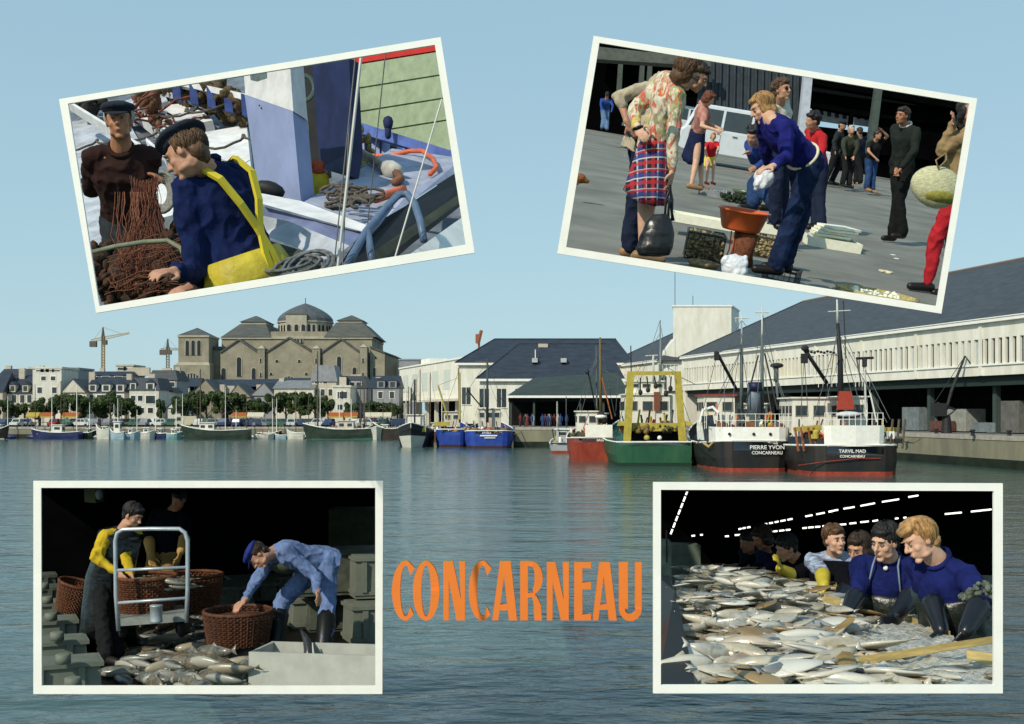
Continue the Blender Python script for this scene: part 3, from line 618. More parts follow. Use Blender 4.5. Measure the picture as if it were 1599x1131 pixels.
for k in range(7):
    c = P(450 + k * 7, 418 + rr.uniform(-6, 6), 5.5); mb.tube(mb.ring(c, V((.11, 0, .02)), V((0, .07, .03 + .01 * k)), 18), .009, 5, closed=True)
c = P(460, 418, 5.5); tag(mb.build('rope_coil', mat('wet_rope', (0.12, 0.13, 0.14), .8, .4, 40), None, True, rel=c, loc=c), 'loose coil of wet grey rope at the bottom of the frame', 'rope')
pboard('bulwark_board', [(566, 360, 6.2), (640, 318, 7.0), (716, 268, 8.4), (722, 320, 8.0), (640, 384, 6.4), (600, 420, 6.0), (520, 430, 5.8)], BLACKP, 'black outer side of the boat under the lilac gunwale', 'planking', th=.15)
pboard('moulding', [(585, 392, 5.85), (722, 300, 7.6), (724, 312, 7.5), (590, 410, 5.8)], mat('olive_black', (0.06, 0.06, 0.03), .6, .3), 'olive brown rubbing strake along the black side', 'moulding', th=.05)
pboard('landing', [(636, 400, 5.6), (735, 330, 7.2), (740, 400, 6.4), (636, 420, 5.5)], mat('bright_concrete', (0.7, 0.72, 0.70), .9, .1), 'pale concrete landing at the lower right corner', 'pavement', th=.1)
RIB = mat('blue_grey_tube', (0.10, 0.15, 0.24), .4, .2)
t = thing('deck_ladder', 'blue grey bent tube handrail in front of the black side', 'handrail', P(600, 360, 5.6)); O = t.location.copy()
MB().tube([P(536, 425, 5.3), P(550, 400, 5.4), P(572, 362, 5.6), (P(598, 330, 5.9)), P(622, 304, 6.1), P(636, 303, 6.1), P(648, 320, 6.0), P(656, 345, 5.9), P(662, 376, 5.8)], .02, 8).build('rail', RIB, t, True, rel=O)
MB().tube([P(574, 360, 5.6), P(578, 390, 5.5), P(582, 420, 5.4)], .018, 8).build('post', RIB, t, True, rel=O)
MB().tube([P(560, 384, 5.5), P(590, 352, 5.75), P(612, 322, 6.0)], .010, 6).build('brace', RIB, t, True, rel=O)
# ropes and hose on the hatch
mb = MB(); rr = random.Random(11)
for k in range(15):
    cx, cy = rr.uniform(520, 578), rr.uniform(298, 322); d = 7.6 - (cy - 285) * .02; pts = []
    a0 = rr.uniform(0, 6.28); ra = rr.uniform(10, 26); rb = rr.uniform(3, 8)
    for i in range(14): a = a0 + i * .42; pts.append(P(cx + ra * math.cos(a) * (1 + .02 * i), cy + rb * math.sin(a) - .35 * ra * math.cos(a) * .3, d - .06) + V((0, 0, rr.uniform(0, .02))))
    mb.tube(pts, .011, 5)
c = P(548, 310, 7.4); tag(mb.build('rope_coil', mat('tarred_rope', (0.10, 0.085, 0.07), .85, .4, 40), None, True, rel=c, loc=c), 'tangled dark rope lying on the pale hatch top', 'rope')
mb = MB(); mb.tube([P(552, 238, 9.5), P(575, 244, 9.5), P(610, 243, 9.3), P(640, 236, 9.3), P(660, 236, 9.2), P(676, 248, 9.0), P(682, 262, 8.6), P(672, 272, 8.4)], .019, 7)
c = P(600, 306, 7.4); tag(MB().tube([P(586, 311, 7.3), P(600, 306, 7.4), P(618, 300, 7.6), P(630, 296, 7.7)], .03, 7).build('hose', mat('orange_hose', (0.62, 0.13, 0.05), .5, .15), None, True, rel=c, loc=c), 'short end of orange hose beside the dark rope tangle', 'hose')
c = P(640, 240, 9.2); tag(mb.build('hose', mat('orange_hose', (0.62, 0.13, 0.05), .5, .15), None, True, rel=c, loc=c), 'orange red rubber hose looping over the far end of the hatch', 'hose')
t = thing('fire_nozzle', 'worn pale nozzle with wooden handle lying across the hatch', 'nozzle', P(600, 255, 8.6)); O = t.location.copy()
MB().tube([P(556, 234, 8.9), P(578, 247, 8.7), P(600, 261, 8.4)], [.03, .034, .03], 7).build('handle', mat('worn_wood', (0.36, 0.30, 0.24), .8, .3), t, True, rel=O)
MB().tube([P(600, 261, 8.4), P(612, 266, 8.3), P(624, 268, 8.25)], [.05, .07, .045], 8).build('head', mat('dull_white_metal', (0.55, 0.53, 0.48), .5, .3), t, True, rel=O)
MB().tube([P(618, 270, 8.2), P(626, 280, 8.1), P(616, 285, 8.0)], .03, 6).build('strap', mat('rust_brown2', (0.2, 0.09, 0.05), .8), t, True, rel=O)
heap('small ochre net pile at the foot of the blue bulwark', [(556, 252), (580, 250), (590, 262), (562, 268)], .5, mat('ochre_net', (0.25, 0.2, 0.08), .9, .4, 40), n=30, rad=.03)
# stays
WIRE = mat('pale_wire', (0.55, 0.55, 0.5), .5, .1); WIRED = mat('dark_wire', (0.12, 0.12, 0.11), .5, .1)
for k, (a, b, r_, m, l) in enumerate([((565, 78, 5.2), (526, 430, 5.2), .0075, WIRE, 'thick pale stay running the full height before the blue door'), ((556, 80, 5.3), (520, 430, 5.3), .0035, WIRED, 'thin dark stay just beside the thick pale one'),
        ((603, 74, 5.4), (574, 350, 5.6), .003, WIRED, 'thin wire crossing the pale green hull above the rope tangle'), ((690, 155, 5.6), (616, 405, 5.4), .0045, WIRE, 'slanting wire at the right before the black side'), ((546, 180, 5.4), (534, 430, 5.3), .003, WIRED, 'shortest thin dark wire beside the door edge')]):
    pa, pb = P(*a), P(*b); o = MB().tube([pa, pb], r_, 6).build('stay_wire', m, None, rel=pa, loc=pa); tag(o, l, 'wire')
for k, (cx, cy, z, l) in enumerate([(330, 170, .4, 'loose rope on the deck in front of the blue timbers'), (355, 225, .42, 'thin rope lying on the white hatch by the wheelhouse wall'), (222, 215, .4, 'rope end lying beside the winch levers'), (128, 230, .1, 'rope lying on the pale hatch left of the peaked cap'), (285, 178, .3, 'rope lying across the white hatch above the beret')]):
    rr_ = random.Random(k); mb = MB(); c = GT.hit(cx, cy, z); pts = []
    for i in range(22): a = i * .55; pts.append(c + GT.r * (.04 * i - .4 + .1 * math.cos(a)) + GT.n * (.16 * math.sin(a) + rr_.uniform(-.04, .04)) + GT.u * .02)
    mb.tube(pts, .014, 5); tag(mb.build('rope', MATS['tarred_rope'], None, True, rel=c, loc=c), l, 'rope')
# coil of rope hung beside the man
mb = MB(); c = P(252, 303, 7.6)
for k in range(6): mb.tube(mb.ring(c + V((.004 * k, -.012 * k, 0)), V((.05 + .008 * k, 0, .012)), V((-.012, .02, .085 + .010 * k)), 22), .014, 6, closed=True)
tag(mb.build('rope_coil', mat('grey_rope', (0.22, 0.22, 0.20), .85, .3, 60), None, True, rel=c, loc=c), 'upright coil of grey rope between the two fishermen', 'rope')
# ---- people
SMOCK = cloth('dark_brown_smock', (0.030, 0.014, 0.012)); DUNG = cloth('dark_blue_grey_dungarees', (0.025, 0.03, 0.035)); BLUEJ = cloth('deep_blue_jacket', (0.008, 0.016, 0.070), .25)
YEL = mat('yellow_oilskin_trousers', (0.50, 0.40, 0.03), .5, .18, 7, .006, 25, spec=.4); CAPK = mat('navy_felt', (0.012, 0.016, 0.026), .9, .2)
p = person('older fisherman in dark brown smock and peaked cap holding the net at his chest', 7.0, (189, 232), (205, 345, 1), (0.25, -1, 0), (186, 190), (0.22, -1, -0.12),
    {'r': ((141, 296, 1), (186, 280, -1), (203, 274, -1), (0.3, 0, -1)), 'l': ((226, 285, 1), (232, 273, -1), (246, 275, -1), (-0.3, 0, -1))},
    {'r': ((188, 440, -1), (190, 540)), 'l': ((235, 440, -1), (238, 540))}, skin=SKIN2, hair=HG, hairstyle='under_hat', top=SMOCK, bottom=DUNG, vox=.009, hat=('cap', CAPK), fat=1.1, up=GT.u, headup=(-.1, .1, 1), collar=SMOCK, topname='smock', hem=.12)
rt_ = p['root']
p = person('fisherman in navy beret, blue jacket and yellow braces bending over the net', 5.55, (325, 262), (388, 432, -1), (-0.75, 0.55, -0.1), (290, 243), (-0.85, 0.12, -0.50),
    {'l': ((306, 424, -1), (276, 424, -1), (250, 425, -1), (-.4, -.2, -1)), 'r': ((330, 420, 1), (300, 448, -1), (278, 455, -1), (0, .3, -1))},
    {'r': ((350, 640, -1), (350, 800)), 'l': ((400, 640, -1), (400, 800))}, skin=SKIN, hair=HM, hairstyle='under_hat', top=BLUEJ, bottom=YEL, vox=.008, hat=('beret', CAPK), fat=1.2, up=GT.u, headup=(-.35, .2, 1), collar=BLUEJ, headsg=-1, topname='jacket')
# braces over the back: follow the torso surface
hp, nk, rtv, fcv, sp = p['hp'], p['nk'], p['rt'], p['fc'], p['spine']
def brace_pt(t, a, out): return hp.lerp(nk, t) + rtv * a - fcv * out
for sgn in (-1, 1):
    pts = [brace_pt(1.0, .13 * sgn, -.06), brace_pt(1.02, .125 * sgn, .07), brace_pt(.85, .105 * sgn, .165), brace_pt(.6, .06 * sgn, .19), brace_pt(.38, 0.01 * sgn, .185), brace_pt(.15, -.02 * sgn, .19), brace_pt(-.05, -.03 * sgn, .195)]
    mb = MB(); rings = []
    for i, q in enumerate(pts):
        a = pts[max(0, i - 1)]; b = pts[min(len(pts) - 1, i + 1)]; tt = (b - a).normalized(); o_ = -fcv; sdv = tt.cross(o_).normalized(); o_ = sdv.cross(tt)
        rings.append([q + sdv * .017 + o_ * .008, q - sdv * .017 + o_ * .008, q - sdv * .017 - o_ * .01, q + sdv * .017 - o_ * .01])
    mb.loft(rings); mb.build('brace_strap', mat('yellow_strap', (0.62, 0.50, 0.03), .5, .1), p['root'], rel=p['O'])
mb = MB(); rg = []
for t_, a_, b_ in ((-.3, .26, .22), (-.02, .25, .21), (.1, .225, .195), (.2, .205, .175)):
    n_ = 30; rg.append([hp.lerp(nk, t_) + rtv * math.cos(6.2832 * k / n_) * a_ * (1 + .03 * math.sin(9 * 6.28 * k / n_)) + fcv * math.sin(6.2832 * k / n_) * b_ * (1 + .03 * math.sin(9 * 6.28 * k / n_)) for k in range(n_)])
mb.loft(rg); mb.build('bib_trousers', YEL, p['root'], True, rel=p['O'])
# the net: strands falling from the older man's hands to the younger man's
NETR = mat('red_brown_net_twine', (0.15, 0.055, 0.03), .9, .35, 40)
rr = random.Random(2); mb = MB(); c = P(230, 360, 6.4)
tops = [(203, 273, 6.75), (216, 276, 6.7), (232, 276, 6.7), (243, 277, 6.7)]
for k in range(90):
    w_ = rr.random(); a = (201 + 46 * w_, 274 + 9 * math.sin(w_ * 3.14) + rr.uniform(-2, 3), 6.72); u_ = rr.random(); bx, by = 175 + 110 * u_, 430 + rr.uniform(-35, 30)
    if u_ > .7: by = rr.uniform(400, 425)
    pts = []
    for i in range(9):
        t_ = i / 8; s_ = t_ ** (1.6); pts.append(P(a[0] + (bx - a[0]) * s_ + rr.uniform(-2.5, 2.5), a[1] + (by - a[1]) * t_, a[2] + (5.75 - a[2]) * t_ * .7))
    mb.tube(pts, .0019, 3, caps=False)
for k in range(34):
    x0, y0 = rr.uniform(165, 260), rr.uniform(380, 470); pts = [P(x0 + i * 9 + rr.uniform(-2, 2), y0 - i * (3 - (x0 - 165) * .02) + 3 * math.sin(i * .9 + k), 6.1 - .03 * i) for i in range(9)]
    mb.tube(pts, .0026, 4, caps=False)
for k in range(20):
    x0 = rr.uniform(178, 240); mb.tube([P(x0 + rr.uniform(-3, 3) + i * 1.5 * rr.uniform(-1, 1), 300 + i * 17, 6.5 - .05 * i) for i in range(10)], .0026, 4, caps=False)
tag(mb.build('fishing_net', NETR, None, True, rel=c, loc=c), 'red brown net strands hanging between the two fishermen', 'fishing net')
heap('dark brown net pile filling the lower left corner of the frame', [(150, 420), (290, 400), (300, 470), (160, 480)], 1.0, mat('dark_net_pile', (0.02, 0.018, 0.013), .95, .3, 30, .01, 60, col2=(.09, .04, .022)), n=420, rad=.035, hgt=.22)
mb = MB(); mb.tube([P(140, 395, 6.0), P(180, 385, 5.9), P(225, 378, 5.8), P(262, 376, 5.8), P(283, 388, 5.7), P(290, 410, 5.6)], .012, 6); c = P(200, 385, 6)
tag(mb.build('float_line', mat('dull_green_line', (0.16, 0.18, 0.12), .8, .3), None, True, rel=c, loc=c), 'dull green float line curving along the top of the net pile', 'rope')
# ------------------------------------------------------------------ display scene: fish sale on the quay (upper right)
STAGE = TR
GR = Ground(1200, 191, 9.3, 1.3); U = GR.u
def gd(x, y): return GR.hit(x, y).y
ASPH = mat('quay_asphalt', (0.19, 0.19, 0.165), .9, .24, .9, .004, 60, detail=12)
mb = MB(); mb.add([GR.L(-12, 6), GR.L(16, 6), GR.L(22, 47), GR.L(-18, 47)], [(0, 1, 2, 3)]); tag(mb.build('pavement', ASPH), kind='structure')
rr = random.Random(4); 
for k in range(9):
    p = GR.hit(rr.uniform(890, 1440), rr.uniform(230, 440), .004); s = rr.uniform(.008, .03)
    tag(MB().ell(V((0, 0, 0)), GR.r * s * 1.5, GR.n * s, U * s * .3, 6, 4).build('paper_scrap', DECKW, None, loc=p), 'tiny pale scrap lying on the grey asphalt', 'scrap', 'pale scraps on the asphalt')
# the hall behind: dark wall, pillars, roof beams, pale facade boards for the white buildings behind
HALLD = mat('dark_corrugated_wall', (0.035, 0.045, 0.055), .7, .2, 3); DARK = mat('unlit_hall_black', (0.0016, 0.0018, 0.0018), .95, .3, 2, spec=.05); DARK.node_tree.nodes['Principled BSDF'].inputs['Specular IOR Level'].default_value = 0  # DARK puts the darkness of the unlit hall into a near-black colour
t = thing('market_hall', 'dark corrugated hall wall with roof beams and a pale pillar behind the white estate car', 'hall', GR.L(0, 33)); O = t.location.copy()
def wallq(name, pts, m, d, th=.2):
    return MB().slab([at(x, y, d + 9) for x, y in pts], (0, th, 0)).build(name, m, t, rel=O)
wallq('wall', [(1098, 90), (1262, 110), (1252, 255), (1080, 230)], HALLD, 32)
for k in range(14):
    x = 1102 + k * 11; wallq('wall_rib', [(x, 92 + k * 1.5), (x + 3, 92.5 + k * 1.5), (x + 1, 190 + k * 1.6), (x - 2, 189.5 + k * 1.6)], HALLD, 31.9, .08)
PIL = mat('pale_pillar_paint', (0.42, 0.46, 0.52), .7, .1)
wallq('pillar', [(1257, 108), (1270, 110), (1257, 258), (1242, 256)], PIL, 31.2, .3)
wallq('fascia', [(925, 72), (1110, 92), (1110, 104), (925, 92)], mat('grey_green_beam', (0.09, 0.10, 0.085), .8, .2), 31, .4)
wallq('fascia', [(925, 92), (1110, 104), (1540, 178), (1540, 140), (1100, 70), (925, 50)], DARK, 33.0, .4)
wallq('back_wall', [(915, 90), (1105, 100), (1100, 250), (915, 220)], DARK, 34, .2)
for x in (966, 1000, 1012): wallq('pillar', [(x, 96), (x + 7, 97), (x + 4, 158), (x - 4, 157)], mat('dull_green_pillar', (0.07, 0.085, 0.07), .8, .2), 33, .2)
wallq('facade_board', [(928, 100), (940, 102), (934, 150), (920, 148)], mat('pale_facade', (0.5, 0.48, 0.42), .9, .2, 20), 34.5, .1)
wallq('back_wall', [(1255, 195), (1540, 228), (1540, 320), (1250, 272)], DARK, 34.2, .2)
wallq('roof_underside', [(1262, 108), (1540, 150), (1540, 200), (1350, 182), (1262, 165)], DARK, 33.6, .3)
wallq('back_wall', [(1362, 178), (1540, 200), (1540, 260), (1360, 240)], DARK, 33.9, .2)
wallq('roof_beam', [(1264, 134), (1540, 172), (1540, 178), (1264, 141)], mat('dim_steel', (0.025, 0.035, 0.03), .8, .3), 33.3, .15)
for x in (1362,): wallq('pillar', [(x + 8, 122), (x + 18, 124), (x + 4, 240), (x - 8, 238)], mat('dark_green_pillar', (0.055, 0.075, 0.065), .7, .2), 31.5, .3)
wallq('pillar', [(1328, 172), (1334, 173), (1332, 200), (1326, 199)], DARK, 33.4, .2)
for x0, x1, y0 in ((1264, 1326, 162), (1334, 1362, 170), (1366, 1382, 178)):
    b = wallq('facade_board', [(x0, y0), (x1, y0 + (x1 - x0) * .15), (x1, y0 + 24 + (x1 - x0) * .15), (x0, y0 + 24)], mat('pale_facade2', (0.60, 0.58, 0.54), .9, .1, 8), 34.6, .1)
    for i in range(int((x1 - x0) / 12)):
        x = x0 + 4 + i * 12; MB().slab([at(x, y0 + 5 + i * 2, 43.4), at(x + 6, y0 + 6 + i * 2, 43.4), at(x + 6, y0 + 16 + i * 2, 43.4), at(x, y0 + 15 + i * 2, 43.4)], (0, .05, 0)).build('window', HALLD, b, rel=O)
# cars
CARW = mat('car_white', (0.62, 0.66, 0.70), .25, .04, spec=.5)
car = make_car('white estate car standing behind the woman in the navy skirt', CARW, 'estate', L=4.1, W=1.55, H=1.5)
GR.place(car, GR.hit(1172, 270) + GR.n * 1.2, .02)
car = make_car('pale car half hidden behind the stooping woman with blond hair', CARW, 'saloon', L=3.9, W=1.5, H=1.35); GR.place(car, GR.hit(1322, 262) + GR.n * 2, math.pi - 1.0)
car = make_car('white car half hidden at the left behind the patterned blouse', CARW, 'saloon', L=3.9, W=1.5, H=1.4); GR.place(car, GR.hit(1050, 226) + GR.n * 1, math.pi + .1)
# people
def clothes(n, c, var=.18, **k): return cloth(n, c, var, **k)
BEIGE = clothes('beige_jacket', (0.42, 0.36, 0.26)); DKBL = clothes('dark_blue_trousers', (0.012, 0.018, 0.04)); JEAN = clothes('blue_jeans', (0.02, 0.045, 0.12), .35); JEAND = clothes('dark_jeans', (0.010, 0.020, 0.058), .45)
# patterned blouse
bl = bpy.data.materials.new('flowered_blouse'); bl.use_nodes = True; N, L_, b = nodes(bl); b.inputs['Roughness'].default_value = .9
tc = N.new('ShaderNodeTexCoord'); mp = N.new('ShaderNodeMapping'); mp.inputs['Scale'].default_value = (1, 1, .45); L_.new(tc.outputs['Object'], mp.inputs[0])
last = None
for sc_, thr, colr in ((11, .58, (0.55, 0.12, 0.08)), (14, .61, (0.55, 0.45, 0.08)), (21, .58, (0.32, 0.34, 0.16)), (26, .59, (0.50, 0.27, 0.18))):
    n_ = N.new('ShaderNodeTexNoise'); n_.inputs['Scale'].default_value = sc_; n_.inputs['Detail'].default_value = 1.5; n_.inputs['Distortion'].default_value = 1.2; mm = N.new('ShaderNodeMapping'); mm.inputs['Location'].default_value = (sc_, sc_ * 2, 0); L_.new(mp.outputs[0], mm.inputs[0]); L_.new(mm.outputs[0], n_.inputs[0])
    gt = N.new('ShaderNodeMapRange'); gt.inputs['From Min'].default_value = thr - .015; gt.inputs['From Max'].default_value = thr + .015; L_.new(n_.outputs[0], gt.inputs[0])
    mx = N.new('ShaderNodeMix'); mx.data_type = 'RGBA'; L_.new(gt.outputs[0], mx.inputs[0]); mx.inputs[7].default_value = (*colr, 1)
    if last is None: mx.inputs[6].default_value = (0.60, 0.58, 0.45, 1)
    else: L_.new(last.outputs[2], mx.inputs[6])
    last = mx
L_.new(last.outputs[2], b.inputs['Base Color'])
# tartan: coloured bars crossing in both directions (uses the skirt's own coordinates)
tt = bpy.data.materials.new('tartan'); tt.use_nodes = True; N, L_, b = nodes(tt); b.inputs['Roughness'].default_value = .9
tc = N.new('ShaderNodeTexCoord'); sp_ = N.new('ShaderNodeSeparateXYZ'); L_.new(tc.outputs['Object'], sp_.inputs[0]); last = None
def band(src, freq, ph, w0, colr, last, k=.75):
    a = N.new('ShaderNodeMath'); a.operation = 'MULTIPLY_ADD'; L_.new(src, a.inputs[0]); a.inputs[1].default_value = freq; a.inputs[2].default_value = ph
    f_ = N.new('ShaderNodeMath'); f_.operation = 'FRACT'; L_.new(a.outputs[0], f_.inputs[0]); c_ = N.new('ShaderNodeMath'); c_.operation = 'LESS_THAN'; L_.new(f_.outputs[0], c_.inputs[0]); c_.inputs[1].default_value = w0
    s_ = N.new('ShaderNodeMath'); s_.operation = 'MULTIPLY'; L_.new(c_.outputs[0], s_.inputs[0]); s_.inputs[1].default_value = k
    mx = N.new('ShaderNodeMix'); mx.data_type = 'RGBA'; L_.new(s_.outputs[0], mx.inputs[0]); mx.inputs[7].default_value = (*colr, 1)
    if last is None: mx.inputs[6].default_value = (0.008, 0.010, 0.022, 1)
    else: L_.new(last.outputs[2], mx.inputs[6])
    return mx
for src in (sp_.outputs[0], sp_.outputs[2]):
    for fr_, ph, w0, colr in ((6.5, 0, .22, (0.03, 0.05, 0.22)), (6.5, .35, .18, (0.45, 0.02, 0.03)), (6.5, .05, .07, (0.6, 0.6, 0.6)), (6.5, .62, .06, (0.5, 0.5, 0.55)), (6.5, .72, .12, (0.42, 0.02, 0.03))): last = band(src, fr_, ph, w0, colr, last)
L_.new(last.outputs[2], b.inputs['Base Color'])
DN = V((0, 0, -1))
p = person('man in beige jacket leaning forward behind the woman in the tartan skirt', 9.6, (1040, 117), (1002, 215, 1), (0.95, .25, -.2), (1088, 121), (.9, -.15, -.65), {'r': ((966, 150, -1), (980, 192, -1), (992, 208, -1))},
    {'r': ((992, 305, 1), (983, 385, 1)), 'l': ((1002, 305, 1), (1000, 380, 1))}, skin=SKIN, hair=HB, top=BEIGE, bottom=DKBL, shoes=TANSHOE, vox=.012, up=U, fat=1.05, sleeve='rolled', hem=.08, headsg=1)
p = person('woman in flowered blouse and tartan skirt holding a black handbag', 9.0, (1050, 124), (1024, 222, 1), (0.95, .3, -.2), (1073, 115), (.9, .1, -.55),
    {'r': ((1052, 207, -1), (1050, 266, -1), (1046, 290, -1), (-.3, .2, -.3)), 'l': ((990, 172, 1), (994, 200, -1), (1004, 212, -1))},
    {'r': ((1016, 306, 1), (1002, 392, 1)), 'l': ((1006, 306, 1), (1004, 390, 1))}, skin=SKINP, hair=HM, hairstyle='bob', top=bl, bottom=tt, bottomkind='skirt', skirt_y=.50, shoes=TANSHOE, vox=.010, up=U, topname='blouse', S=1.03)
o = MB(); hpf = p['hp_']
for s_ in (-1, 1):
    mb = MB(); mb.tube(mb.ring(hpf(.031 * s_, .098, .008), p['r'] * .024, p['u'] * .018, 14), .0035, 5, closed=True); mb.tube([hpf(.055 * s_, .095, .012), hpf(.083 * s_, -.01, .005)], .0035, 5); mb.build('glasses', TYRE, p['root'], rel=p['O'])
mb = MB(); c = at(996, 200, 8.75); mb.tube(mb.ring(c, V((.035, 0, .01)), V((0, .035, 0)), 14), .009, 5, closed=True); mb.build('watch', SHOE, p['root'], rel=p['O'])
BAGK = mat('black_leather', (0.010, 0.010, 0.011), .32, .2, 10, .004, 20, spec=.5)
t = thing('handbag', 'black leather handbag hanging from the hand of the woman in tartan', 'handbag', at(1027, 366, 8.75)); O = t.location.copy()
mb = MB(); c = O; mb.loft([mb.ring(c + V((x * .005 - .01 * (z < 0), 0, z * .005)), V((a * .005, 0, 0)), V((0, b * .005, 0)), 18) for x, z, a, b in ((4, 30, 12, 6), (2, 20, 20, 10), (0, 0, 27, 15), (-3, -22, 29, 15), (-4, -33, 24, 12))]); fuse(mb, 'bag_body', BAGK, t, O, .012, .012, CL1, 1)
for dx in (0, 5): MB().tube([at(1038 + dx, 340, 8.75), at(1040 + dx, 312, 8.74), at(1047, 290, 8.74), at(1050 - dx, 312, 8.76), at(1049 + dx * .6, 345, 8.78)], .009, 6).build('handle', BAGK, t, True, rel=O)
BLW = clothes('worker_blue', (0.03, 0.07, 0.28)); LTJ = clothes('pale_jeans', (0.10, 0.17, 0.30))
person('figure in blue jacket walking away near the dark pillars at the left', 31, (947, 155), (945, 172, 1), (.1, 1, 0), (948, 148.5), (.1, 1, 0), {'l': ((938, 164), (940, 173)), 'r': ((957, 165), (955, 174))}, {'l': ((942, 186), (940, 199)), 'r': ((948, 187), (948, 201))}, S=.72, hair=HK, top=BLW, bottom=LTJ, shoes='black', vox=.03, eyes=False, up=U)
PINKB = clothes('pink_check_blouse', (0.5, 0.25, 0.2), scale=30) if False else cloth('pink_check_blouse', (0.42, 0.2, 0.16), .35); NAVYS = cloth('navy_skirt', (0.012, 0.018, 0.055))
person('woman with auburn hair, pink blouse and navy skirt beside the white estate car', 18.6, (1100, 165), (1089, 208, 1), (1, .1, -.1), (1107, 154), (.8, -.1, -.6), {'r': ((1096, 197, -1), (1117, 203, -1)), 'l': ((1104, 193, 1), (1120, 199, -1))}, {'r': ((1087, 252), (1080, 286)), 'l': ((1094, 254), (1095, 288))}, skin=SKINP, hair=HR, hairstyle='bob', top=PINKB, sleeve='short', bottom=NAVYS, bottomkind='skirt', skirt_y=.5, shoes=TANSHOE, vox=.018, eyes=False, up=U)
REDC = cloth('red_dress', (0.55, 0.02, 0.03), .12); YELC = cloth('yellow_shorts', (0.7, 0.6, 0.12), .2)
person('small child in red top and yellow shorts beside the woman in the navy skirt', 19.5, (1112, 222), (1109, 246, 1), (.2, -1, 0), (1114, 213), (.1, -1, -.3), {'r': ((1101, 233), (1103, 243)), 'l': ((1122, 232), (1120, 242))}, {'r': ((1105, 264), (1103, 283)), 'l': ((1114, 264), (1113, 283))}, S=.56, skin=SKINP, hair=HBL, hairstyle='bob', top=REDC, bottom=YELC, bottomkind='skirt', skirt_y=.32, sleeve='short', shoes=mat('red_shoe', (.5, .02, .02), .5), vox=.014, eyes=False, up=U)
person('dark haired woman in blue crouching behind the fish trays', 13.5, (1184, 226), (1210, 268, 1), (-.8, -.5, -.2), (1176, 213), (-.6, -.7, -.6), {'l': ((1200, 250, -1), (1180, 262, -1)), 'r': ((1176, 250, -1), (1170, 240, -1))}, {'l': ((1188, 290, -1), (1208, 318)), 'r': ((1176, 288, -1), (1176, 318))}, skin=SKIN, hair=HK, hairstyle='curly', top=cloth('blue_jumper', (0.03, 0.06, 0.22)), bottom=JEAN, shoes='black', vox=.015, eyes=False, up=U)
SWB = cloth('deep_blue_sweater', (0.012, 0.014, 0.13), .3, bump=.003, bscale=90)
p = person('stooping woman with blond hair in navy blue sweater and dark jeans', 9.1, (1203, 187), (1258, 250, 1), (-.75, .05, -.7), (1190, 170), (-.95, -.1, -.45), {'l': ((1226, 247, -1), (1207, 260, -1), (1190, 264, -1), (0, .3, -1)), 'r': ((1196, 235, 1), (1202, 256, 1), (1186, 266, 1), (0, 0, -1))},
    {'l': ((1240, 335, -1), (1212, 412, 1)), 'r': ((1252, 330, 1), (1226, 408, 1))}, skin=SKINP, hair=HBL, hairstyle='bob', top=SWB, bottom=JEAND, shoes='black', vox=.010, up=U, topname='sweater', headsg=1)
mb = MB(); g_ = p; mb.tube(mb.ring(g_['hp'].lerp(g_['nk'], .1), g_['rt'] * .172, g_['fc'] * .128, 24), .013, 6, closed=True); mb.build('hem_band', mat('cream_knit', (.65, .6, .45), .9), p['root'], True, rel=p['O'])
p = person('tall man with brown curls and sunglasses in front of the dark wall', 12.4, (1216, 162), (1216, 225, 1), (.75, -.65, 0), (1222, 141), (.6, -.8, -.1), {}, {'r': ((1212, 285), (1210, 345)), 'l': ((1222, 285), (1222, 345))}, hair=HM, hairstyle='curly', top=cloth('white_shirt', (.55, .53, .45)), bottom=DKBL, vox=.012, up=U, topname='shirt', eyes=False, shoes='black')
for s_ in (-1, 1): MB().ell(p['hp_'](.032 * s_, .088, .01), p['r'] * .028, p['f'] * .01, p['u'] * .02, 10, 6).build('sunglasses', SHOE, p['root'], True, rel=p['O'])
person('woman in red sweater between the blond woman and the dark coated pair', 15.4, (1273, 203), (1277, 258, 1), (-.9, -.3, 0), (1268, 189), (-.9, -.3, -.2), {'l': ((1284, 235), (1272, 258))}, {'l': ((1280, 310), (1282, 350)), 'r': ((1276, 310), (1274, 348))}, hair=HK, hairstyle='curly', top=cloth('red_sweater', (.42, .02, .025)), bottom=DKBL, vox=.015, eyes=False, up=U, shoes='black')
GREYC = cloth('charcoal_jacket', (0.02, 0.025, 0.028)); OLV = cloth('olive_jacket', (0.04, 0.045, 0.03)); BLKT = cloth('black_trousers', (0.010, 0.011, 0.011))
person('man in charcoal jacket and dark cap leaning towards the white haired one', 28.8, (1311, 205), (1306, 235, 1), (.8, -.3, -.2), (1316, 196), (.8, -.5, -.3), {'l': ((1318, 222), (1312, 234)), 'r': ((1302, 222), (1304, 236))}, {'r': ((1298, 260), (1289, 280)), 'l': ((1308, 262), (1299, 282))}, hair=HK, hairstyle='under_hat', hat=('cap', CAPK), top=GREYC, bottom=BLKT, shoes='black', vox=.025, eyes=False, up=U, hem=.1)
person('white haired person in open olive jacket standing with back to the dark pillar', 28.4, (1328, 213), (1325, 243, 1), (.2, -1, 0), (1330, 203), (.3, -1, 0), {'l': ((1339, 230), (1334, 244)), 'r': ((1317, 230), (1320, 244))}, {'r': ((1320, 267), (1316, 285)), 'l': ((1328, 267), (1326, 287))}, hair=HG, hairstyle='short', top=OLV, bottom=BLKT, shoes='black', vox=.025, eyes=False, up=U, hem=.1)
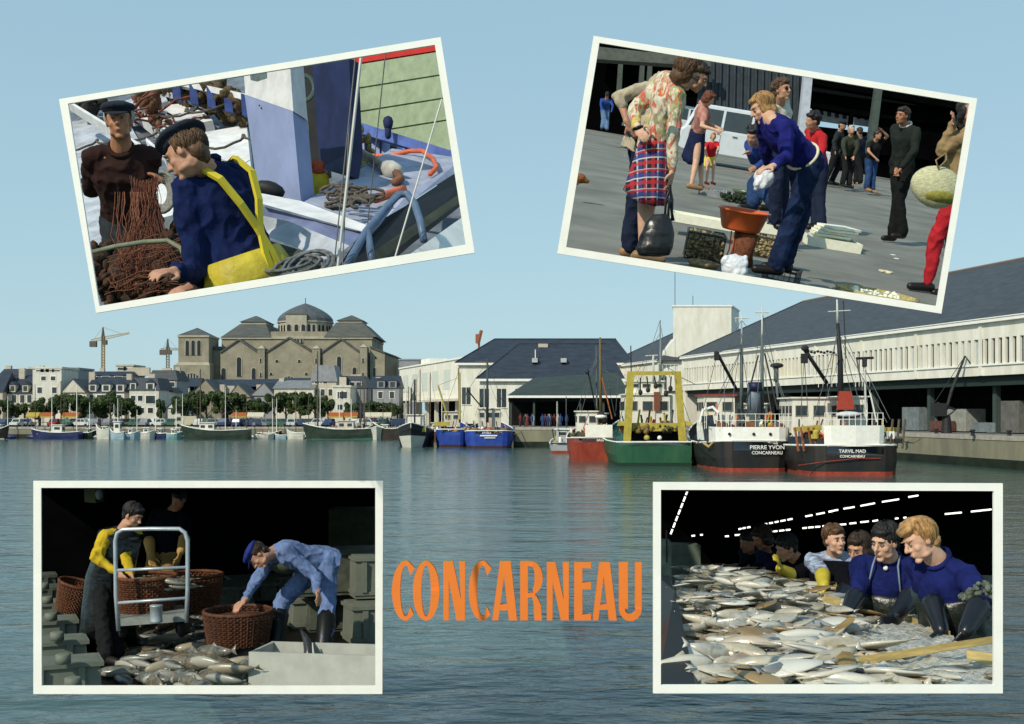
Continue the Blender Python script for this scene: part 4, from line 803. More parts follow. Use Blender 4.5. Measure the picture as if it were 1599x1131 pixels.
person('navy coated figure mostly hidden behind the white haired person', 30.5, (1343, 216), (1342, 244, 1), (-.3, 1, 0), (1342, 206), (-.3, 1, 0), {}, {'r': ((1338, 268), (1336, 284)), 'l': ((1344, 268), (1343, 284))}, hair=HB, top=cloth('navy_coat', (0.012, 0.018, 0.035)), bottom=BLKT, vox=.028, eyes=False, up=U)
person('man in black shirt and blue jeans shading his eyes with one arm', 28.2, (1367, 220), (1361, 250, 1), (.3, -1, 0), (1371, 211), (.7, -.7, -.2), {'l': ((1386, 213, -1), (1377, 204, -1)), 'r': ((1356, 236), (1367, 247, -1))}, {'r': ((1356, 274), (1353, 292)), 'l': ((1363, 275), (1362, 295))}, hair=HB, top=cloth('black_shirt', (0.015, 0.014, 0.013)), sleeve='short', bottom=JEAN, shoes=TANSHOE, vox=.024, eyes=False, up=U)
SUITG = cloth('dark_green_suit', (0.016, 0.021, 0.017)); 
p = person('man in dark suit jacket and open white collar standing alone on the asphalt', 15.3, (1415, 196), (1409, 255, 1), (-.8, -.55, 0), (1409, 181), (-.85, -.5, -.1), {'l': ((1428, 236, -1), (1408, 262, -1)), 'r': ((1400, 236, 1), (1400, 262, -1))}, {'l': ((1404, 312, -1), (1409, 362, 1)), 'r': ((1402, 310, -1), (1394, 366, 1))}, hair=HB, skin=SKIN2, top=SUITG, bottom=BLKT, shoes='black', vox=.013, up=U, hem=.14, collar=mat('white_collar', (.6, .6, .58), .8))
BEI2 = cloth('tan_quilted_jacket', (0.26, 0.18, 0.09)); REDT = cloth('red_trousers', (.42, .02, .03), .1)
p = person('woman in tan jacket and red trousers with a straw bag at the frame edge', 10.6, (1505, 196), (1492, 290, 1), (-.9, -.2, 0), (1513, 172), (.3, -1, 0), {'l': ((1468, 238, -1), (1488, 192, -1), (1490, 182, -1))}, {'l': ((1462, 372, -1), (1449, 440, 1)), 'r': ((1488, 375, 1), (1486, 450, 1))}, hair=HK, hairstyle='long', top=BEI2, bottom=REDT, shoes='slim', vox=.012, up=U, fat=.95)
t = thing('straw_bag', 'pale straw bag hanging from the arm of the woman in red trousers', 'bag', at(1462, 290, 10.1)); O = t.location.copy(); c = O
mb = MB(); mb.ell(c, V((.225, 0, -.02)), V((0, .12, 0)), V((.0, 0, .165)), 22, 12); mb.v = [p_ + V((0, 0, .06 * (1 - ((p_ - c).x / .22) ** 2) * (1 if p_.z < c.z else -.2) * -.6)) for p_ in mb.v]
mb.build('bag_body', mat('pale_straw', (0.50, 0.49, 0.30), .85, .25, 30, .004, 60, stretch=(1, 1, 3)), t, True, rel=O)
mb = MB(); mb.ell(c + V((.01, -.02, -.10)), V((.17, 0, -.02)), V((0, .11, 0)), V((0, 0, .075)), 20, 8); mb.build('bag_bottom', mat('olive_straw', (0.26, 0.24, 0.05), .85, .3, 30, .004, 60), t, True, rel=O)
for dx in (-.04, .05): MB().tube([c + V((-.02, -.1, .13)), c + V((dx, -.1, .2)), c + V((.06, -.06, .27)), c + V((.1, -.04, .14))], .008, 5).build('handle', mat('straw_cord', (.3, .22, .1), .8), t, True, rel=O)
# dog at left edge
t = thing('dog', 'reddish brown dog with only its head inside the left frame edge', 'dog', GR.hit(905, 318)); O = t.location.copy(); DG = mat('reddish_brown_fur', (0.22, 0.075, 0.02), .8, .35, 30, .01, 60)
mb = MB(); dd = O.y; Pp = lambda x, y, z=0: at(x, y, dd + z)
mb.cap(Pp(868, 290), .13, Pp(845, 296), .11); mb.cap(Pp(872, 288), .12, Pp(897, 280), .075); mb.ell(Pp(906, 279), V((.075, 0, 0)), V((0, .06, 0)), V((0, 0, .062))); mb.cap(Pp(908, 280), .045, Pp(917, 284), .028)
mb.ell(Pp(901, 284, -.05), V((.025, 0, 0)), V((0, .015, 0)), V((-.01, 0, .055)));
for x, z in ((870, -.06), (876, .06), (842, -.06), (848, .06)): mb.cap(Pp(x, 295, z), .045, Pp(x + 1, 315, z), .025)
fuse(mb, 'body', DG, t, O, .014, .01, CL2, 1); MB().sph(Pp(919, 283), .012, 8, 5).build('nose', SHOE, t, True, rel=O)
# stalls and goods
SHELL = mat('shells', (0.10, 0.07, 0.03), .6, .4, 40, spec=.4, col2=(.42, .33, .17)); POLY = mat('polystyrene', (0.82, 0.81, 0.66), .9, .06, 20, .002, 80)
ORG = mat('orange_plastic', (0.72, 0.13, 0.03), .35, .06, spec=.5)
t = thing('basin', 'orange plastic basin standing on a red netted stool', 'basin', GR.hit(1156, 364, .0)); 
c = at(1156, 360, 9.6); t.location = c; 
MB().lathe((0, 0, 0), [(.001, 0), (.15, 0), (.165, .02), (.205, .155), (.222, .16), (.222, .172), (.198, .168), (.155, .03), (.14, .018), (.001, .018)], 28, GR.u).build('bowl', ORG, t, True)
MB().lathe(GR.u * .02, [(.001, 0), (.16, .0), (.185, .09), (.001, .095)], 24, GR.u).build('contents', mat('pink_water', (.55, .25, .18), .25, .3, 20), t, True)
t = thing('stool', 'red netted stool under the orange basin', 'stool', at(1156, 392, 9.65)); MB().lathe((0, 0, -.12), [(.001, 0), (.11, .0), (.085, .1), (.10, .27), (.001, .28)], 16, GR.u).build('seat', mat('red_brown_net', (.14, .045, .02), .8, .4, 40), t, True)
for k in range(8):
    a = k * .785; q = GR.r * math.cos(a) + GR.n * math.sin(a); MB().tube([GR.u * -.12 + q * .115, GR.u * 0.0 + q * .092, GR.u * .15 + q * .105], .006, 5).build('rib', ORG, t)
def wire_crate(label, px, py, sx, sy, sz, rz=0, fill=True, z=0, d=None, seed=1, m=None, fm=None):
    p_ = GR.hit(px, py, z); t = thing('wire_crate', label, 'crate', p_); M4 = GM(GR, p_, rz); O = t.location.copy(); m = m or mat('dark_wire_mesh', (.05, .05, .045), .5, .2)
    def T(q): return M4 @ V(q) - O
    for zz in (0, sz): MB().tube([T((a * sx / 2, b * sy / 2, zz)) for a, b in ((-1, -1), (1, -1), (1, 1), (-1, 1))], .012, 5, closed=True).build('rim' if zz else 'base', m, t)
    mb = MB(); n = int(sx / .045)
    for i in range(n + 1):
        x = -sx / 2 + sx * i / n
        for y in (-sy / 2, sy / 2): mb.tube([T((x, y, 0)), T((x, y, sz))], .0035, 4)
    for i in range(int(sy / .045) + 1):
        y = -sy / 2 + sy * i / int(sy / .045)
        for x in (-sx / 2, sx / 2): mb.tube([T((x, y, 0)), T((x, y, sz))], .0035, 4)
    for k in range(1, int(sz / .045)): mb.tube([T((a * sx / 2, b * sy / 2, k * .045)) for a, b in ((-1, -1), (1, -1), (1, 1), (-1, 1))], .0035, 4, closed=True)
    mb.build('mesh_sides', m, t)['kind'] = 'stuff'
    if fill:
        mb = MB(); rr = random.Random(seed); R3 = M4.to_3x3()
        mb.box((0, 0, 0), (sx * .93, sy * .93, sz * .7)); mb.v = [T(q + V((0, 0, sz * .42))) for q in mb.v]
        lumps(mb, T((0, 0, sz * .72)), R3 @ V((sx * .45, 0, 0)), R3 @ V((0, sy * .45, 0)), R3 @ V((0, 0, sz * .25)), 110, .022, rr)
        lumps(mb, T((0, -sy * .46, sz * .1)), R3 @ V((sx * .46, 0, 0)), R3 @ V((0, .005, 0)), R3 @ V((0, 0, sz * .75)), 110, .02, rr)
        o = mb.build('shellfish', fm or SHELL, t, True); o['kind'] = 'stuff'
    return t
wire_crate('wire crate of brown shellfish left of the orange basin', 1096, 404, .34, .36, .24, .1, seed=2)
wire_crate('wire crate of pale shellfish right of the orange basin', 1190, 400, .28, .34, .2, .1, seed=3)
wire_crate('empty wire crate around the ankles of the woman in dark jeans', 1218, 442, .28, .28, .12, -.2, fill=False)
t = thing('basket', 'low tan basket of shellfish beside the clear plastic bag', 'basket', GR.hit(1096, 424)); basket(t, V(t.location), .10, .12, .07, GR.u, 18, 5, mat('tan_wicker', (.28, .2, .1), .8, .3, 30))
mb = MB(); lumps(mb, GR.u * .06, GR.r * .075, GR.n * .075, GR.u * .02, 60, .014, random.Random(4)); mb.build('shellfish', SHELL, t, True)['kind'] = 'stuff'
def slab_box(name, label, cat, px, py, sx, sy, sz, rz, m, z=0.0, lid=False):
    p_ = GR.hit(px, py, z); t = thing(name, label, cat, p_); open_box(t, GM(GR, p_, rz), sx, sy, sz, .022, m); return t
slab_box('foam_tray', 'long white foam tray behind the orange basin', 'tray', 1100, 352, .75, .34, .09, .05, POLY, z=.14)
slab_box('foam_tray', 'short white foam tray with shells right of the orange basin', 'tray', 1192, 362, .34, .3, .1, .1, POLY, z=.14)
slab_box('foam_box', 'large white foam fish box on the asphalt right of the dark jeans', 'box', 1296, 386, .62, .5, .11, .15, POLY)
for k in range(4):
    p_ = GR.hit(1297, 384) + GR.r * (.03 * k - .04) + GR.n * (.02 * (k % 2)) + U * (.112 + k * .034); t = MB(); t.box((0, 0, .014), (.42, .32, .028)); o = t.build('foam_cover', POLY, None); GR.place(o, p_, .25 + k * .12); tag(o, ['lowest white foam lid lying askew in the large foam box', 'second white foam lid from the bottom of the stack', 'third white foam lid from the bottom of the stack', 'top white foam lid of the stack in the foam box'][k], 'lid')
p_ = GR.hit(1328, 385, .04); o = MB().box((0, 0, 0), (.22, .18, .09)).build('foam_block', POLY); GR.place(o, p_, .5); tag(o, 'loose white foam block at the right end of the foam box', 'foam block')
t = thing('fish_tray', 'grey tray of small fish behind the long foam tray', 'tray', GR.hit(1122, 308)); open_box(t, GM(GR, GR.hit(1122, 308), -.1), .62, .45, .1, .015, mat('galvanised_tray', (.25, .27, .28), .5, .2))
mb = MB(); M4 = GM(GR, GR.hit(1122, 308), 0); lumps(mb, M4 @ V((0, 0, .06)) - t.location, GR.r * .27, GR.n * .18, GR.u * .04, 90, .025, random.Random(6)); mb.build('small_fish', fishmat('small_fish_silver', (.12, .13, .13), (.5, .52, .52)), t, True)['kind'] = 'stuff'
t = thing('scale_dish', 'green rimmed shallow dish with pale contents behind the orange basin', 'dish', GR.hit(1160, 304, .12)); MB().lathe((0, 0, 0), [(.001, 0), (.12, .0), (.2, .06), (.19, .065), (.11, .015), (.001, .015)], 20, GR.u).build('dish', mat('dull_green_enamel', (.1, .14, .07), .4), t, True)
MB().lathe(GR.u * .03, [(.001, 0), (.15, 0), (.001, .035)], 16, GR.u).build('contents', POLY, t, True)
t = thing('goods_heap', 'dark green heap of weed and shellfish beside the scale dish', 'heap', GR.hit(1155, 318)); mb = MB(); lumps(mb, V(), GR.r * .3, GR.n * .2, GR.u * .12, 70, .04, random.Random(9)); mb.build('weed', mat('weed', (.02, .03, .015), .8, .4, 20), t, True)
PLB = mat('clear_plastic_bag', (.72, .74, .78), .2, .08, 10, .01, 30, spec=.6)
def bag(name, label, cat, c, sx, sz, m, seed, vox=.012):
    rr = random.Random(seed); mb = MB(); mb.ell(V(), V((sx, 0, 0)), V((0, sx * .7, 0)), V((0, 0, sz)))
    for _ in range(12): mb.ell(V((rr.uniform(-1, 1) * sx * .8, rr.uniform(-.5, 0) * sx, rr.uniform(-1, .6) * sz)), V((sx * .35, 0, sx * .2)), V((0, sx * .3, 0)), V((0, 0, sz * .35)), 8, 5)
    o = mb.build(name, m, None, True, loc=c); r_ = o.modifiers.new('r', 'REMESH'); r_.mode = 'VOXEL'; r_.voxel_size = vox; d_ = o.modifiers.new('d', 'DISPLACE'); d_.texture = CL2; d_.strength = .014; MODDED.append(o); return tag(o, label, cat)
bag('plastic_bag', 'clear white plastic bag full of shells at the bottom of the frame', 'plastic bag', at(1146, 416, 9.2), .105, .10, PLB, 5)
bag('plastic_bag', 'white plastic bag held between the blond woman and the crouching one', 'plastic bag', at(1193, 277, 9.3), .085, .085, PLB, 7)
t = thing('starfish', 'pale dried starfish lying alone on the asphalt', 'starfish', GR.hit(1383, 426)); mb = MB()
for k in range(5):
    a = k * 1.2566 + .3; q = GR.r * math.cos(a) + GR.n * math.sin(a); mb.cap(V(), .028, q * .07 + GR.u * .012, .012)
fuse(mb, 'body', mat('pale_starfish', (.6, .55, .38), .9), t, V(), .008)
t = thing('straw_mat', 'flat oval straw tray with pale shells at the lower frame edge', 'tray', GR.hit(1368, 466)); mb = MB(); mb.loft([mb.ring(V(), GR.r * .34, GR.n * .24, 28), mb.ring(U * .05, GR.r * .36, GR.n * .26, 28), mb.ring(U * .055, GR.r * .33, GR.n * .23, 28), mb.ring(U * .02, GR.r * .31, GR.n * .21, 28)]); mb.build('tray_rim', mat('tan_straw', (.42, .34, .14), .85, .3, 40), t, True)
mb = MB(); lumps(mb, U * .03, GR.r * .2, GR.n * .13, U * .02, 40, .022, random.Random(3)); mb.build('shells', POLY, t, True)['kind'] = 'stuff'
# ------------------------------------------------------------------ display scene: sorting the catch in the dark hall (lower left)
STAGE = BL
GB = Ground(325, 697, 0, 2.0)
WETD = mat('wet_unlit_floor', (0.003, 0.003, 0.003), .5, .4, 5, .004, 20, spec=.1, col2=(.010, .008, .006))  # wet floor, the darkness of the unlit hall put into its colour
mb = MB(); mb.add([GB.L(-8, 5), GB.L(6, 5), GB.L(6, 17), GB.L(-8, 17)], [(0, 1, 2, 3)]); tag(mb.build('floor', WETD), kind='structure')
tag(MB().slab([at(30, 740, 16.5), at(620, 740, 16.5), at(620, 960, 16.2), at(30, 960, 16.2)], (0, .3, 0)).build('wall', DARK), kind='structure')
tag(MB().slab([at(20, 764, 11.4), at(630, 764, 11.4), at(630, 764, 16.5), at(20, 764, 16.5)], (0, 0, .05)).build('ceiling', DARK), kind='structure')  # slab added over the rear part to shade the man and boxes there
GREYB = mat('grey_green_plastic', (0.15, 0.165, 0.13), .6, .12, 5, .001, 30); PALEB = mat('pale_grey_plastic', (0.42, 0.43, 0.38), .55, .1, 5, .001, 30); DIMG = mat('dull_green_grey_box', (0.065, 0.075, 0.055), .8, .3, 8, .003, 30)
def fbox(label, px, py, sx, sy, sz, rz, m, z=0, grip=True, group=None, name='fish_box'):
    p_ = GB.hit(px, py, z); t = thing(name, label, 'fish box', p_, group=group); M4 = GM(GB, p_, rz); open_box(t, M4, sx, sy, sz, .025, m)
    for s in ((-1, 1) if grip else ()):
        mb = MB(); mb.box((s * (sx / 2 + .022), 0, sz * .62), (.04, .14, .09)); mb.v = [M4 @ q - t.location for q in mb.v]; mb.build('grip', m, t)
    return t
def cratesolid(label, px, py, sx, sy, sz, rz, m, z=0, name='fish_box', bands=2):
    """closed upturned box with ribs round its sides"""
    p_ = GB.hit(px, py, z); t = thing(name, label, 'fish box', p_); M4 = GM(GB, p_, rz)
    mb = MB(); b = [(-sx / 2, -sy / 2, 0), (sx / 2, -sy / 2, 0), (sx / 2, sy / 2, 0), (-sx / 2, sy / 2, 0)]; mb.hexa(b, [(x * .96, y * .95, sz) for x, y, _ in b]); mb.v = [M4 @ q - t.location for q in mb.v]; mb.build('shell', m, t)
    for i in range(bands):
        mb = MB(); mb.box((0, 0, sz * (.12 + .8 * i)), (sx + .03, sy + .03, .035)); mb.v = [M4 @ q - t.location for q in mb.v]; mb.build('rib', m, t)
    for s in (-.25, .25):
        mb = MB(); mb.box((s * sx, -sy / 2 - .015, sz * .5), (.05, .035, sz * .7)); mb.v = [M4 @ q - t.location for q in mb.v]; mb.build('grip', m, t)
    return t
lab = ['nearest pale box at the bottom left corner of the dark hall', 'second pale box behind the one in the corner', 'third pale box going back along the left frame edge', 'fourth box going back along the left frame edge', 'fifth smaller looking box going back along the left', 'farthest box of the row along the left frame edge']
for k, (x, y) in enumerate([(92, 1080), (78, 1042), (70, 1006), (62, 975), (58, 948), (54, 926)]):
    cratesolid(lab[k], x, y, .62 - .02 * k, .42, .26, .18, GREYB if k < 4 else DIMG)
    p_ = GB.hit(x + 22 - k * 1.5, y - 6, .28); o = MB().lathe((0, 0, 0), [(.001, 0), (.06, 0), (.058, .07), (.045, .075), (.001, .075)], 14).build('float_block', GREYB, None, True); o.location = p_; tag(o, ['pale round block on the corner box', 'pale round block on the second box', 'pale round block on the third box', 'pale round block on the fourth box', 'pale round block on the fifth box', 'pale round block on the farthest box'][k], 'block')
# right: box in front, stacks behind
t = fbox('long white fish box open at the top in the lower right corner', 520, 1078, 1.25, .52, .34, -.42, PALEB, grip=True)
t = thing('eel', 'dark curved tail of a large fish standing up out of the long white box', 'fish', at(476, 1040, 9.7)); O = t.location.copy()
MB().tube([at(478, 1050, 9.6), at(482, 1034, 9.6), at(483, 1015, 9.65), at(478, 998, 9.7), at(470, 984, 9.75)], [.05, .055, .045, .03, .012], 10).build('body', mat('dark_fish_skin', (.03, .03, .03), .25, .3, 10, spec=.6), t, True, rel=O)
MB().tube([at(488, 1046, 9.55), at(490, 1025, 9.58), at(488, 1004, 9.65)], [.008, .012, .006], 6).build('belly_stripe', mat('pale_fish_belly', (.5, .48, .42), .3), t, True, rel=O)
mb = MB(); mb.tube([at(484, 1054, 9.5), at(500, 1044, 9.5), at(520, 1046, 9.5), at(540, 1056, 9.4), at(552, 1064, 9.35)], [.02, .045, .03, .04, .02], 8); c = at(515, 1050, 9.5); tag(mb.build('fish', MATS['dark_fish_skin'], None, True, rel=c, loc=c), 'dark slender fish lying in the long white box', 'fish')
o = MB().sph((0, 0, 0), .075, 12, 8).build('float', PALEB, None, True); o.location = at(430, 1028, 9.8); tag(o, 'pale round float in the left end of the long white box', 'float')
cratesolid('dull green upturned box at the far right behind the bending man', 548, 978, 1.0, .6, .38, .05, DIMG)
cratesolid('pale dull box beside the trouser leg of the bending man', 500, 975, .7, .5, .32, .1, GREYB)
cratesolid('grey box at the right frame edge below the two stacked boxes', 580, 1000, .5, .5, .4, .1, GREYB)
cratesolid('wide grey green box stacked behind the bending man', 532, 925, 1.0, .5, .48, .06, DIMG, z=.42)
cratesolid('end box of the upper stack by the right frame edge', 574, 930, .35, .5, .44, .06, GREYB, z=.42)
tag(MB().slab([at(513, 796, 15), at(590, 796, 15), at(590, 862, 15), at(513, 855, 15)], (0, .5, 0)).build('stacked_panel', mat('dark_olive_board', (.022, .027, .014), .9, .3, 6)), 'dark olive board standing above the stacked boxes', 'board')
for k, (x, y, l) in enumerate([(345, 940, 'dim flat box behind the bending man, left one'), (380, 935, 'dim flat box just behind the blue cap'), (405, 925, 'dim flat box behind the shoulder of the bending man')]): cratesolid(l, x, y, .8, .6, .22, .1 * k, DIMG)
t = thing('machine', 'dim green machine with a pale lamp dome at the top left of the hall', 'machine', at(148, 775, 14)); O = t.location.copy(); MB().slab([at(131, 760, 14), at(149, 760, 14), at(149, 786, 14), at(132, 784, 14)], (0, .3, 0)).build('housing', mat('dull_olive', (.09, .10, .04), .7), t, rel=O); MB().ell(at(155, 772, 13.9), V((.045, 0, 0)), V((0, .05, 0)), V((0, 0, .07))).build('dome', mat('pale_blue_grey', (.22, .28, .30), .4), t, True, rel=O)
# trolley
STEEL = mat('galvanised_tube', (.42, .48, .52), .35, .12, 10, metal=.35)
t = thing('trolley', 'grey tubular steel trolley with three cross bars holding wicker baskets', 'trolley', GB.hit(240, 1000)); O = t.location.copy(); D = 10.2
T_ = lambda x, y, z=0: at(x, y, D + z)
MB().tube([T_(185, 985), T_(181, 930), T_(180, 845), T_(183, 833), T_(192, 827), T_(235, 826), T_(280, 826), T_(289, 832), T_(293, 845), T_(293, 920), T_(291, 972)], .019, 8).build('frame', STEEL, t, True, rel=O)
for (a, b) in (((181, 891), (293, 886)), ((181, 942), (293, 934))): MB().tube([T_(*a), T_(*b)], .014, 8).build('cross_bar', STEEL, t, True, rel=O)
q = [T_(184, 966, 0), T_(292, 958, 0), T_(286, 945, .8), T_(196, 948, .8)]; MB().slab(q, (0, 0, -.07)).build('platform', mat('grey_worn_steel', (.2, .22, .2), .6, .3, 8), t, rel=O)
for x, z in ((192, .1), (284, .1), (200, .7), (280, .7)): MB().lathe(T_(x, 984 - z * 10, z), [(.001, -.02), (.07, -.02), (.075, 0), (.07, .02), (.001, .02)], 14, (1, 0, 0)).build('wheel', TYRE, t, True, rel=O)
t = thing('can', 'pale grey tin can on the front of the trolley platform', 'can', at(244, 972, 10.0)); MB().lathe((0, 0, 0), [(.001, 0), (.052, 0), (.055, .012), (.052, .02), (.052, .135), (.056, .14), (.056, .15), (.001, .15)], 18).build('body', mat('tin', (.36, .40, .42), .4, .15, metal=.4), t, True)
ROSE = mat('reddish_wicker', (0.11, 0.042, 0.02), .7, .4, 30, spec=.2)
def wbasket(label, px, py, d, r0, r1, h, m, fill=None, tilt=(0, 0, 1)):
    t = thing('wicker_basket', label, 'basket', at(px, py, d)); basket(t, V(t.location), r0, r1, h, tilt, 34, 17, m); return t
wbasket('wicker basket full of fish standing on the trolley', 229, 956, 10.65, .23, .27, .33, ROSE)
wbasket('reddish wicker basket at the right of the trolley', 305, 952, 11.8, .22, .27, .36, ROSE)
wbasket('small wicker basket in the dark behind the left man', 110, 954, 12.2, .15, .2, .3, ROSE, tilt=(.3, 0, 1))
wbasket('dark wicker basket under the hand of the bending man', 372, 1003, 10.3, .26, .30, .28, mat('dark_red_wicker', (.09, .035, .018), .7, .4, 30))
# fish
FM = [fishmat('haddock_grey', (.04, .04, .03), (.34, .33, .27)), fishmat('haddock_brown', (.06, .05, .03), (.32, .28, .2)), fishmat('haddock_dark', (.02, .022, .02), (.30, .30, .26))]
FISH = [fish_mesh(.52, FM[i % 3], i) for i in range(6)]
rr = random.Random(21)
def lay(me, p, yaw, tilt, sc, g, label, group, roll=0):
    o = obj('fish', me); o.rotation_euler = (g.M @ Matrix.Rotation(yaw, 3, 'Z') @ Matrix.Rotation(tilt, 3, 'Y') @ Matrix.Rotation(roll, 3, 'X')).to_euler(); o.location = p; o.scale = (sc,) * 3
    tag(o, label, 'fish', group); return o
for k in range(80):
    u_, v_ = rr.random(), rr.random(); px = 178 + 215 * u_; py = 992 + 78 * v_ + 6 * math.sin(px * .05)
    if px < 215 and py > 1040: continue
    hgt = .16 * math.exp(-((px - 300) / 70) ** 2) * math.exp(-((py - 1035) / 30) ** 2)
    k_ = rr.randrange(6); lay(FISH[k_], GB.hit(px, py, .03 + hgt + rr.random() * .05), rr.uniform(-1.2, .5), rr.uniform(-.12, .12), rr.uniform(.65, 1.0), GB, ('grey', 'brownish', 'dark backed')[k_ % 3] + ' fish at the ' + ('left end' if px < 245 else 'right end' if px > 330 else 'middle') + (' of the floor pile, trolley side' if py < 1030 else ' of the floor pile, near side'), 'fish piled on the dark floor', rr.uniform(-1.7, 1.7))
lay(FISH[0], GB.hit(150, 1050, .05), -.05, 0, 1.1, GB, 'single pale fish stretched out left of the pile', None)
for k in range(9): lay(FISH[k % 6], at(208 + k * 7, 905 + (k % 3) * 5, 10.5 + (k % 2) * .1), rr.uniform(-.5, .5), rr.uniform(-.2, .2), .62, GB, 'silvery fish in the basket on the trolley', 'fish in the trolley basket')
fmb = MB()
for k in range(150):
    me = FISH[k % 6]; px, py = (rr.uniform(292, 400), rr.uniform(962, 1000)) if k < 70 else (rr.uniform(180, 395), rr.uniform(990, 1064)); M_ = Matrix.Translation(GB.hit(px, py, .03)) @ Matrix.Rotation(rr.uniform(-1, 1), 4, 'Z') @ Matrix.Scale(.55 if k < 70 else .8, 4)
    fmb.add([M_ @ v.co for v in me.vertices], [tuple(p_.vertices) for p_ in me.polygons])
tag(fmb.build('fish_pile', FM[2], None, True), 'dark lower layer of the fish pile and small fish scattered behind it', 'fish pile', kind='stuff')
# people
APK = mat('black_wet_apron', (.005, .006, .007), .22, .3, 8, .012, 14, spec=.5); YLS = cloth('yellow_sleeves', (.50, .35, .02)); BOILER = cloth('washed_blue_overalls', (.13, .19, .36), .3, bump=.006, bscale=30); NVC = cloth('blue_cap_cloth', (.02, .03, .16))
def apron(p, m, t1=.72, ln=.55, k=1.0, nm='apron'):
    mb = MB(); rg = []; up_ = V((0, 0, 1)); n_ = 30; hp, nk, rt, fc = p['hp'], p['nk'], p['rt'], p['fc']
    for c, a, b in ((hp - up_ * ln, .26, .22), (hp - up_ * ln * .5, .235, .20), (hp, .205, .17), (hp.lerp(nk, .4), .185, .155), (hp.lerp(nk, t1), .19, .16)):
        rg.append([c + rt * math.cos(6.2832 * i / n_) * a * k * (1 + .03 * math.sin(7 * 6.28 * i / n_)) + fc * math.sin(6.2832 * i / n_) * b * k * (1 + .03 * math.sin(7 * 6.28 * i / n_)) for i in range(n_)])
    c, a, b = hp.lerp(nk, t1 + .02), .150, .105; rg.append([c + rt * math.cos(6.2832 * i / n_) * a * k + fc * math.sin(6.2832 * i / n_) * b * k for i in range(n_)])
    mb.loft(rg); o = mb.build(nm, m, p['root'], True, rel=p['O']); return o
p = person('man in black apron and yellow sleeves reaching into the basket on the trolley', 10.9, (191, 828), (172, 905, 1), (.7, -.5, -.2), (208, 806), (.85, -.35, -.45), {'r': ((149, 872, -1), (183, 893, -1), (193, 905, -1)), 'l': ((195, 868, -1), (204, 896, -1))}, {'r': ((160, 965), (165, 1020)), 'l': ((178, 965), (182, 1020))}, hair=HK, skin=SKIN, top=YLS, bottom=BLKT, vox=.010, shoes='black', topname='shirt')
apron(p, APK, .93, .62, 1.14)
mb = MB(); mb.loft([mb.ring(p['hp'].lerp(p['nk'], t_), p['rt'] * a, p['fc'] * b, 20) for t_, a, b in ((.3, .178, .14), (.75, .2, .15), (.95, .17, .12), (1.03, .08, .08))]); mb.build('waistcoat', mat('black_waistcoat', (.008, .009, .012), .9), p['root'], True, rel=p['O'])
p = person('man in dark navy jacket and tan oilskins standing in the dark behind the trolley', 12.6, (268, 797), (256, 868, 1), (-.3, -.8, -.3), (279, 780), (-.2, -.9, -.4), {'r': ((232, 838, -1), (236, 868, -1)), 'l': ((290, 835, -1), (282, 862, -1))}, {'r': ((232, 915), (236, 965)), 'l': ((262, 915), (262, 968))}, hair=HK, skin=SKIN2, top=cloth('very_dark_navy', (.002, .0025, .007)), bottom=cloth('tan_oilskin', (.2, .13, .045)), vox=.014, glove=cloth('tan_glove', (.4, .24, .08)), shoes='black', eyes=False)
p = person('man in washed blue overalls and blue cap bending down over a dark basket', 10.5, (425, 862), (503, 878, 1), (-.15, -.45, -1), (403, 869), (-.35, -.40, -.85), {'r': ((396, 914, -1), (382, 938, -1), (371, 948, -1), (0, 0, -1)), 'l': ((494, 902, -1), (496, 924, -1), (498, 936, -1), (-.5, 0, -.3))}, {'r': ((440, 940, -1), (430, 1005)), 'l': ((512, 945, -1), (505, 1010))}, hair=HB, hairstyle='under_hat', hat=('cap', NVC), headup=(-.8, .05, .55), skin=SKIN, top=BOILER, bottom=BOILER, vox=.009, shoes='black', hem=.05, fat=1.12)
mb = MB(); mb.ell(p['hp'].lerp(p['nk'], .75) + p['fc'] * .13, p['rt'] * .09, p['fc'] * .05, p['spine'] * .12); mb.build('pullover', cloth('grey_green_pullover', (.06, .065, .045)), p['root'], True, rel=p['O'])
for sgn in (1, -1):
    kn, an = p['L'][sgn]; mb = MB(); mb.cap(kn.lerp(an, .3), .085, an, .075); mb.build('boot', mat('black_rubber', (.008, .008, .008), .4), p['root'], True, rel=p['O'])
# ------------------------------------------------------------------ display scene: women sorting fish at the heap (lower right)
STAGE = BR
GF = Ground(1290, 777, 0, .79)
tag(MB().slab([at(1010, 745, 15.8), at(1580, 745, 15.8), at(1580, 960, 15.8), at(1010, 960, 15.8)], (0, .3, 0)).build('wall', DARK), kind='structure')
tag(MB().slab([at(980, 768, 9.5), at(1620, 768, 9.5), at(1620, 768, 15.8), at(980, 768, 15.8)], (0, 0, .05)).build('ceiling', DARK), kind='structure')  # added sloping slab, its front edge set to keep sun off the rear workers
WOODY = mat('yellow_pine', (.50, .36, .13), .7, .22, 8, .002, 40, stretch=(1, 1, 6)); WOODD = mat('wet_pine', (.30, .19, .06), .6, .3, 8, .002, 40)
t = thing('sorting_table', 'dark steel sided table carrying the great heap of fish', 'table', GF.hit(1200, 1000, -.1)); O = t.location.copy()
MB().slab([GF.hit(1062, 885, -.04), GF.hit(1600, 900, -.04), GF.hit(1700, 1120, -.04), GF.hit(1075, 1120, -.04)], (0, 0, -.08)).build('table_top', mat('wet_table', (.10, .09, .06), .4, .4, 10, spec=.4), t, rel=O)
MB().slab([at(1046, 900, 9.0), at(1056, 925, 7.0), at(1090, 1090, 4.3), at(1015, 1090, 4.3), at(1015, 900, 9.0)], (0, .05, 0)).build('side', mat('black_steel', (.008, .008, .008), .5), t, rel=O)
t = thing('door_post', 'grey green post and wall panel at the left edge of the sorting hall', 'post', at(1050, 900, 11)); O = t.location.copy(); GP = mat('grey_green_wall', (.10, .13, .10), .8, .2, 8); 
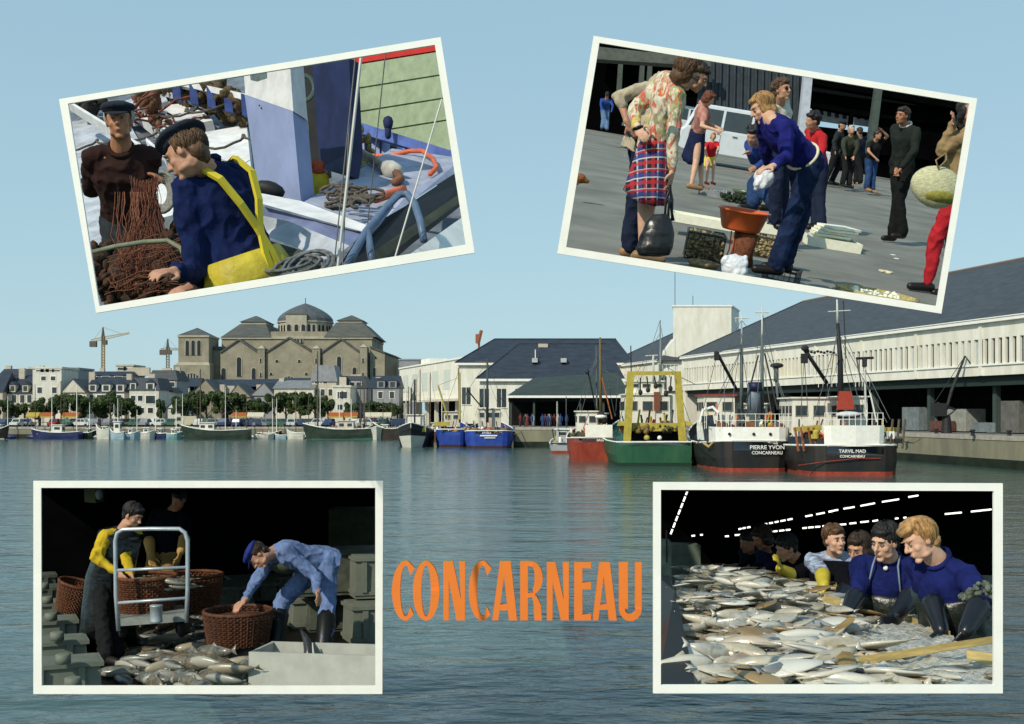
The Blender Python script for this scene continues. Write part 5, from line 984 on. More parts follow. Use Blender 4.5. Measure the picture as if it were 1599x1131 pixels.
MB().slab([at(1025, 845, 10.6), at(1047, 845, 10.6), at(1047, 960, 10.4), at(1025, 1000, 10.2)], (0, .2, 0)).build('post', mat('pale_green_grey', (.16, .20, .16), .8, .25, 8), t, rel=O); MB().slab([at(1048, 850, 11), at(1094, 852, 11), at(1094, 915, 11), at(1050, 920, 11)], (0, .2, 0)).build('panel', GP, t, rel=O); MB().box(at(1041, 905, 10.55), (.012, .02, .9)).build('cable', SHOE, t, rel=O)
# lit tubes
TUBE = mat('lit_tube', (1.0, 0.97, 0.88), .4, 0, emit=1.6)
def tube(a, b, d, label, r_=.012):
    pa, pb = at(*a, d), at(*b, d); t = thing('ceiling_light', label, 'tube light', pa, group='rows of lit tubes under the hall ceiling'); q = (pb - pa)
    MB().tube([V(), q], r_, 6).build('tube', TUBE, t); MB().tube([V((0, .03, .02)), q + V((0, .03, .02))], r_ * 1.3, 4).build('batten', DARK, t)
def z7(x, y): return (1010 + x / 3.141, 740 + y / 3.141)
def z8(x, y): return (1290 + x / 2.893, 740 + y / 2.893)
lst = []
for i in range(7): y0 = 80 + i * 32; lst.append((z7(203 - (y0 - 75) * .39, y0), z7(203 - (y0 + 24 - 75) * .39, y0 + 24), 11, 'the steep row at the left'))
for a, b in (((220, 305), (236, 303)), ((262, 300), (274, 299)), ((450, 272), (464, 269)), ((470, 268), (484, 265)), ((492, 264), (508, 261)), ((575, 248), (590, 245)), ((600, 243), (618, 240)), ((628, 238), (646, 234)), ((656, 232), (680, 228)), ((690, 226), (714, 221)), ((778, 209), (812, 203)), ((832, 199), (872, 191)), ((892, 187), (910, 184))): lst.append((z7(*a), z7(*b), 14, 'the upper long row'))
for a, b in (((12, 171), (54, 163)), ((79, 158), (128, 150)), ((156, 145), (220, 133)), ((253, 127), (329, 115)), ((372, 105), (416, 98))): lst.append((z8(*a), z8(*b), 13, 'the upper long row'))
for a, b in (((384, 307), (402, 306)), ((432, 301), (470, 299)), ((598, 286), (616, 284)), ((622, 283), (640, 281)), ((650, 280), (674, 277)), ((682, 276), (704, 274)), ((764, 267), (784, 265)), ((792, 264), (818, 262)), ((826, 261), (850, 259)), ((862, 257), (888, 255))): lst.append((z7(*a), z7(*b), 14.5, 'the lower long row'))
for a, b in (((60, 230), (90, 228)), ((106, 225), (136, 222)), ((155, 219), (192, 215)), ((210, 214), (234, 210)), ((312, 203), (326, 201)), ((350, 199), (362, 197)), ((537, 182), (612, 175)), ((655, 171), (746, 161))): lst.append((z8(*a), z8(*b), 13.5, 'the lower long row'))
for a, b, d, row in lst: tube(a, b, d, 'lit white tube light in ' + row, .010 * d / 13)
# fish heap: body of the heap, then the fish on it
def hz_(px, py): return .02 + .20 * math.exp(-((px - 1130) / 130) ** 2 - ((py - 915) / 45) ** 2) + .05 * math.exp(-((px - 1230) / 130) ** 2 - ((py - 990) / 60) ** 2)
t = MB(); rows = []
for j in range(24):
    py = 880 + j * 9.2; row = []
    for i in range(24):
        l_ = 1052 + max(0, (py - 900)) * .17; r_ = min(1500, 1330 + (py - 880) * .9) if py < 965 else 1345; px = l_ + (r_ - l_) * i / 23
        e_ = min(1, min(i, 23 - i, j + 1) / 3); row.append(GF.hit(px, py, hz_(px, py) * e_ - .02) + noise.noise_vector(V((px * .07, py * .07, 0))) * .02)
    rows.append(row)
t.loft(rows, caps=False, closed=False); tag(t.build('fish_heap', mat('fish_slime_mass', (.08, .07, .04), .35, .3, 30, .01, 60, spec=.5, col2=(.2, .18, .12)), None, True), 'dense body of the great heap of fish', 'fish heap', kind='stuff')
SF = [fishmat('sole_pale', (.30, .26, .17), (.62, .58, .48)), fishmat('sole_brown', (.16, .095, .03), (.32, .22, .10)), fishmat('cod_silver', (.14, .14, .12), (.66, .64, .56)), fishmat('cod_dark', (.035, .04, .04), (.32, .33, .32)), fishmat('gurnard_pink', (.24, .15, .09), (.44, .37, .28))]
rr = random.Random(33)
SFM = [fish_mesh(.34, SF[0], 1, flat=True), fish_mesh(.34, SF[1], 2, flat=True), fish_mesh(.36, SF[2], 3), fish_mesh(.36, SF[3], 4), fish_mesh(.34, SF[4], 5), fish_mesh(.34, SF[0], 6), fish_mesh(.36, SF[2], 7, flat=True)]
WT = [5, 3, 4, 2, 1, 4, 5]
fmb = MB()
for _ in range(520):
    u_, v_ = rr.random(), rr.random(); py = 886 + 186 * v_ ** 1.25; l_ = 1066 + max(0, (py - 900)) * .15; r_ = min(1470, 1300 + (py - 888) * 1.0) if py < 962 else 1340; px = l_ + (r_ - l_) * u_
    if py < 962 and px > 1300 + (py - 920) * 4: continue
    me = SFM[rr.randrange(7)]; M_ = Matrix.Translation(GF.hit(px, py, hz_(px, py) - .005)) @ GF.M.to_4x4() @ Matrix.Rotation(rr.uniform(0, 6.28), 4, 'Z') @ Matrix.Rotation(rr.uniform(-.2, .2), 4, 'Y') @ Matrix.Scale(rr.uniform(.5, .9) * (.8 if py < 960 else 1), 4)
    fmb.add([M_ @ v.co for v in me.vertices], [tuple(p_.vertices) for p_ in me.polygons])
tag(fmb.build('fish_heap', fishmat('mixed_fish', (.20, .17, .11), (.48, .44, .34)), None, True), 'lower layer of mixed fish in the sorting heap', 'fish heap', kind='stuff')
n = 0
while n < 215:
    u_, v_ = rr.random(), rr.random(); py = 888 + 184 * v_ ** 1.25; l_ = 1074 + max(0, (py - 900)) * .17; r_ = min(1470, 1300 + (py - 888) * 1.0) if py < 962 else 1338; px = l_ + (r_ - l_) * u_
    if py < 962 and px > 1300 + (py - 920) * 4: continue
    me = rr.choices(SFM, WT)[0]; sc = .84 * rr.uniform(.6, 1.1) * (.8 if py < 940 else 1.0 if py < 985 else 1.2)
    k_ = SFM.index(me); near = ['pale flatfish', 'brown flatfish', 'silver cod', 'dark backed cod', 'pinkish gurnard', 'slender pale fish', 'broad silver fish'][k_] + (' at the far end of the sorting heap' if py < 930 else ' in the middle of the sorting heap' if py < 995 else ' at the near edge of the sorting heap')
    lay(me, GF.hit(px, py, hz_(px, py) + .015 + rr.random() * .03), rr.uniform(-.9, 1.3) + (math.pi if rr.random() < .4 else 0), rr.uniform(-.22, .22), sc, GF, near, 'fish heaped on the sorting table', rr.uniform(-1.6, 1.6) if k_ > 1 and k_ != 6 else rr.choice((0, 3.14)) + rr.uniform(-.3, .3)); n += 1
# boxes of ice
ICE = mat('crushed_ice', (.30, .30, .25), .35, .3, 25, .012, 50, spec=.5, col2=(.62, .61, .54))
def icefield(label, pts, z, seed):
    mb = MB(); rows = []
    for j in range(22):
        row = []
        for i in range(34):
            a, b = i / 33, j / 21; x = (pts[0][0] * (1 - a) + pts[1][0] * a) * (1 - b) + (pts[3][0] * (1 - a) + pts[2][0] * a) * b; y = (pts[0][1] * (1 - a) + pts[1][1] * a) * (1 - b) + (pts[3][1] * (1 - a) + pts[2][1] * a) * b
            p_ = GF.hit(x, y, z); row.append(p_ + V((0, 0, noise.noise(p_ * 9 + V((seed, 0, 0))) * .035 + noise.noise(p_ * 30) * .012)))
        rows.append(row)
    mb.loft(rows, caps=False, closed=False); return tag(mb.build('crushed_ice', ICE, None, True), label, 'ice', kind='stuff')
icefield('crushed ice in the far wooden box', [(1330, 962), (1440, 958), (1500, 1008), (1340, 1030)], .05, 1); icefield('crushed ice in the near wooden box', [(1345, 1030), (1570, 1002), (1590, 1085), (1350, 1090)], .06, 4)
def plank(label, a, b, z0, h, m, parent=None, th=.02, rel=None):
    pa, pb = GF.hit(*a, z0), GF.hit(*b, z0); o = MB().slab([pa, pb, pb + V((0, 0, h)), pa + V((0, 0, h))], (0, th, 0)).build('board', m, parent, rel=rel); return o
t = thing('ice_box', 'far wooden box of crushed ice beside the black aprons', 'box', GF.hit(1400, 1000)); O = t.location.copy()
plank('', (1340, 975), (1398, 966), .02, .035, WOODD, t, rel=O); plank('', (1398, 968), (1484, 1002), .02, .055, WOODY, t, rel=O)
t = thing('ice_box', 'near wooden box of crushed ice at the lower right corner', 'box', GF.hit(1450, 1050)); O = t.location.copy()
MB().slab([at(1340, 1026, 5.0), at(1565, 991, 5.3), at(1565, 1002, 5.3), at(1346, 1038, 5.0)], (0, .03, -.01)).build('board', WOODY, t, rel=O)
MB().slab([at(1314, 1014, 5.05), at(1326, 1012, 5.1), at(1358, 1078, 4.55), at(1322, 1078, 4.55)], (0, .08, 0)).build('end_board', WOODD, t, rel=O); MB().slab([at(1340, 1028, 5.0), at(1348, 1032, 5.0), at(1362, 1080, 4.5), at(1352, 1080, 4.5)], (0, .03, 0)).build('end_board', WOODY, t, rel=O)
MB().slab([at(1512, 1016, 5.0), at(1570, 1024, 5.0), at(1570, 1046, 4.9), at(1512, 1030, 4.95)], (0, .02, 0)).build('board', WOODY, t, rel=O)
mb = MB(); mb.slab([at(1298, 986, 6.0), at(1330, 962, 6.2), at(1336, 968, 6.1), at(1304, 994, 5.9)], (0, .04, -.01)); c = at(1316, 980, 6); tag(mb.build('board', WOODD, None, rel=c, loc=c), 'short brown board lying between the heap and the far ice box', 'board')
mb = MB(); mb.slab([at(1290, 930, 7.2), at(1314, 936, 7.2), at(1310, 948, 7.1), at(1286, 940, 7.1)], (0, .04, 0)); c = at(1300, 938, 7.2); tag(mb.build('board', WOODY, None, rel=c, loc=c), 'yellow board end below the yellow glove', 'board')
for k in range(7):
    px, py = rr.uniform(1360, 1560), rr.uniform(1035, 1068); lay(SFM[k % 3], GF.hit(px, py, .07), rr.uniform(-1, 1), 0, .5, GF, 'brownish fish half sunk in the near box of ice', 'fish in the near ice box')
# people
OVB = cloth('deep_blue_overall', (.008, .013, .085), .3); OVD = cloth('near_black_overall', (.0025, .003, .006)); BGL = mat('black_rubber_glove', (.008, .009, .012), .28, .2, spec=.5); YGL = mat('yellow_rubber_glove', (.48, .38, .04), .4, .15); CHK = mat('striped_shirt', (.25, .3, .4), .9, .6, 14, stretch=(1, 1, 6))
APG = mat('wet_dark_green_apron', (.006, .009, .007), .3, .3, 8, .012, 12, spec=.35, col2=(.022, .028, .022))
p = person('blond woman in blue overall and black gloves bending over the ice box', 6.5, (1466, 874), (1496, 992, 1), (-.85, -.45, -.3), (1436, 845), (-.92, -.25, -.42), {'l': ((1534, 935, -1), (1508, 985, -1), (1488, 1012, -1), (-.6, .2, -.6)), 'r': ((1452, 930, -1), (1470, 985, -1), (1478, 1005, -1))}, None, hair=HBL, hairstyle='swept', skin=SKINP, top=OVB, glove=BGL, vox=.008, topname='overall', fat=1.1, headup=(-.4, .1, 1), collar=OVB)
apron(p, APG, .62, .3, 1.13)
for f_, r_ in ((.25, .085), (.35, .075)): pass
sh, (el, wr, dr, nn) = p['sh'][-1], p['A'][-1]
mb = MB(); a_ = (el - sh).normalized(); lumps(mb, sh.lerp(el, .86), a_.orthogonal().normalized() * .075, a_.cross(a_.orthogonal()).normalized() * .075, a_ * .07, 90, .02, random.Random(2)); mb.build('sleeve_cuff', mat('grey_green_fleece', (.10, .12, .09), .95, .5, 40), p['root'], True, rel=p['O'])
p = person('dark haired woman in blue overall and dark apron second from the right', 7.3, (1388, 872), (1388, 985, 1), (-.45, -.85, -.1), (1381, 847), (-.75, -.6, -.25), {'r': ((1340, 925, -1), (1322, 960, -1), (1314, 975, -1)), 'l': ((1426, 925, -1), (1400, 962, -1), (1385, 972, -1))}, None, hair=HK, hairstyle='short', skin=SKINP, top=OVB, glove=BGL, vox=.008, topname='overall', fat=1.15, collar=OVB)
apron(p, APG, .6, .3, 1.17)
for s_ in (-1, 1):
    a_ = p['hp'].lerp(p['nk'], .7) + p['fc'] * .17 + p['rt'] * .1 * s_; MB().tube([a_, p['nk'] + p['fc'] * .12 + p['rt'] * .075 * s_, p['nk'] + p['rt'] * .07 * s_ + p['fc'] * .02 + p['spine'] * .03], .006, 5).build('apron_cord', mat('grey_cord', (.2, .25, .3), .8), p['root'], True, rel=p['O'])
MB().sph(p['nk'] + p['fc'] * .115 - p['spine'] * .02, .016, 10, 6).build('badge', WHITE, p['root'], True, rel=p['O'])
p = person('woman in near black overall half hidden behind the second from the right', 8.8, (1348, 878), (1350, 985, 1), (-.5, -.85, 0), (1341, 857), (-.7, -.6, -.35), {'r': ((1322, 915, -1), (1306, 945, -1))}, None, hair=HB, hairstyle='bob', skin=SKIN, top=OVD, glove=YGL if False else BGL, vox=.010)
p = person('woman in striped shirt reaching down with a long yellow glove', 9.2, (1303, 864), (1302, 970, 1), (-.3, -.9, -.1), (1304, 843), (.25, -.95, -.05), {'r': ((1284, 893, -1), (1287, 915, -1), (1276, 932, -1), (-.3, 0, -1)), 'l': ((1322, 895, -1), (1312, 925, -1))}, None, hair=HM, hairstyle='short', skin=SKINP, top=CHK, glove=YGL, vox=.010, topname='shirt')
apron(p, OVD, .86, .3)
p = person('woman in navy leaning far forward with a yellow glove at her chest', 10.4, (1242, 868), (1256, 940, 1), (-.9, -.4, -.2), (1227, 856), (-.9, -.3, -.4), {'l': ((1238, 900, -1), (1218, 888, -1), (1216, 876, -1))}, None, hair=HK, hairstyle='short', skin=SKIN, top=OVD, glove=YGL, vox=.011, eyes=False)
p = person('woman with bowed head in the dark, left of the yellow gloves', 11.6, (1200, 853), (1215, 925, 1), (-.9, -.4, -.2), (1189, 840), (-.85, -.3, -.5), {'l': ((1190, 885, -1), (1172, 898, -1))}, None, hair=HB, hairstyle='bob', skin=SKIN2, top=cloth('dark_navy2', (.010, .012, .035)), glove=BGL, vox=.012, eyes=False)
p = person('leftmost figure bent over the far end of the heap in the dark', 12.6, (1176, 858), (1186, 925, 1), (-.9, -.5, -.2), (1167, 847), (-.8, -.5, -.3), {'l': ((1166, 882, -1), (1150, 894, -1))}, None, hair=HK, hairstyle='short', skin=SKIN2, top=OVD, glove=BGL, vox=.013, eyes=False)
STAGE = None
# ------------------------------------------------------------------ the harbour: quays, halls, church, town
STAGE = None
CONC = mat('quay_concrete', (.26, .245, .17), .9, .22, .5, .01, 3, detail=12, col2=(.17, .165, .12), stretch=(1, 1, .35)); 
PAVE = mat('quay_paving', (.22, .21, .19), .9, .15, .8)
def quay(name, poly, z):
    o = MB().prism(poly, -3, z).build(name, CONC); o.data.materials.append(PAVE); o.data.polygons[1].material_index = 1; return tag(o, kind='structure')
quay('quay', [(47, 60), (140, 60), (140, 330), (-2, 330), (.4, 150.5), (29.5, 150), (40, 90)], 2.6)
quay('far_quay', [(-420, 203), (-2.3, 203), (-2.3, 3200), (-420, 3200)], 2.0)
tag(MB().prism([(-4000, 700), (4000, 700), (4000, 3500), (-4000, 3500)], 1.0, 1.9).build('ground', mat('far_land', (.09, .10, .06), .9, .3, .02)), kind='structure')
CAPST = mat('granite_coping', (.36, .34, .29), .9, .15, 2)
def coping(a, b, z, n, w=.5):
    a, b = V(a), V(b); d = (b - a) / n; q = V((-d.y, d.x)).normalized() if False else V((-(b - a).y, (b - a).x)).normalized()
    return [(a + d * i, a + d * (i + 1), q) for i in range(n)]
for (a, b, z, n) in (((47, 60), (40, 90), 2.6, 14), ((40, 90), (29.5, 150), 2.6, 28), ((.4, 150.5), (29.5, 150), 2.6, 14), ((-150, 203), (-2.3, 203), 2.0, 40)):
    A, B = V((a[0], a[1])), V((b[0], b[1])); d = (B - A) / n; q = V((-d.y, d.x)).normalized()
    if q.y > 0: q = -q
    par = bpy.data.objects['far_quay' if z == 2.0 else 'quay']
    for i in range(n):
        p0, p1 = A + d * (i + .01), A + d * (i + .99)
        MB().hexa([(p0.x + q.x * .06, p0.y + q.y * .06, z - .32), (p1.x + q.x * .06, p1.y + q.y * .06, z - .32), (p1.x - q.x * .6, p1.y - q.y * .6, z - .32), (p0.x - q.x * .6, p0.y - q.y * .6, z - .32)][::1],
                  [(p0.x + q.x * .06, p0.y + q.y * .06, z + .06), (p1.x + q.x * .06, p1.y + q.y * .06, z + .06), (p1.x - q.x * .6, p1.y - q.y * .6, z + .06), (p0.x - q.x * .6, p0.y - q.y * .6, z + .06)]).build('coping_stone', CAPST, par)
# algae band on the wall foot
ALG = mat('algae_black_green', (.015, .022, .012), .6, .4, .8, .01, 4)
for a, b, off in (((47, 60), (40, 90), (-.03, 0)), ((40, 90), (29.5, 150), (-.03, 0)), ((.4, 150.5), (29.5, 150), (0, -.03)), ((-150, 203), (-2.3, 203), (0, -.03))):
    MB().slab([V((a[0] + off[0], a[1] + off[1], -1)), V((b[0] + off[0], b[1] + off[1], -1)), V((b[0] + off[0], b[1] + off[1], .75)), V((a[0] + off[0], a[1] + off[1], .75))], (.02 if off[0] else 0, .02 if off[1] else 0, 0)).build('algae_band', ALG, bpy.data.objects['quay' if a[0] > -100 else 'far_quay'])
SLATE = mat('blue_black_slate', (.032, .042, .060), .55, .22, 1.5, .01, 8, spec=.3, stretch=(.4, .4, 2.2), detail=10); SLATE2 = mat('grey_slate', (.055, .062, .070), .6, .2, 1.5, .01, 8, stretch=(.4, .4, 2.2)); GRROOF = mat('greenish_slate', (.040, .052, .046), .6, .2, 1.5, .01, 8, stretch=(.4, .4, 2.2))
RENDER = mat('white_render', (.66, .64, .54), .85, .07, .9, .004, 6, stretch=(1, 1, .3), col2=(.80, .78, .69)); CREAM = mat('cream_render', (.50, .46, .37), .85, .08, .8, stretch=(1, 1, .3), col2=(.64, .60, .50)); BEIGEW = mat('beige_render', (.48, .43, .34), .85, .1, .7); GREYW = mat('grey_render', (.26, .27, .28), .85, .12, .7); DARKIN = mat('dark_interior', (.012, .014, .014), .9, .3, 1, spec=.05)  # DARKIN: shade under the open halls put into a near-black colour
PANE = mat('window_pane', (.035, .045, .05), .15, .3, .6, spec=.5); OCHRE = mat('ochre_blind', (.40, .31, .10), .8, .12, 2); PANEL = mat('pale_blind', (.42, .45, .46), .7, .1, 2)
class Frame2:
    def __init__(s, o, e): s.o = V((o[0], o[1], o[2])); s.e = V((e[0], e[1], 0)).normalized(); s.n = V((-s.e.y, s.e.x, 0))
    def p(s, x, y, z): return s.o + s.e * x + s.n * y + V((0, 0, z))
    def box(s, mb, x0, x1, y0, y1, z0, z1):
        return mb.hexa([s.p(x0, y0, z0), s.p(x1, y0, z0), s.p(x1, y1, z0), s.p(x0, y1, z0)], [s.p(x0, y0, z1), s.p(x1, y0, z1), s.p(x1, y1, z1), s.p(x0, y1, z1)])
def hall(label, f, x0, x1, bays, m=RENDER, hip0=True, hip1=True):
    """long fish hall: x along the quay, y < 0 inland (f.n points to the water)"""
    t = thing('fish_market_hall', label, 'hall'); zs, zw0, zw1, ze = 5.3, 6.35, 8.65, 10.1; W = 28; rise = 7.7
    B = lambda name, mm, *a: f.box(MB(), *a).build(name, mm, t)
    B('lower_band', m, x0, x1, -.3, 0, zs, zw0); B('upper_band', m, x0, x1, -.3, 0, zw1, ze); B('gutter', WHITE, x0 - .3, x1 + .3, -.1, .45, ze, ze + .42)
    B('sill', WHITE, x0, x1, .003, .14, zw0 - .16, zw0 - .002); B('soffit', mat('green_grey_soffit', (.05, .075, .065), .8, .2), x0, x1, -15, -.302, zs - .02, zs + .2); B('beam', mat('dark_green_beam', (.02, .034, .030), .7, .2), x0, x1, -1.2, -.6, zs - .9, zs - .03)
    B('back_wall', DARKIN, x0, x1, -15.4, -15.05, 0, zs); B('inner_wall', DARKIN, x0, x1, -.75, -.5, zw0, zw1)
    bw = (x1 - x0) / bays; rr = random.Random(int(x0) + 5)
    for i in range(bays + 1):
        x = x0 + i * bw; B('pilaster', m, x - .22, x + .22, .004, .12, zs + .02, ze - .01); B('column', mat('hall_column', (.045, .065, .058), .8, .2), x - .25, x + .25, -1.9, -1.4, 0, zs - .02)
    for i in range(bays):
        n = 10; ochre_run = rr.random() < .4; 
        for k in range(n):
            xa = x0 + i * bw + .3 + (bw - .6) * k / n; xb = xa + (bw - .6) / n
            B('fin', m, xb - .22, xb + .22 if k < n - 1 else xb, -.3, -.001, zw0, zw1)
            mm = OCHRE if (ochre_run and k > 2) or rr.random() < .1 else PANEL if rr.random() < .35 else PANE
            wn = B('window_pane', mm, xa + .2, xb - .22, -.28, -.24, zw0 + .02, zw1 - .02)
    mb = MB(); a, b = x0 - .5, x1 + .5; r0 = a + (10 if hip0 else 0); r1 = b - (12 if hip1 else 0); z0, z1 = ze + .3, ze + .3 + rise
    e = [f.p(a, .5, z0), f.p(b, .5, z0), f.p(b, -W - .5, z0), f.p(a, -W - .5, z0)]; rd = [f.p(r0, -W / 2, z1), f.p(r1, -W / 2, z1)]
    mb.add(e + rd, [(0, 1, 5, 4), (1, 2, 5), (2, 3, 4, 5), (3, 0, 4), (3, 2, 1, 0)]); mb.build('roof', SLATE2 if x0 > 80 else SLATE2, t)
    MB().tube([rd[0], rd[1]], .18, 6).build('ridge_tiles', mat('ridge_tile', (.18, .13, .10), .8), t)
    if hip1: MB().tube([rd[1], e[1]], .14, 6).build('hip_tiles', SLATE, t)
    # side and rear walls so that it stands from any side
    B('end_wall', m, x1 - .3, x1, -W, -.302, 0 if x0 > 0 else 0, ze); B('rear_wall', m, x0, x1 - .32, -W - .3, -W, 0, ze)
    return t
HF = Frame2((44.4, 100, 2.6), (-.2416, 1)); HF.n = V((-HF.e.y, HF.e.x, 0))
K = 1.0288
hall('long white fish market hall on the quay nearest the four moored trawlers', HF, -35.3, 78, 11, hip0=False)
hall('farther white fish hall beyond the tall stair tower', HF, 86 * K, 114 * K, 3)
# under the near hall: lorries, containers, hand crane, stacked boxes
def hp_at(px, back=0, z=0):       # a point of the quay on picture column px, 'back' metres behind the hall front
    k = (px - 799.5) / F; o = HF.o - HF.n * back * -1 if False else HF.o + HF.n * (-back); e = HF.e
    t_ = (o.x - k * o.y) / (k * e.y - e.x); return V((o.x + e.x * t_, o.y + e.y * t_, 2.6 + z))
GM2 = mat('dull_blue_grey_metal', (.16, .19, .20), .6, .2, 2); 
def gbox(name, label, cat, px, back, w, d, h, m, rz=.24, group=None):
    p = hp_at(px, back); t = thing(name, label, cat, p, rz + math.pi / 2, group)
    MB().box((0, 0, h / 2 + .1), (w, d, h)).build('body', m, t)
    for i in range(max(2, int(w / .7))): x = -w / 2 + w * (i + .5) / max(2, int(w / .7)); MB().box((x, d / 2 + .02, h / 2 + .1), (.06, .05, h - .1)).build('rib', m, t); MB().box((x, -d / 2 - .02, h / 2 + .1), (.06, .05, h - .1)).build('rib', m, t)
    for s in (-1, 1): MB().box((s * w * .42, 0, .05), (.15, d, .1)).build('foot', DARKIN, t)
    return t
gbox('container', 'grey blue container under the hall right of the last trawler', 'container', 1436, 3, 3.0, 2.2, 2.4, GM2)
gbox('container', 'pale panelled container near the dark hand crane', 'container', 1508, 4, 3.2, 2.2, 2.2, mat('pale_grey_metal', (.28, .29, .26), .6, .2, 2))
gbox('container', 'dark door-like container at the right picture edge under the hall', 'container', 1590, 3, 3.0, 2.2, 2.9, mat('brown_grey_metal', (.13, .13, .12), .6, .2, 2))
gbox('crate_stack', 'low stack of dark crates between the two pale containers', 'crates', 1472, 2, 2.2, 1.4, 1.0, mat('dark_red_crates', (.12, .05, .04), .7, .3, 3)); gbox('crate_stack', 'low row of grey crates right of the pale panelled container', 'crates', 1545, 2, 3.4, 1.4, .9, GM2)
t = thing('hand_crane', 'dark jib crane with a slanting arm on the quay before the hall', 'crane', hp_at(1478, -2)); O = t.location.copy(); BLK = mat('blackened_steel', (.02, .022, .024), .6, .3)
yb = O.y; A_ = lambda x, y, dz=0: at(x, y, yb + dz)
MB().tube([O, O + V((0, 0, 1.6))], [.5, .35], 10).build('post', BLK, t, rel=O); MB().tube([A_(1474, 652), A_(1486, 610), A_(1507, 556)], [.12, .16, .1], 8).build('jib', BLK, t, rel=O); MB().tube([A_(1463, 630), A_(1492, 640), A_(1474, 655)], .14, 6).build('cab_frame', BLK, t, rel=O)
MB().tube([A_(1507, 556), A_(1460, 628)], .03, 5).build('stay', BLK, t, rel=O); MB().tube([A_(1507, 556), A_(1516, 568)], .05, 5).build('hook', BLK, t, rel=O); MB().box(A_(1466, 640), (1.2, 1, 1.2)).build('winch', BLK, t, rel=O)
# stair tower between the halls
t = thing('stair_tower', 'tall plain white tower between the two hall roofs', 'tower', V((32, 186, 2.6))); O = t.location.copy()
a, b = at(1051, 600, 187), at(1142, 600, 187); zt = at(0, 479, 187).z
MB().hexa([(a.x, 187, 2.6), (b.x, 187, 2.6), (b.x + 3, 196, 2.6), (a.x + 1.5, 196, 2.6)], [(a.x, 187, zt), (b.x, 187, zt), (b.x + 3, 196, zt), (a.x + 1.5, 196, zt)]).build('wall', RENDER, t, rel=O)
c = at(1034, 600, 186.9); MB().slab([(c.x, 186.9, 2.6), (a.x + .3, 186.9, 2.6), (a.x + .3, 186.9, at(0, 528, 187).z), (c.x, 186.9, at(0, 556, 187).z)], (0, 5, 0)).build('wing', RENDER, t, rel=O)
MB().hexa([(a.x - .15, 186.85, zt), (b.x + .15, 186.85, zt), (b.x + 3.2, 196.2, zt), (a.x + 1.3, 196.2, zt)], [(a.x - .15, 186.85, zt + .25), (b.x + .15, 186.85, zt + .25), (b.x + 3.2, 196.2, zt + .25), (a.x + 1.3, 196.2, zt + .25)]).build('coping', WHITE, t, rel=O)
for px, y0, y1 in ((1054, 422, 480), (1082, 462, 480)): MB().tube([at(px, y1, 190), at(px, y0, 190)], .05, 5).build('aerial', BLK, t, rel=O)
# warehouses and canopy
def warehouse(label, x0, x1, Y, dep, ze, zr, wm, rm, hipw, nwin=0, winz=(0, 0), winx=None, base=2.6):
    t = thing('warehouse', label, 'warehouse', V(((x0 + x1) / 2, Y, base))); O = t.location.copy()
    MB().hexa([(x0, Y, base), (x1, Y, base), (x1, Y + dep, base), (x0, Y + dep, base)], [(x0, Y, ze), (x1, Y, ze), (x1, Y + dep, ze), (x0, Y + dep, ze)]).build('wall', wm, t, rel=O)
    o_ = .6; e = [V((x0 - o_, Y - o_, ze)), V((x1 + o_, Y - o_, ze)), V((x1 + o_, Y + dep + o_, ze)), V((x0 - o_, Y + dep + o_, ze))]; rd = [V((x0 + hipw, Y + dep / 2, zr)), V((x1 - hipw * .3, Y + dep / 2, zr))]
    mb = MB(); mb.add([p + V((0, 0, .3)) for p in e] + rd, [(0, 1, 5, 4), (1, 2, 5), (2, 3, 4, 5), (3, 0, 4), (3, 2, 1, 0)]); mb.build('roof', rm, t, rel=O)
    MB().hexa([e[0] + V((-.05, -.05, -.1)), e[1] + V((.05, -.05, -.1)), e[1] + V((.05, .25, -.1)), e[0] + V((-.05, .25, -.1))], [e[0] + V((-.05, -.05, .29)), e[1] + V((.05, -.05, .29)), e[1] + V((.05, .25, .29)), e[0] + V((-.05, .25, .29))]).build('gutter', WHITE, t, rel=O)
    MB().tube(rd, .16, 6).build('ridge_tiles', SLATE, t, rel=O); MB().tube([e[0] + V((0, 0, .35)), rd[0]], .12, 5).build('hip_tiles', SLATE, t, rel=O)
    for x in (winx or []):
        w = MB().box((x, Y - .02, sum(winz) / 2), (1.5, .06, winz[1] - winz[0])).build('window', PANE, t, rel=O); MB().box((x, Y - .06, winz[0] - .08), (1.8, .16, .12)).build('sill', WHITE, w, rel=O); MB().box((x, Y - .06, sum(winz) / 2), (.07, .04, winz[1] - winz[0])).build('glazing_bar', WHITE, w, rel=O)
    return t, O
X = lambda px, Y: (px - 799.5) / F * Y
t, O = warehouse('rear white warehouse with long blue black hipped roof', X(716, 203), X(985, 203), 203, 16, 13.0, 18.0, RENDER, SLATE, 6.2, winx=[X(728, 203)], winz=(6, 9))
t, O = warehouse('front white warehouse with blue black hipped roof behind the canopy', X(749, 186), X(970, 186), 186, 14, 9.7, 16.1, RENDER, SLATE, 6.4, winx=[X(x, 186) for x in (756, 783, 812)], winz=(5.4, 8.4))
for px, py in ((835, 563), (880, 563)): MB().box(at(px, py, 188.5), (.9, 1.2, .7)).build('roof_light', PANEL, t, rel=O)
MB().tube([at(836, 562, 189), at(836, 546, 189)], .08, 5).build('vent_pipe', WHITE, t, rel=O); MB().box(at(848, 540, 192.5), (1.6, 1, .6)).build('chimney', BEIGEW, t, rel=O)
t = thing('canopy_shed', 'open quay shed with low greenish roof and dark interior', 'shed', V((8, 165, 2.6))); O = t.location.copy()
x0, x1 = X(792, 160), X(985, 160); zc = at(0, 621, 160).z; e = [V((x0, 160, zc)), V((x1, 160, zc)), V((x1, 178, zc)), V((x0, 178, zc))]; rd = [V((X(834, 169), 169, at(0, 590, 169).z)), V((x1 - 1, 169, at(0, 582, 169).z))]
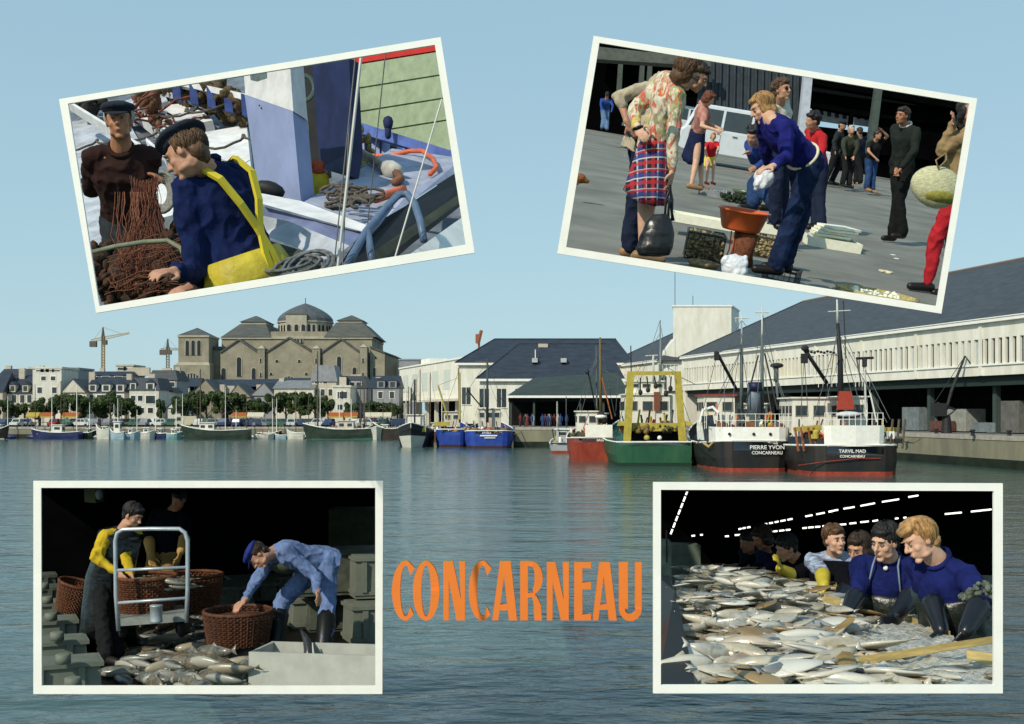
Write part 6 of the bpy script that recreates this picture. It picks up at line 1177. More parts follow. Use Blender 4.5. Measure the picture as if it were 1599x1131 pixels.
mb = MB(); mb.add([p + V((0, 0, .3)) for p in e] + rd, [(0, 1, 5, 4), (1, 2, 5), (2, 3, 4, 5), (3, 0, 4), (3, 2, 1, 0)]); mb.build('roof', GRROOF, t, rel=O)
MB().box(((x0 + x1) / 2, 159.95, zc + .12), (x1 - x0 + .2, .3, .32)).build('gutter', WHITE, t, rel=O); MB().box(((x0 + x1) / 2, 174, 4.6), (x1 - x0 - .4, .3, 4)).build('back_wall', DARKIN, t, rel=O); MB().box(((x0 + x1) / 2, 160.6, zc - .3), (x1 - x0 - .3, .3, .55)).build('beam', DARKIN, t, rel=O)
for k in range(6): MB().box((x0 + .5 + k * (x1 - x0 - 1) / 5, 160.8, (2.6 + zc) / 2 - .1), (.28, .28, zc - 2.6 - .3)).build('column', mat('hall_column', (0, 0, 0)), t, rel=O)
# flat white cold store left of the warehouses
t = thing('cold_store', 'plain white flat roofed building with open ground floor left of the warehouses', 'building', V((-15, 215, 2))); O = t.location.copy()
fa = Frame2((X(624, 262), 262, 2.0), (X(729, 208) - X(624, 262), 208 - 262)); Lw = (V((X(729, 208), 208)) - V((X(624, 262), 262))).length
zt = at(0, 559, 208).z - 2
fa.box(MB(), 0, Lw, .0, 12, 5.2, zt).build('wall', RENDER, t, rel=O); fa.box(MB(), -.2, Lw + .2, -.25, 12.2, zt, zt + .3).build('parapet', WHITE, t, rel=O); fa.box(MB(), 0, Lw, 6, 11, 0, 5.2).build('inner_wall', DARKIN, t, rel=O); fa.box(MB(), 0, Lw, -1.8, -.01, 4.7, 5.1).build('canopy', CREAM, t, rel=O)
for k in range(8): fa.box(MB(), Lw * k / 7.05, Lw * k / 7.05 + .7, .1, .8, 0, 5.19).build('column', RENDER, t, rel=O)
for k in range(5): fa.box(MB(), 4 + k * 9, 9 + k * 9, -.04, 0, 7, zt - 1.6).build('panel_joint', mat('faint_panel', (.56, .60, .54), .8), t, rel=O)
fa.box(MB(), 4, 12, 4, 8, zt + .3, zt + 2).build('roof_hut', RENDER, t, rel=O)
# ------------------------------------------------------------------ church
STONE = mat('church_granite', (.27, .245, .18), .9, .18, .35, .03, 2.2, detail=12); STONEL = mat('pale_dressed_stone', (.38, .35, .27), .9, .12, .6); CHW = mat('church_glass', (.02, .025, .03), .3, .3)
t = thing('church', 'great granite church with central dome, pyramid roofs and a bell tower', 'church', V((-58, 305, 2))); O = t.location.copy()
Yc = 300.
def cb(name, m, px0, px1, py0, py1, Y0, dep, par=None, taper=0):
    a, b = at(px0, py1, Yc), at(px1, py0, Yc); z0, z1 = a.z if py1 < 640 else 2, b.z
    return MB().hexa([(a.x, Y0, z0), (b.x, Y0, z0), (b.x, Y0 + dep, z0), (a.x, Y0 + dep, z0)], [(a.x + taper, Y0 + taper, z1), (b.x - taper, Y0 + taper, z1), (b.x - taper, Y0 + dep - taper, z1), (a.x + taper, Y0 + dep - taper, z1)]).build(name, m, par or t, rel=O)
def arch_poly(px, py0, py1, w, Y):      # pixel centre, top, bottom, half width in px
    r = []; 
    for k in range(9): a = math.pi * k / 8; r.append((px + w * math.cos(a), py0 + w - w * math.sin(a)))
    return [at(x, y, Yc) for x, y in [(px + w, py1)] + r + [(px - w, py1)]]
def awin(px, py0, py1, w, Yw, name='arched_window', bars=0):
    def sh(poly, dy): return [V((p.x, Yw - dy, p.z)) for p in poly]
    fr = MB().slab(sh(arch_poly(px, py0 - 1.2, py1, w + 1.3, 0), .12), (0, .11, 0)).build(name, STONEL, t, rel=O)
    MB().slab(sh(arch_poly(px, py0, py1, w, 0), .17), (0, .04, 0)).build('glass', CHW, fr, rel=O)
    for i in range(bars):
        x = px - w + 2 * w * (i + 1) / (bars + 1); h_ = py0 + w - math.sqrt(max(0, w * w - (x - px) ** 2)); a, b = at(x, py1, Yc), at(x, h_ + 1, Yc); MB().hexa([(a.x - .15, Yw - .26, a.z), (a.x + .15, Yw - .26, a.z), (a.x + .15, Yw - .18, a.z), (a.x - .15, Yw - .18, a.z)], [(a.x - .15, Yw - .26, b.z), (a.x + .15, Yw - .26, b.z), (a.x + .15, Yw - .18, b.z), (a.x - .15, Yw - .18, b.z)]).build('mullion', STONEL, fr, rel=O)
def pyr(name, m, px0, px1, py, tx0, tx1, ty, Y0, dep, ins=None):
    a, b, c, d = at(px0, py, Yc), at(px1, py, Yc), at(tx0, ty, Yc), at(tx1, ty, Yc); i = ins if ins is not None else (c.x - a.x)
    i = min(i, dep / 2 - .05)
    return MB().hexa([(a.x, Y0, a.z), (b.x, Y0, a.z), (b.x, Y0 + dep, a.z), (a.x, Y0 + dep, a.z)], [(c.x, Y0 + i, c.z), (d.x, Y0 + i, c.z), (d.x, Y0 + dep - i, c.z), (c.x, Y0 + dep - i, c.z)]).build(name, m, t, rel=O)
SLC = mat('church_slate', (.085, .09, .082), .7, .2, 1, .01, 6, stretch=(.4, .4, 2))
cb('nave_wall', STONE, 340, 578, 526, 660, 304, 26); cb('cornice', STONEL, 339, 579, 524, 528, 303.6, 26.8)
cb('tower_base', STONE, 278, 334, 571, 660, 296, 12); cb('tower_ledge', STONEL, 281, 333, 567, 571, 296.3, 11.2, taper=.3); cb('belfry', STONE, 284, 331, 527, 567, 296.8, 10); cb('belfry_cornice', STONEL, 283, 332, 525, 528, 296.5, 10.6)
pyr('tower_roof', SLC, 283, 332, 525, 307, 308, 512, 296.5, 8)
for x in (298, 307, 316): awin(x, 533, 556, 2.6, 296.8, 'belfry_opening')
awin(306, 584, 612, 15.5, 296, 'great_arch_window', 6)
pyr('transept_roof', SLC, 340, 419, 525, 364, 406, 503, 303.4, 24); cb('roof_lantern', STONEL, 365, 405, 499, 503, 308, 10); pyr('lantern_roof', SLC, 363, 407, 499, 384, 386, 488, 307.6, 10.8)
pyr('transept_roof', SLC, 502, 586, 525, 519, 561, 501, 303.4, 24); cb('roof_lantern', STONEL, 521, 559, 497, 501, 308, 10); pyr('lantern_roof', SLC, 518, 562, 497, 539, 541, 487, 307.6, 10.8)
# central drum and dome
def octring(px, r, z, cy, n=16, ph=0): c = at(px, 0, Yc); return [V((c.x + math.cos(2 * math.pi * (k + .5) / n) * r, cy + math.sin(2 * math.pi * (k + .5) / n) * r, z)) for k in range(n)]
zc = lambda py: at(0, py, Yc).z
cy = 314; rd_ = 44 / 6.0
cb('drum_base', STONE, 417, 507, 516, 530, 304.5, 19); MB().loft([octring(462, rd_, zc(517), cy), octring(462, rd_, zc(499), cy)]).build('drum', STONEL, t, rel=O)
MB().loft([octring(462, rd_ + .35, zc(499), cy), octring(462, rd_ + .35, zc(497), cy)]).build('drum_cornice', STONEL, t, rel=O)
prof = [(rd_ + .15, 497), (rd_ + .1, 492), (rd_ - .5, 487), (rd_ * .80, 482), (rd_ * .62, 477), (rd_ * .36, 471.5), (rd_ * .12, 467.5), (.15, 466)]
MB().loft([octring(462, r, zc(y), cy) for r, y in prof]).build('dome', mat('dome_slate', (.09, .098, .105), .6, .2, 1, .01, 6), t, rel=O)
MB().tube([(at(462, 0, Yc).x, cy, zc(467)), (at(462, 0, Yc).x, cy, zc(457))], .1, 5).build('finial', BLK, t, rel=O)
for k in range(16):
    a = 2 * math.pi * (k) / 16 - math.pi / 2; c = at(462, 0, Yc)
    if math.sin(a) > .3: continue
    q = V((math.cos(a), math.sin(a), 0)); s_ = V((-q.y, q.x, 0)); apo = rd_ * math.cos(math.pi / 16)
    b0 = V((c.x, cy, 0)) + q * (apo + .02)
    for off in (-.62, .62):
        o_ = MB().slab([b0 + s_ * (off - .33) + V((0, 0, zc(514.5))), b0 + s_ * (off + .33) + V((0, 0, zc(514.5))), b0 + s_ * (off + .33) + V((0, 0, zc(505))), b0 + s_ * off + V((0, 0, zc(503))), b0 + s_ * (off - .33) + V((0, 0, zc(505)))], q * .05).build('drum_window', CHW, t, rel=O)
cb('dome_dormer', STONEL, 439, 472, 488, 517, 306.2, 3); pyr('dormer_roof', SLC, 438, 473, 488, 444, 468, 484, 306, 5)
for x in (444, 456, 467): awin(x, 504, 514, 3, 306.2, 'dormer_window')
for x in (444, 453, 461, 467): awin(x, 524, 534, 1.4, 303.9, 'slit_window')
# gabled bays
for gx0, gx1, ap, ay in ((345, 404, 374, 532), (416, 490, 452, 529), (503, 562, 533, 531)):
    a, b, c = at(gx0, 552, Yc), at(gx1, 552, Yc), at(ap, ay, Yc); Yg = 299.5
    MB().slab([V((a.x, Yg, 2)), V((b.x, Yg, 2)), V((b.x, Yg, b.z)), V((c.x, Yg, c.z)), V((a.x, Yg, a.z))], (0, 5, 0)).build('gabled_bay', STONE, t, rel=O)
    for p_, q_ in ((a, c), (c, b)): MB().slab([V((p_.x, Yg - .4, p_.z + .02)), V((q_.x, Yg - .4, q_.z + .02)), V((q_.x, Yg - .4, q_.z + .45)), V((p_.x, Yg - .4, p_.z + .45))], (0, 5.5, 0)).build('gable_roof', SLC, t, rel=O)
for x, y0, y1, w in ((374, 558, 588, 3.4), (350, 575, 600, 3.4), (397, 575, 606, 3), (530, 557, 586, 3.2), (554, 574, 596, 3)): awin(x, y0, y1, w, 299.5)
awin(452, 588, 600, 12, 299.5, 'great_arch_window', 4)
for x, y in ((433, 562), (468, 562), (424, 582), (479, 582)): awin(x, y, y + 4, 2, 299.5, 'round_window')
for x0, x1, y0 in ((404, 415, 545), (489, 501, 545), (563, 574, 543)): cb('stair_turret', STONE, x0, x1, y0, 660, 298.6, 4); pyr('turret_roof', STONEL, x0 - .5, x1 + .5, y0, (x0 + x1) / 2 - 1, (x0 + x1) / 2 + 1, y0 - 5, 298.4, 4.4)
for x0 in (409, 495, 568): 
    for y in (560, 582): awin(x0, y, y + 7, 1.2, 298.6, 'slit_window')
a, b, c, d = at(577, 543, Yc), at(600, 552, Yc), at(614, 557, Yc), at(614, 660, Yc)
MB().hexa([(a.x, 301, 2), (b.x, 301, 2), (b.x, 324, 2), (a.x, 324, 2)], [(a.x, 301, a.z), (b.x, 301, b.z), (b.x, 324, b.z), (a.x, 324, a.z)]).build('apse_wall', STONE, t, rel=O)
MB().hexa([(b.x + .02, 303, 2), (c.x, 306, 2), (c.x, 322, 2), (b.x + .02, 324, 2)], [(b.x + .02, 303, b.z - .2), (c.x, 306, c.z), (c.x, 322, c.z), (b.x + .02, 324, b.z - .2)]).build('apse_wall', STONE, t, rel=O)
MB().hexa([(a.x, 300.6, a.z), (b.x, 300.6, b.z), (b.x, 325, b.z), (a.x, 325, a.z)], [(a.x, 300.6, a.z + .5), (b.x, 300.6, b.z + .5), (b.x, 325, b.z + .5), (a.x, 325, a.z + .5)]).build('apse_roof', SLC, t, rel=O); MB().hexa([(b.x, 302.6, b.z), (c.x + .3, 305.6, c.z), (c.x + .3, 323, c.z), (b.x, 325, b.z)], [(b.x, 302.6, b.z + .5), (c.x + .3, 305.6, c.z + .4), (c.x + .3, 323, c.z + .4), (b.x, 325, b.z + .5)]).build('apse_roof', SLC, t, rel=O)
awin(584, 574, 596, 2, 301); awin(586, 556, 560, 1.6, 301, 'slit_window'); cb('link_wall', STONE, 331, 345, 545, 660, 301, 6); cb('link_roof', SLC, 330, 348, 541, 546, 300.6, 7)
# ------------------------------------------------------------------ town houses
def house(label, px0, px1, pe, pr, Y, wm, rm, kind='hip', wins=(), chim=(), dorm=(), dep=9, base=2.0, cat='house', gable_x=None):
    """pe, pr: picture rows of the eave and of the roof top"""
    x0, x1 = X(px0, Y), X(px1, Y); ze = at(0, pe, Y).z; zr = at(0, pr, Y).z; t = thing('town_house', label, cat, V(((x0 + x1) / 2, Y, base))); O = t.location.copy()
    MB().hexa([(x0, Y, base), (x1, Y, base), (x1, Y + dep, base), (x0, Y + dep, base)], [(x0, Y, ze), (x1, Y, ze), (x1, Y + dep, ze), (x0, Y + dep, ze)]).build('wall', wm, t, rel=O)
    o_ = .3; e = [V((x0 - o_, Y - o_, ze)), V((x1 + o_, Y - o_, ze)), V((x1 + o_, Y + dep + o_, ze)), V((x0 - o_, Y + dep + o_, ze))]
    if kind == 'flat': MB().box(((x0 + x1) / 2, Y + dep / 2, ze + .2), (x1 - x0 + .4, dep + .4, .4)).build('parapet', wm, t, rel=O)
    elif kind == 'gable':      # gable towards the water
        g = X(gable_x, Y) if gable_x else (x0 + x1) / 2; m_ = MB(); m_.add([e[0], e[1], e[2], e[3], V((g, Y - o_, zr)), V((g, Y + dep + o_, zr))], [(1, 2, 5, 4), (3, 0, 4, 5), (0, 3, 2, 1), (0, 1, 4), (2, 3, 5)]); m_.build('roof', rm, t, rel=O)
        MB().slab([V((x0 + .15, Y - o_ - .04, ze)), V((x1 - .15, Y - o_ - .04, ze)), V((g, Y - o_ - .04, zr - .35))], (0, .03, 0)).build('gable_wall', wm, t, rel=O)
    else:
        h = {'hip': dep / 2 * .9, 'mansard': .9, 'side': .01}[kind]; m_ = MB(); dd = dep / 2 if kind != 'mansard' else 2
        if kind == 'mansard': m_.hexa(e, [e[0] + V((h, 1.2, zr - ze)), e[1] + V((-h, 1.2, zr - ze)), e[2] + V((-h, -1.2, zr - ze)), e[3] + V((h, -1.2, zr - ze))])
        else: rd = [V((x0 + h, Y + dd, zr)), V((x1 - h, Y + dd, zr))]; m_.add(e + rd, [(0, 1, 5, 4), (1, 2, 5), (2, 3, 4, 5), (3, 0, 4), (3, 2, 1, 0)])
        m_.build('roof', rm, t, rel=O)
    for wy0, wy1, xs, w in wins:
        z0, z1 = at(0, wy1, Y).z, at(0, wy0, Y).z
        for wx in xs:
            c = X(wx, Y); f_ = MB().box((c, Y - .03, (z0 + z1) / 2), (w + .25, .06, z1 - z0 + .25)).build('window', WHITE if wm != RENDER else CREAM, t, rel=O); MB().box((c, Y - .08, (z0 + z1) / 2), (w, .05, z1 - z0)).build('pane', PANE, f_, rel=O)
    for cx, cw, cy_ in chim:
        c = X(cx, Y); zt_ = at(0, cy_, Y).z; MB().box((c, Y + dep * .45, (zt_ + ze) / 2), (cw, .8, zt_ - ze)).build('chimney', BEIGEW, t, rel=O)
    for dx, dw in dorm:
        c = X(dx, Y); zz = ze + (zr - ze) * .28; d_ = MB(); d_.box((c, Y + .7, zz), (dw, 1.8, 1.5)); dd_ = d_.build('dormer', wm if wm != STONE else RENDER, t, rel=O); MB().slab([V((c - dw / 2 - .15, Y - .3, zz + .72)), V((c + dw / 2 + .15, Y - .3, zz + .72)), V((c, Y - .3, zz + 1.5))], (0, 2.4, 0)).build('dormer_roof', rm, dd_, rel=O); MB().box((c, Y - .24, zz), (dw * .6, .05, 1.0)).build('dormer_window', PANE, dd_, rel=O)
    return t
TOWNW = mat('town_white_render', (.54, .52, .44), .85, .1, .9, stretch=(1, 1, .3), col2=(.68, .66, .58))
def H(l, a, b, c, d, e, wm, *r, **k): return house(l, a, b, c, d, e, TOWNW if wm is RENDER else wm, *r, **k)
H('grey stone house cut by the left picture edge', -12, 4, 612, 580, 236, BEIGEW, SLATE, 'side', [(618, 628, (-4,), 1)])
H('dark roofed house with three dormers at the far left', 3, 52, 615, 586, 238, BEIGEW, SLATE, 'side', [(617, 629, (10, 22, 35, 46), .9)], [(22, 1.2, 574), (44, 1, 574)], [(20, 1.2), (40, 1.2)])
H('long dark roof behind the dormered house at the far left', 0, 55, 586, 576, 262, GREYW, SLATE, 'mansard', [(588, 596, (12, 24, 36), 1.2)], [(2, 1.2, 570), (38, 1.5, 572)])
H('tall white four storey house with flat top at the left', 51, 96, 576, 574, 232, RENDER, SLATE, 'flat', [(578, 580, (62, 70, 78, 88), 1.5), (588, 594, (68, 83), .9), (605, 614, (62, 85), .9)], [(53, .8, 570)])
H('flat roofed dark grey block beside the tall white house', 97, 122, 577, 575, 246, GREYW, SLATE, 'flat', [(580, 586, (104, 114), 1)])
H('cream house with a grey cross gable right of the tall white house', 97, 135, 613, 591, 231, CREAM, SLATE2, 'gable', [(605, 611, (114,), .8), (617, 626, (104, 125), .9)], gable_x=115)
H('long slate roofed house with three white dormers', 133, 194, 613, 588, 233, RENDER, SLATE, 'side', [(617, 626, (142, 155, 170, 186), .9)], [(133, 1.2, 580), (192, 1, 583)], [(145, 1.5), (166, 1.7), (188, 1.5)])
H('long flat roofed dark building behind the three white dormers', 131, 206, 586, 580, 258, GREYW, SLATE, 'mansard', [(588, 594, (145, 165, 185), 1.6)], [(150, 1, 574), (208, 5, 573)])
H('pale concrete block just showing above the roofs left of the church', 182, 208, 572, 570, 290, BEIGEW, SLATE, 'flat', [(574, 578, (190, 200), 2)])
H('white corner house with mansard roof and tall balcony windows', 202, 248, 609, 590, 229, RENDER, SLATE, 'mansard', [(618, 626, (208, 219), .9), (618, 630, (235,), 1.8), (637, 645, (221, 235), 1.0)], [(228, 1.2, 583)], [(208, 1.2), (235, 1.6)])
H('grey house with white dormer band behind the white corner house', 232, 276, 594, 578, 255, GREYW, SLATE2, 'mansard', [(597, 604, (245, 258, 268), 1.3)], [(252, 2, 574), (270, 1, 572)])
H('narrow white house right of the mansard roofed corner house', 247, 264, 612, 604, 236, RENDER, SLATE, 'mansard', [(615, 622, (251, 259), .8)])
H('small white gabled house before the bell tower', 262, 286, 637, 620, 227, RENDER, SLATE, 'gable', [(640, 646, (270, 279), .7)], gable_x=279)
H('slate gabled house in front of the great arch window', 296, 345, 620, 592, 240, STONE, SLATE2, 'gable', [(603, 608, (320,), 1)], [(340, 1, 600)], gable_x=322)
H('slate gabled house under the left transept', 357, 392, 620, 599, 241, STONE, SLATE2, 'gable', [(614, 620, (378,), 1)], [(352, 2, 602)], gable_x=372)
H('slate gabled house below the middle of the church', 392, 430, 618, 597, 242, GREYW, SLATE2, 'gable', [(606, 611, (412,), 1)], [(398, 1, 600)], gable_x=413)
H('long low house with pale roof in the middle below the church', 428, 490, 607, 593, 238, CREAM, mat('pale_grey_slate', (.20, .21, .22), .7, .15, 1), 'side', [(613, 621, (440, 455, 470, 484), .8)], [(434, 1, 590)])
H('grey mansard house with steep pale roof before the right transept', 487, 525, 596, 570, 240, BEIGEW, mat('pale_grey_slate', (0, 0, 0)), 'mansard', [(592, 599, (495, 508), .9), (608, 618, (493, 504, 516), .8)], [(490, 1, 574)], [])
H('white three storey house right of the steep pale roof', 520, 547, 605, 600, 233, RENDER, SLATE, 'flat', [(612, 622, (531, 538), 1.0), (632, 640, (531, 542), 1.0)], [(531, 1.4, 588)])
H('brown roofed house with white ridge patch behind the white three storey house', 524, 572, 606, 587, 246, GREYW, SLATE, 'mansard', [(597, 602, (550, 560), 1)], [(552, 2.4, 584)])
H('grey house with two white dormers at the foot of the apse', 582, 623, 606, 586, 240, GREYW, SLATE, 'side', [(612, 622, (594, 612), .9)], [(588, 1.2, 588)], [(595, 1.6), (613, 1.6)])
H('pale block with roof plant above the cold store', 623, 655, 563, 561, 300, GREYW, SLATE, 'flat', [])
rr = random.Random(12)
for k in range(14): H('dull roof of the town behind, left part' if k < 7 else 'dull roof of the town behind, right part', -20 + k * 46 + rr.uniform(-8, 8), 34 + k * 46, 604, 590 + rr.uniform(-3, 3), 275, BEIGEW if k % 2 else GREYW, SLATE, 'side', [(610, 618, (0 + k * 46, 15 + k * 46), 1)])['group'] = 'roofs of the town behind the waterfront'
# cranes
CRM = mat('crane_ochre', (.36, .24, .08), .7, .2); CRD = mat('crane_dark', (.10, .09, .07), .7, .2)
def tower_crane(label, px, top, base_y, Y, jl, jr, m, tilt):
    p = at(px, 640, Y); t = thing('tower_crane', label, 'crane', V((p.x, Y, 2))); O = t.location.copy(); s = Y / F; w = 2.2 * s * .9
    zt = at(0, top, Y).z; mb = MB(); z = 2.0; c = V((p.x, Y, 0))
    cs = [c + V((a * w, b * w, 0)) for a, b in ((-1, -1), (1, -1), (1, 1), (-1, 1))]
    for q in cs: mb.tube([q + V((0, 0, 2)), q + V((0, 0, zt - 3))], .14, 4)
    n = int((zt - 5) / (w * 2.2))
    for i in range(n):
        za, zb = 2 + i * w * 2.2, 2 + (i + 1) * w * 2.2
        for k in range(4): mb.tube([cs[k] + V((0, 0, za)), cs[(k + 1) % 4] + V((0, 0, zb))], .08, 3)
    o = mb.build('lattice_mast', m, t, rel=O); o['kind'] = 'stuff'
    j = zt - 4.2; a = at(px - jl, 0, Y); b = at(px + jr, 0, Y); za, zb = j - tilt * .3, j + tilt
    for dz in (0, 1.0): MB().tube([(a.x, Y, za + dz * .6), (p.x, Y, j + dz), (b.x, Y, zb + dz * .3)], .13, 4).build('jib_chord', m, t, rel=O)
    mb = MB(); 
    for i in range(22): u = i / 22; x = a.x + (b.x - a.x) * u; z_ = za + (zb - za) * u; mb.tube([(x, Y, z_), (x + (b.x - a.x) / 44, Y, z_ + .8), (x + (b.x - a.x) / 22, Y, z_ + .1)], .06, 3)
    mb.build('jib_lattice', m, t, rel=O)['kind'] = 'stuff'
    MB().box((a.x + .8, Y, za - .8), (2.2, 1.2, 1.9)).build('counterweight', CRD, t, rel=O); MB().tube([(p.x, Y, zt - 4.5), (p.x, Y, zt)], [.8, .2], 5).build('apex', CRD, t, rel=O); MB().box((p.x + .9, Y - .9, j - .9), (1.4, 1.3, 1.5)).build('cab', CRD, t, rel=O)
    MB().tube([(p.x, Y, zt), (a.x + 1, Y, za + .8)], .06, 3).build('tie', m, t, rel=O); MB().tube([(p.x, Y, zt), (b.x - (b.x - p.x) * .3, Y, j + (zb - j) * .7 + .6)], .06, 3).build('tie', m, t, rel=O)
tower_crane('ochre tower crane left of the church, the taller of the two', 161, 511, 577, 380, 19, 41, CRM, 2.0)
tower_crane('smaller grey tower crane just left of the bell tower', 262, 529, 577, 420, 11, 21, mat('crane_grey', (.22, .21, .17), .7), 0)
t = thing('tower_crane', 'reddish crane head sticking up behind the white cold store', 'crane', at(748, 620, 330)); O = t.location.copy(); RC = mat('crane_red', (.30, .10, .05), .7, .3)
MB().tube([at(748, 640, 330), at(748, 536, 330)], .35, 5).build('mast', RC, t, rel=O); MB().tube([at(746, 537, 330), at(752, 516, 330)], [.7, .5], 5).build('folded_jib', RC, t, rel=O); MB().box(at(745, 528, 330), (.9, .8, 2.2)).build('cab', RC, t, rel=O)
# trees along the far quay
LEAF = mat('plane_leaves', (.022, .042, .010), .6, .3, .9, spec=.25, col2=(.055, .085, .022)); BARK = mat('bark', (.10, .08, .055), .9, .3, 3)
def crown_mesh(seed, rx, rz, n=3000):
    rr = random.Random(seed); mb = MB(); cl = [(V((rr.uniform(-.62, .62) * rx, rr.uniform(-.5, .5) * rx, rr.uniform(-.5, .55) * rz)), rr.uniform(.32, .55)) for _ in range(13)]
    for _ in range(n):
        c, r_ = rr.choice(cl); d = V((rr.gauss(0, 1), rr.gauss(0, 1), rr.gauss(0, 1))).normalized() * (r_ * rx * .62 * rr.uniform(.6, 1.05)); d.z *= .8; p = c + d; s = rr.uniform(.16, .36)
        nn = (d.normalized() + V((rr.uniform(-.7, .7), rr.uniform(-.7, .7), rr.uniform(-.3, .9)))).normalized(); a = nn.orthogonal().normalized(); b = nn.cross(a); q = rr.uniform(0, 3); a, b = a * math.cos(q) + b * math.sin(q), b * math.cos(q) - a * math.sin(q)
        mb.add([p - a * s, p - b * s * .6, p + a * s, p + b * s * .6], [(0, 1, 2, 3)])
    me = bpy.data.meshes.new('crown'); me.from_pydata([tuple(p) for p in mb.v], [], mb.f); me.materials.append(LEAF); return me
CROWNS = [crown_mesh(k, 3.3, 3.0) for k in range(5)]
def tree(px, Y, top, bot, w, label, k, group='plane trees along the far quay'):
    zt, zb = at(0, top, Y).z, at(0, bot, Y).z; x = X(px, Y); t = thing('plane_tree', label, 'tree', V((x, Y, 2)), group=group); sx = w * Y / F / 5.3; sz = (zt - zb) / 4.5
    c = obj('crown', CROWNS[k % 5], t, V((0, 0, (zt + zb) / 2 - 2))); c.scale = (sx, sx, sz); c.rotation_euler = (0, 0, k * 1.3)
    mb = MB(); mb.tube([(0, 0, 0), (.1, 0, 1.6), (-.05, 0, (zt + zb) / 2 - 2)], [.28, .2, .1], 7); 
    for a in range(4): mb.tube([(0, 0, 1.7 + a * .25), (1.3 * sx * math.cos(a * 1.7), 1.3 * math.sin(a * 1.7), 3.2 + .4 * a)], [.11, .04], 5)
    mb.build('trunk', BARK, t, True)
TR_ = [(-2, 622, 654, 26), (16, 625, 654, 26), (38, 626, 655, 26), (62, 621, 655, 30), (84, 620, 655, 30), (104, 613, 656, 38), (126, 615, 656, 34), (148, 616, 656, 36), (172, 611, 657, 42), (196, 620, 656, 34), (211, 632, 656, 22), (250, 622, 655, 18), (283, 615, 650, 28), (300, 611, 651, 36), (322, 609, 652, 38), (346, 610, 652, 38), (368, 612, 652, 34), (390, 619, 652, 30), (406, 622, 652, 26), (428, 614, 650, 32), (446, 611, 650, 36), (468, 611, 651, 38), (492, 613, 651, 36), (512, 618, 651, 26), (549, 628, 650, 24), (585, 626, 650, 30), (604, 628, 650, 26), (620, 630, 652, 24)]
for k, (px, a, b, w_) in enumerate(TR_):
    l = ('plane tree of the row left of the white corner house' if px < 220 else 'plane tree of the row before the church' if px > 270 and px < 530 else ('slender tree in front of the white corner house' if px == 250 else 'small round tree beside the foot of the church apse'))
    tree(px, 216 + (k % 3), a, b, w_, l, k, {True: 'plane trees of the left row', False: 'plane trees before the church'}[px < 260])
# cars along the far quay
cols = [('white', (.6, .6, .56)), ('dark blue', (.03, .05, .12)), ('grey', (.22, .23, .24)), ('red', (.30, .03, .02)), ('cream', (.5, .45, .32)), ('green', (.05, .12, .08))]
protos = []
for i, (cn, cc) in enumerate(cols):
    c = make_car(f'small {cn} car parked on the far quay before the trees', mat('car_paint_' + cn.replace(' ', '_'), cc, .3, .03, spec=.5), ('saloon', 'estate', 'saloon', 'saloon', 'van', 'saloon')[i], detail=False, group=f'{cn} cars parked along the far quay'); protos.append(c)
rr = random.Random(77); used = set()
for k in range(92):
    px = 5 + k * 6.8 + rr.uniform(-2, 2)
    if 44 < px < 84 or 520 < px < 548 or px > 630: continue
    i = rr.choices(range(6), (5, 4, 4, 1, .5, 2))[0]; Y = 205.8 + (k % 3) * 2.9; loc = V((X(px, Y), Y, 2.0)); rz = rr.choice((math.pi / 2, -math.pi / 2, 0, math.pi)) + rr.uniform(-.15, .15)
    if i not in used: protos[i].location = loc; protos[i].rotation_euler = (0, 0, rz); used.add(i)
    else: copy_tree(protos[i], loc=loc, rz=rz)
for i, c in enumerate(protos):
    if i not in used: c.location = (X(30 + 60 * i, 212), 212, 2)
# market stalls with orange and yellow awnings, and the strip of people and goods between
AWO = mat('orange_awning', (.34, .09, .02), .8, .15); AWY = mat('yellow_awning', (.42, .30, .06), .8, .15); AWW = mat('cream_awning', (.55, .5, .38), .8, .15)
for k, (px, w_, m_, l) in enumerate([(55, 2.6, AWY, 'yellow and orange market stall awning at the left of the far quay'), (73, 2.4, AWO, 'orange market stall right beside the yellow one'), (112, 3.0, AWO, 'low orange awning beneath the tallest tree of the left row'), (375, 2.6, AWO, 'orange awning before the trees in front of the church'), (400, 3, AWW, 'cream awning among the parked cars'), (526, 2.8, AWO, 'orange awning right of the plane tree row'), (548, 2.6, AWO, 'orange awning beside the white three storey house'), (590, 5, AWW, 'long cream awning by the small round trees')]):
    Y = 209; t = thing('market_stall', l, 'stall', V((X(px, Y), Y, 2))); w = w_
    MB().hexa([(-w / 2, -1, 1.9), (w / 2, -1, 1.9), (w / 2, 1, 1.9), (-w / 2, 1, 1.9)], [(-w / 2, -.1, 2.6), (w / 2, -.1, 2.6), (w / 2, .1, 2.6), (-w / 2, .1, 2.6)]).build('awning', m_, t); MB().box((0, -1.02, 1.78), (w, .04, .26)).build('valance', AWY if m_ == AWO else m_, t)
    for a in (-1, 1):
        for b in (-1, 1): MB().tube([(a * w * .46, b * .9, 0), (a * w * .46, b * .9, 1.95)], .04, 5).build('pole', BLK, t)
    MB().box((0, -.2, .8), (w * .9, 1.2, .1)).build('counter', BARK, t)
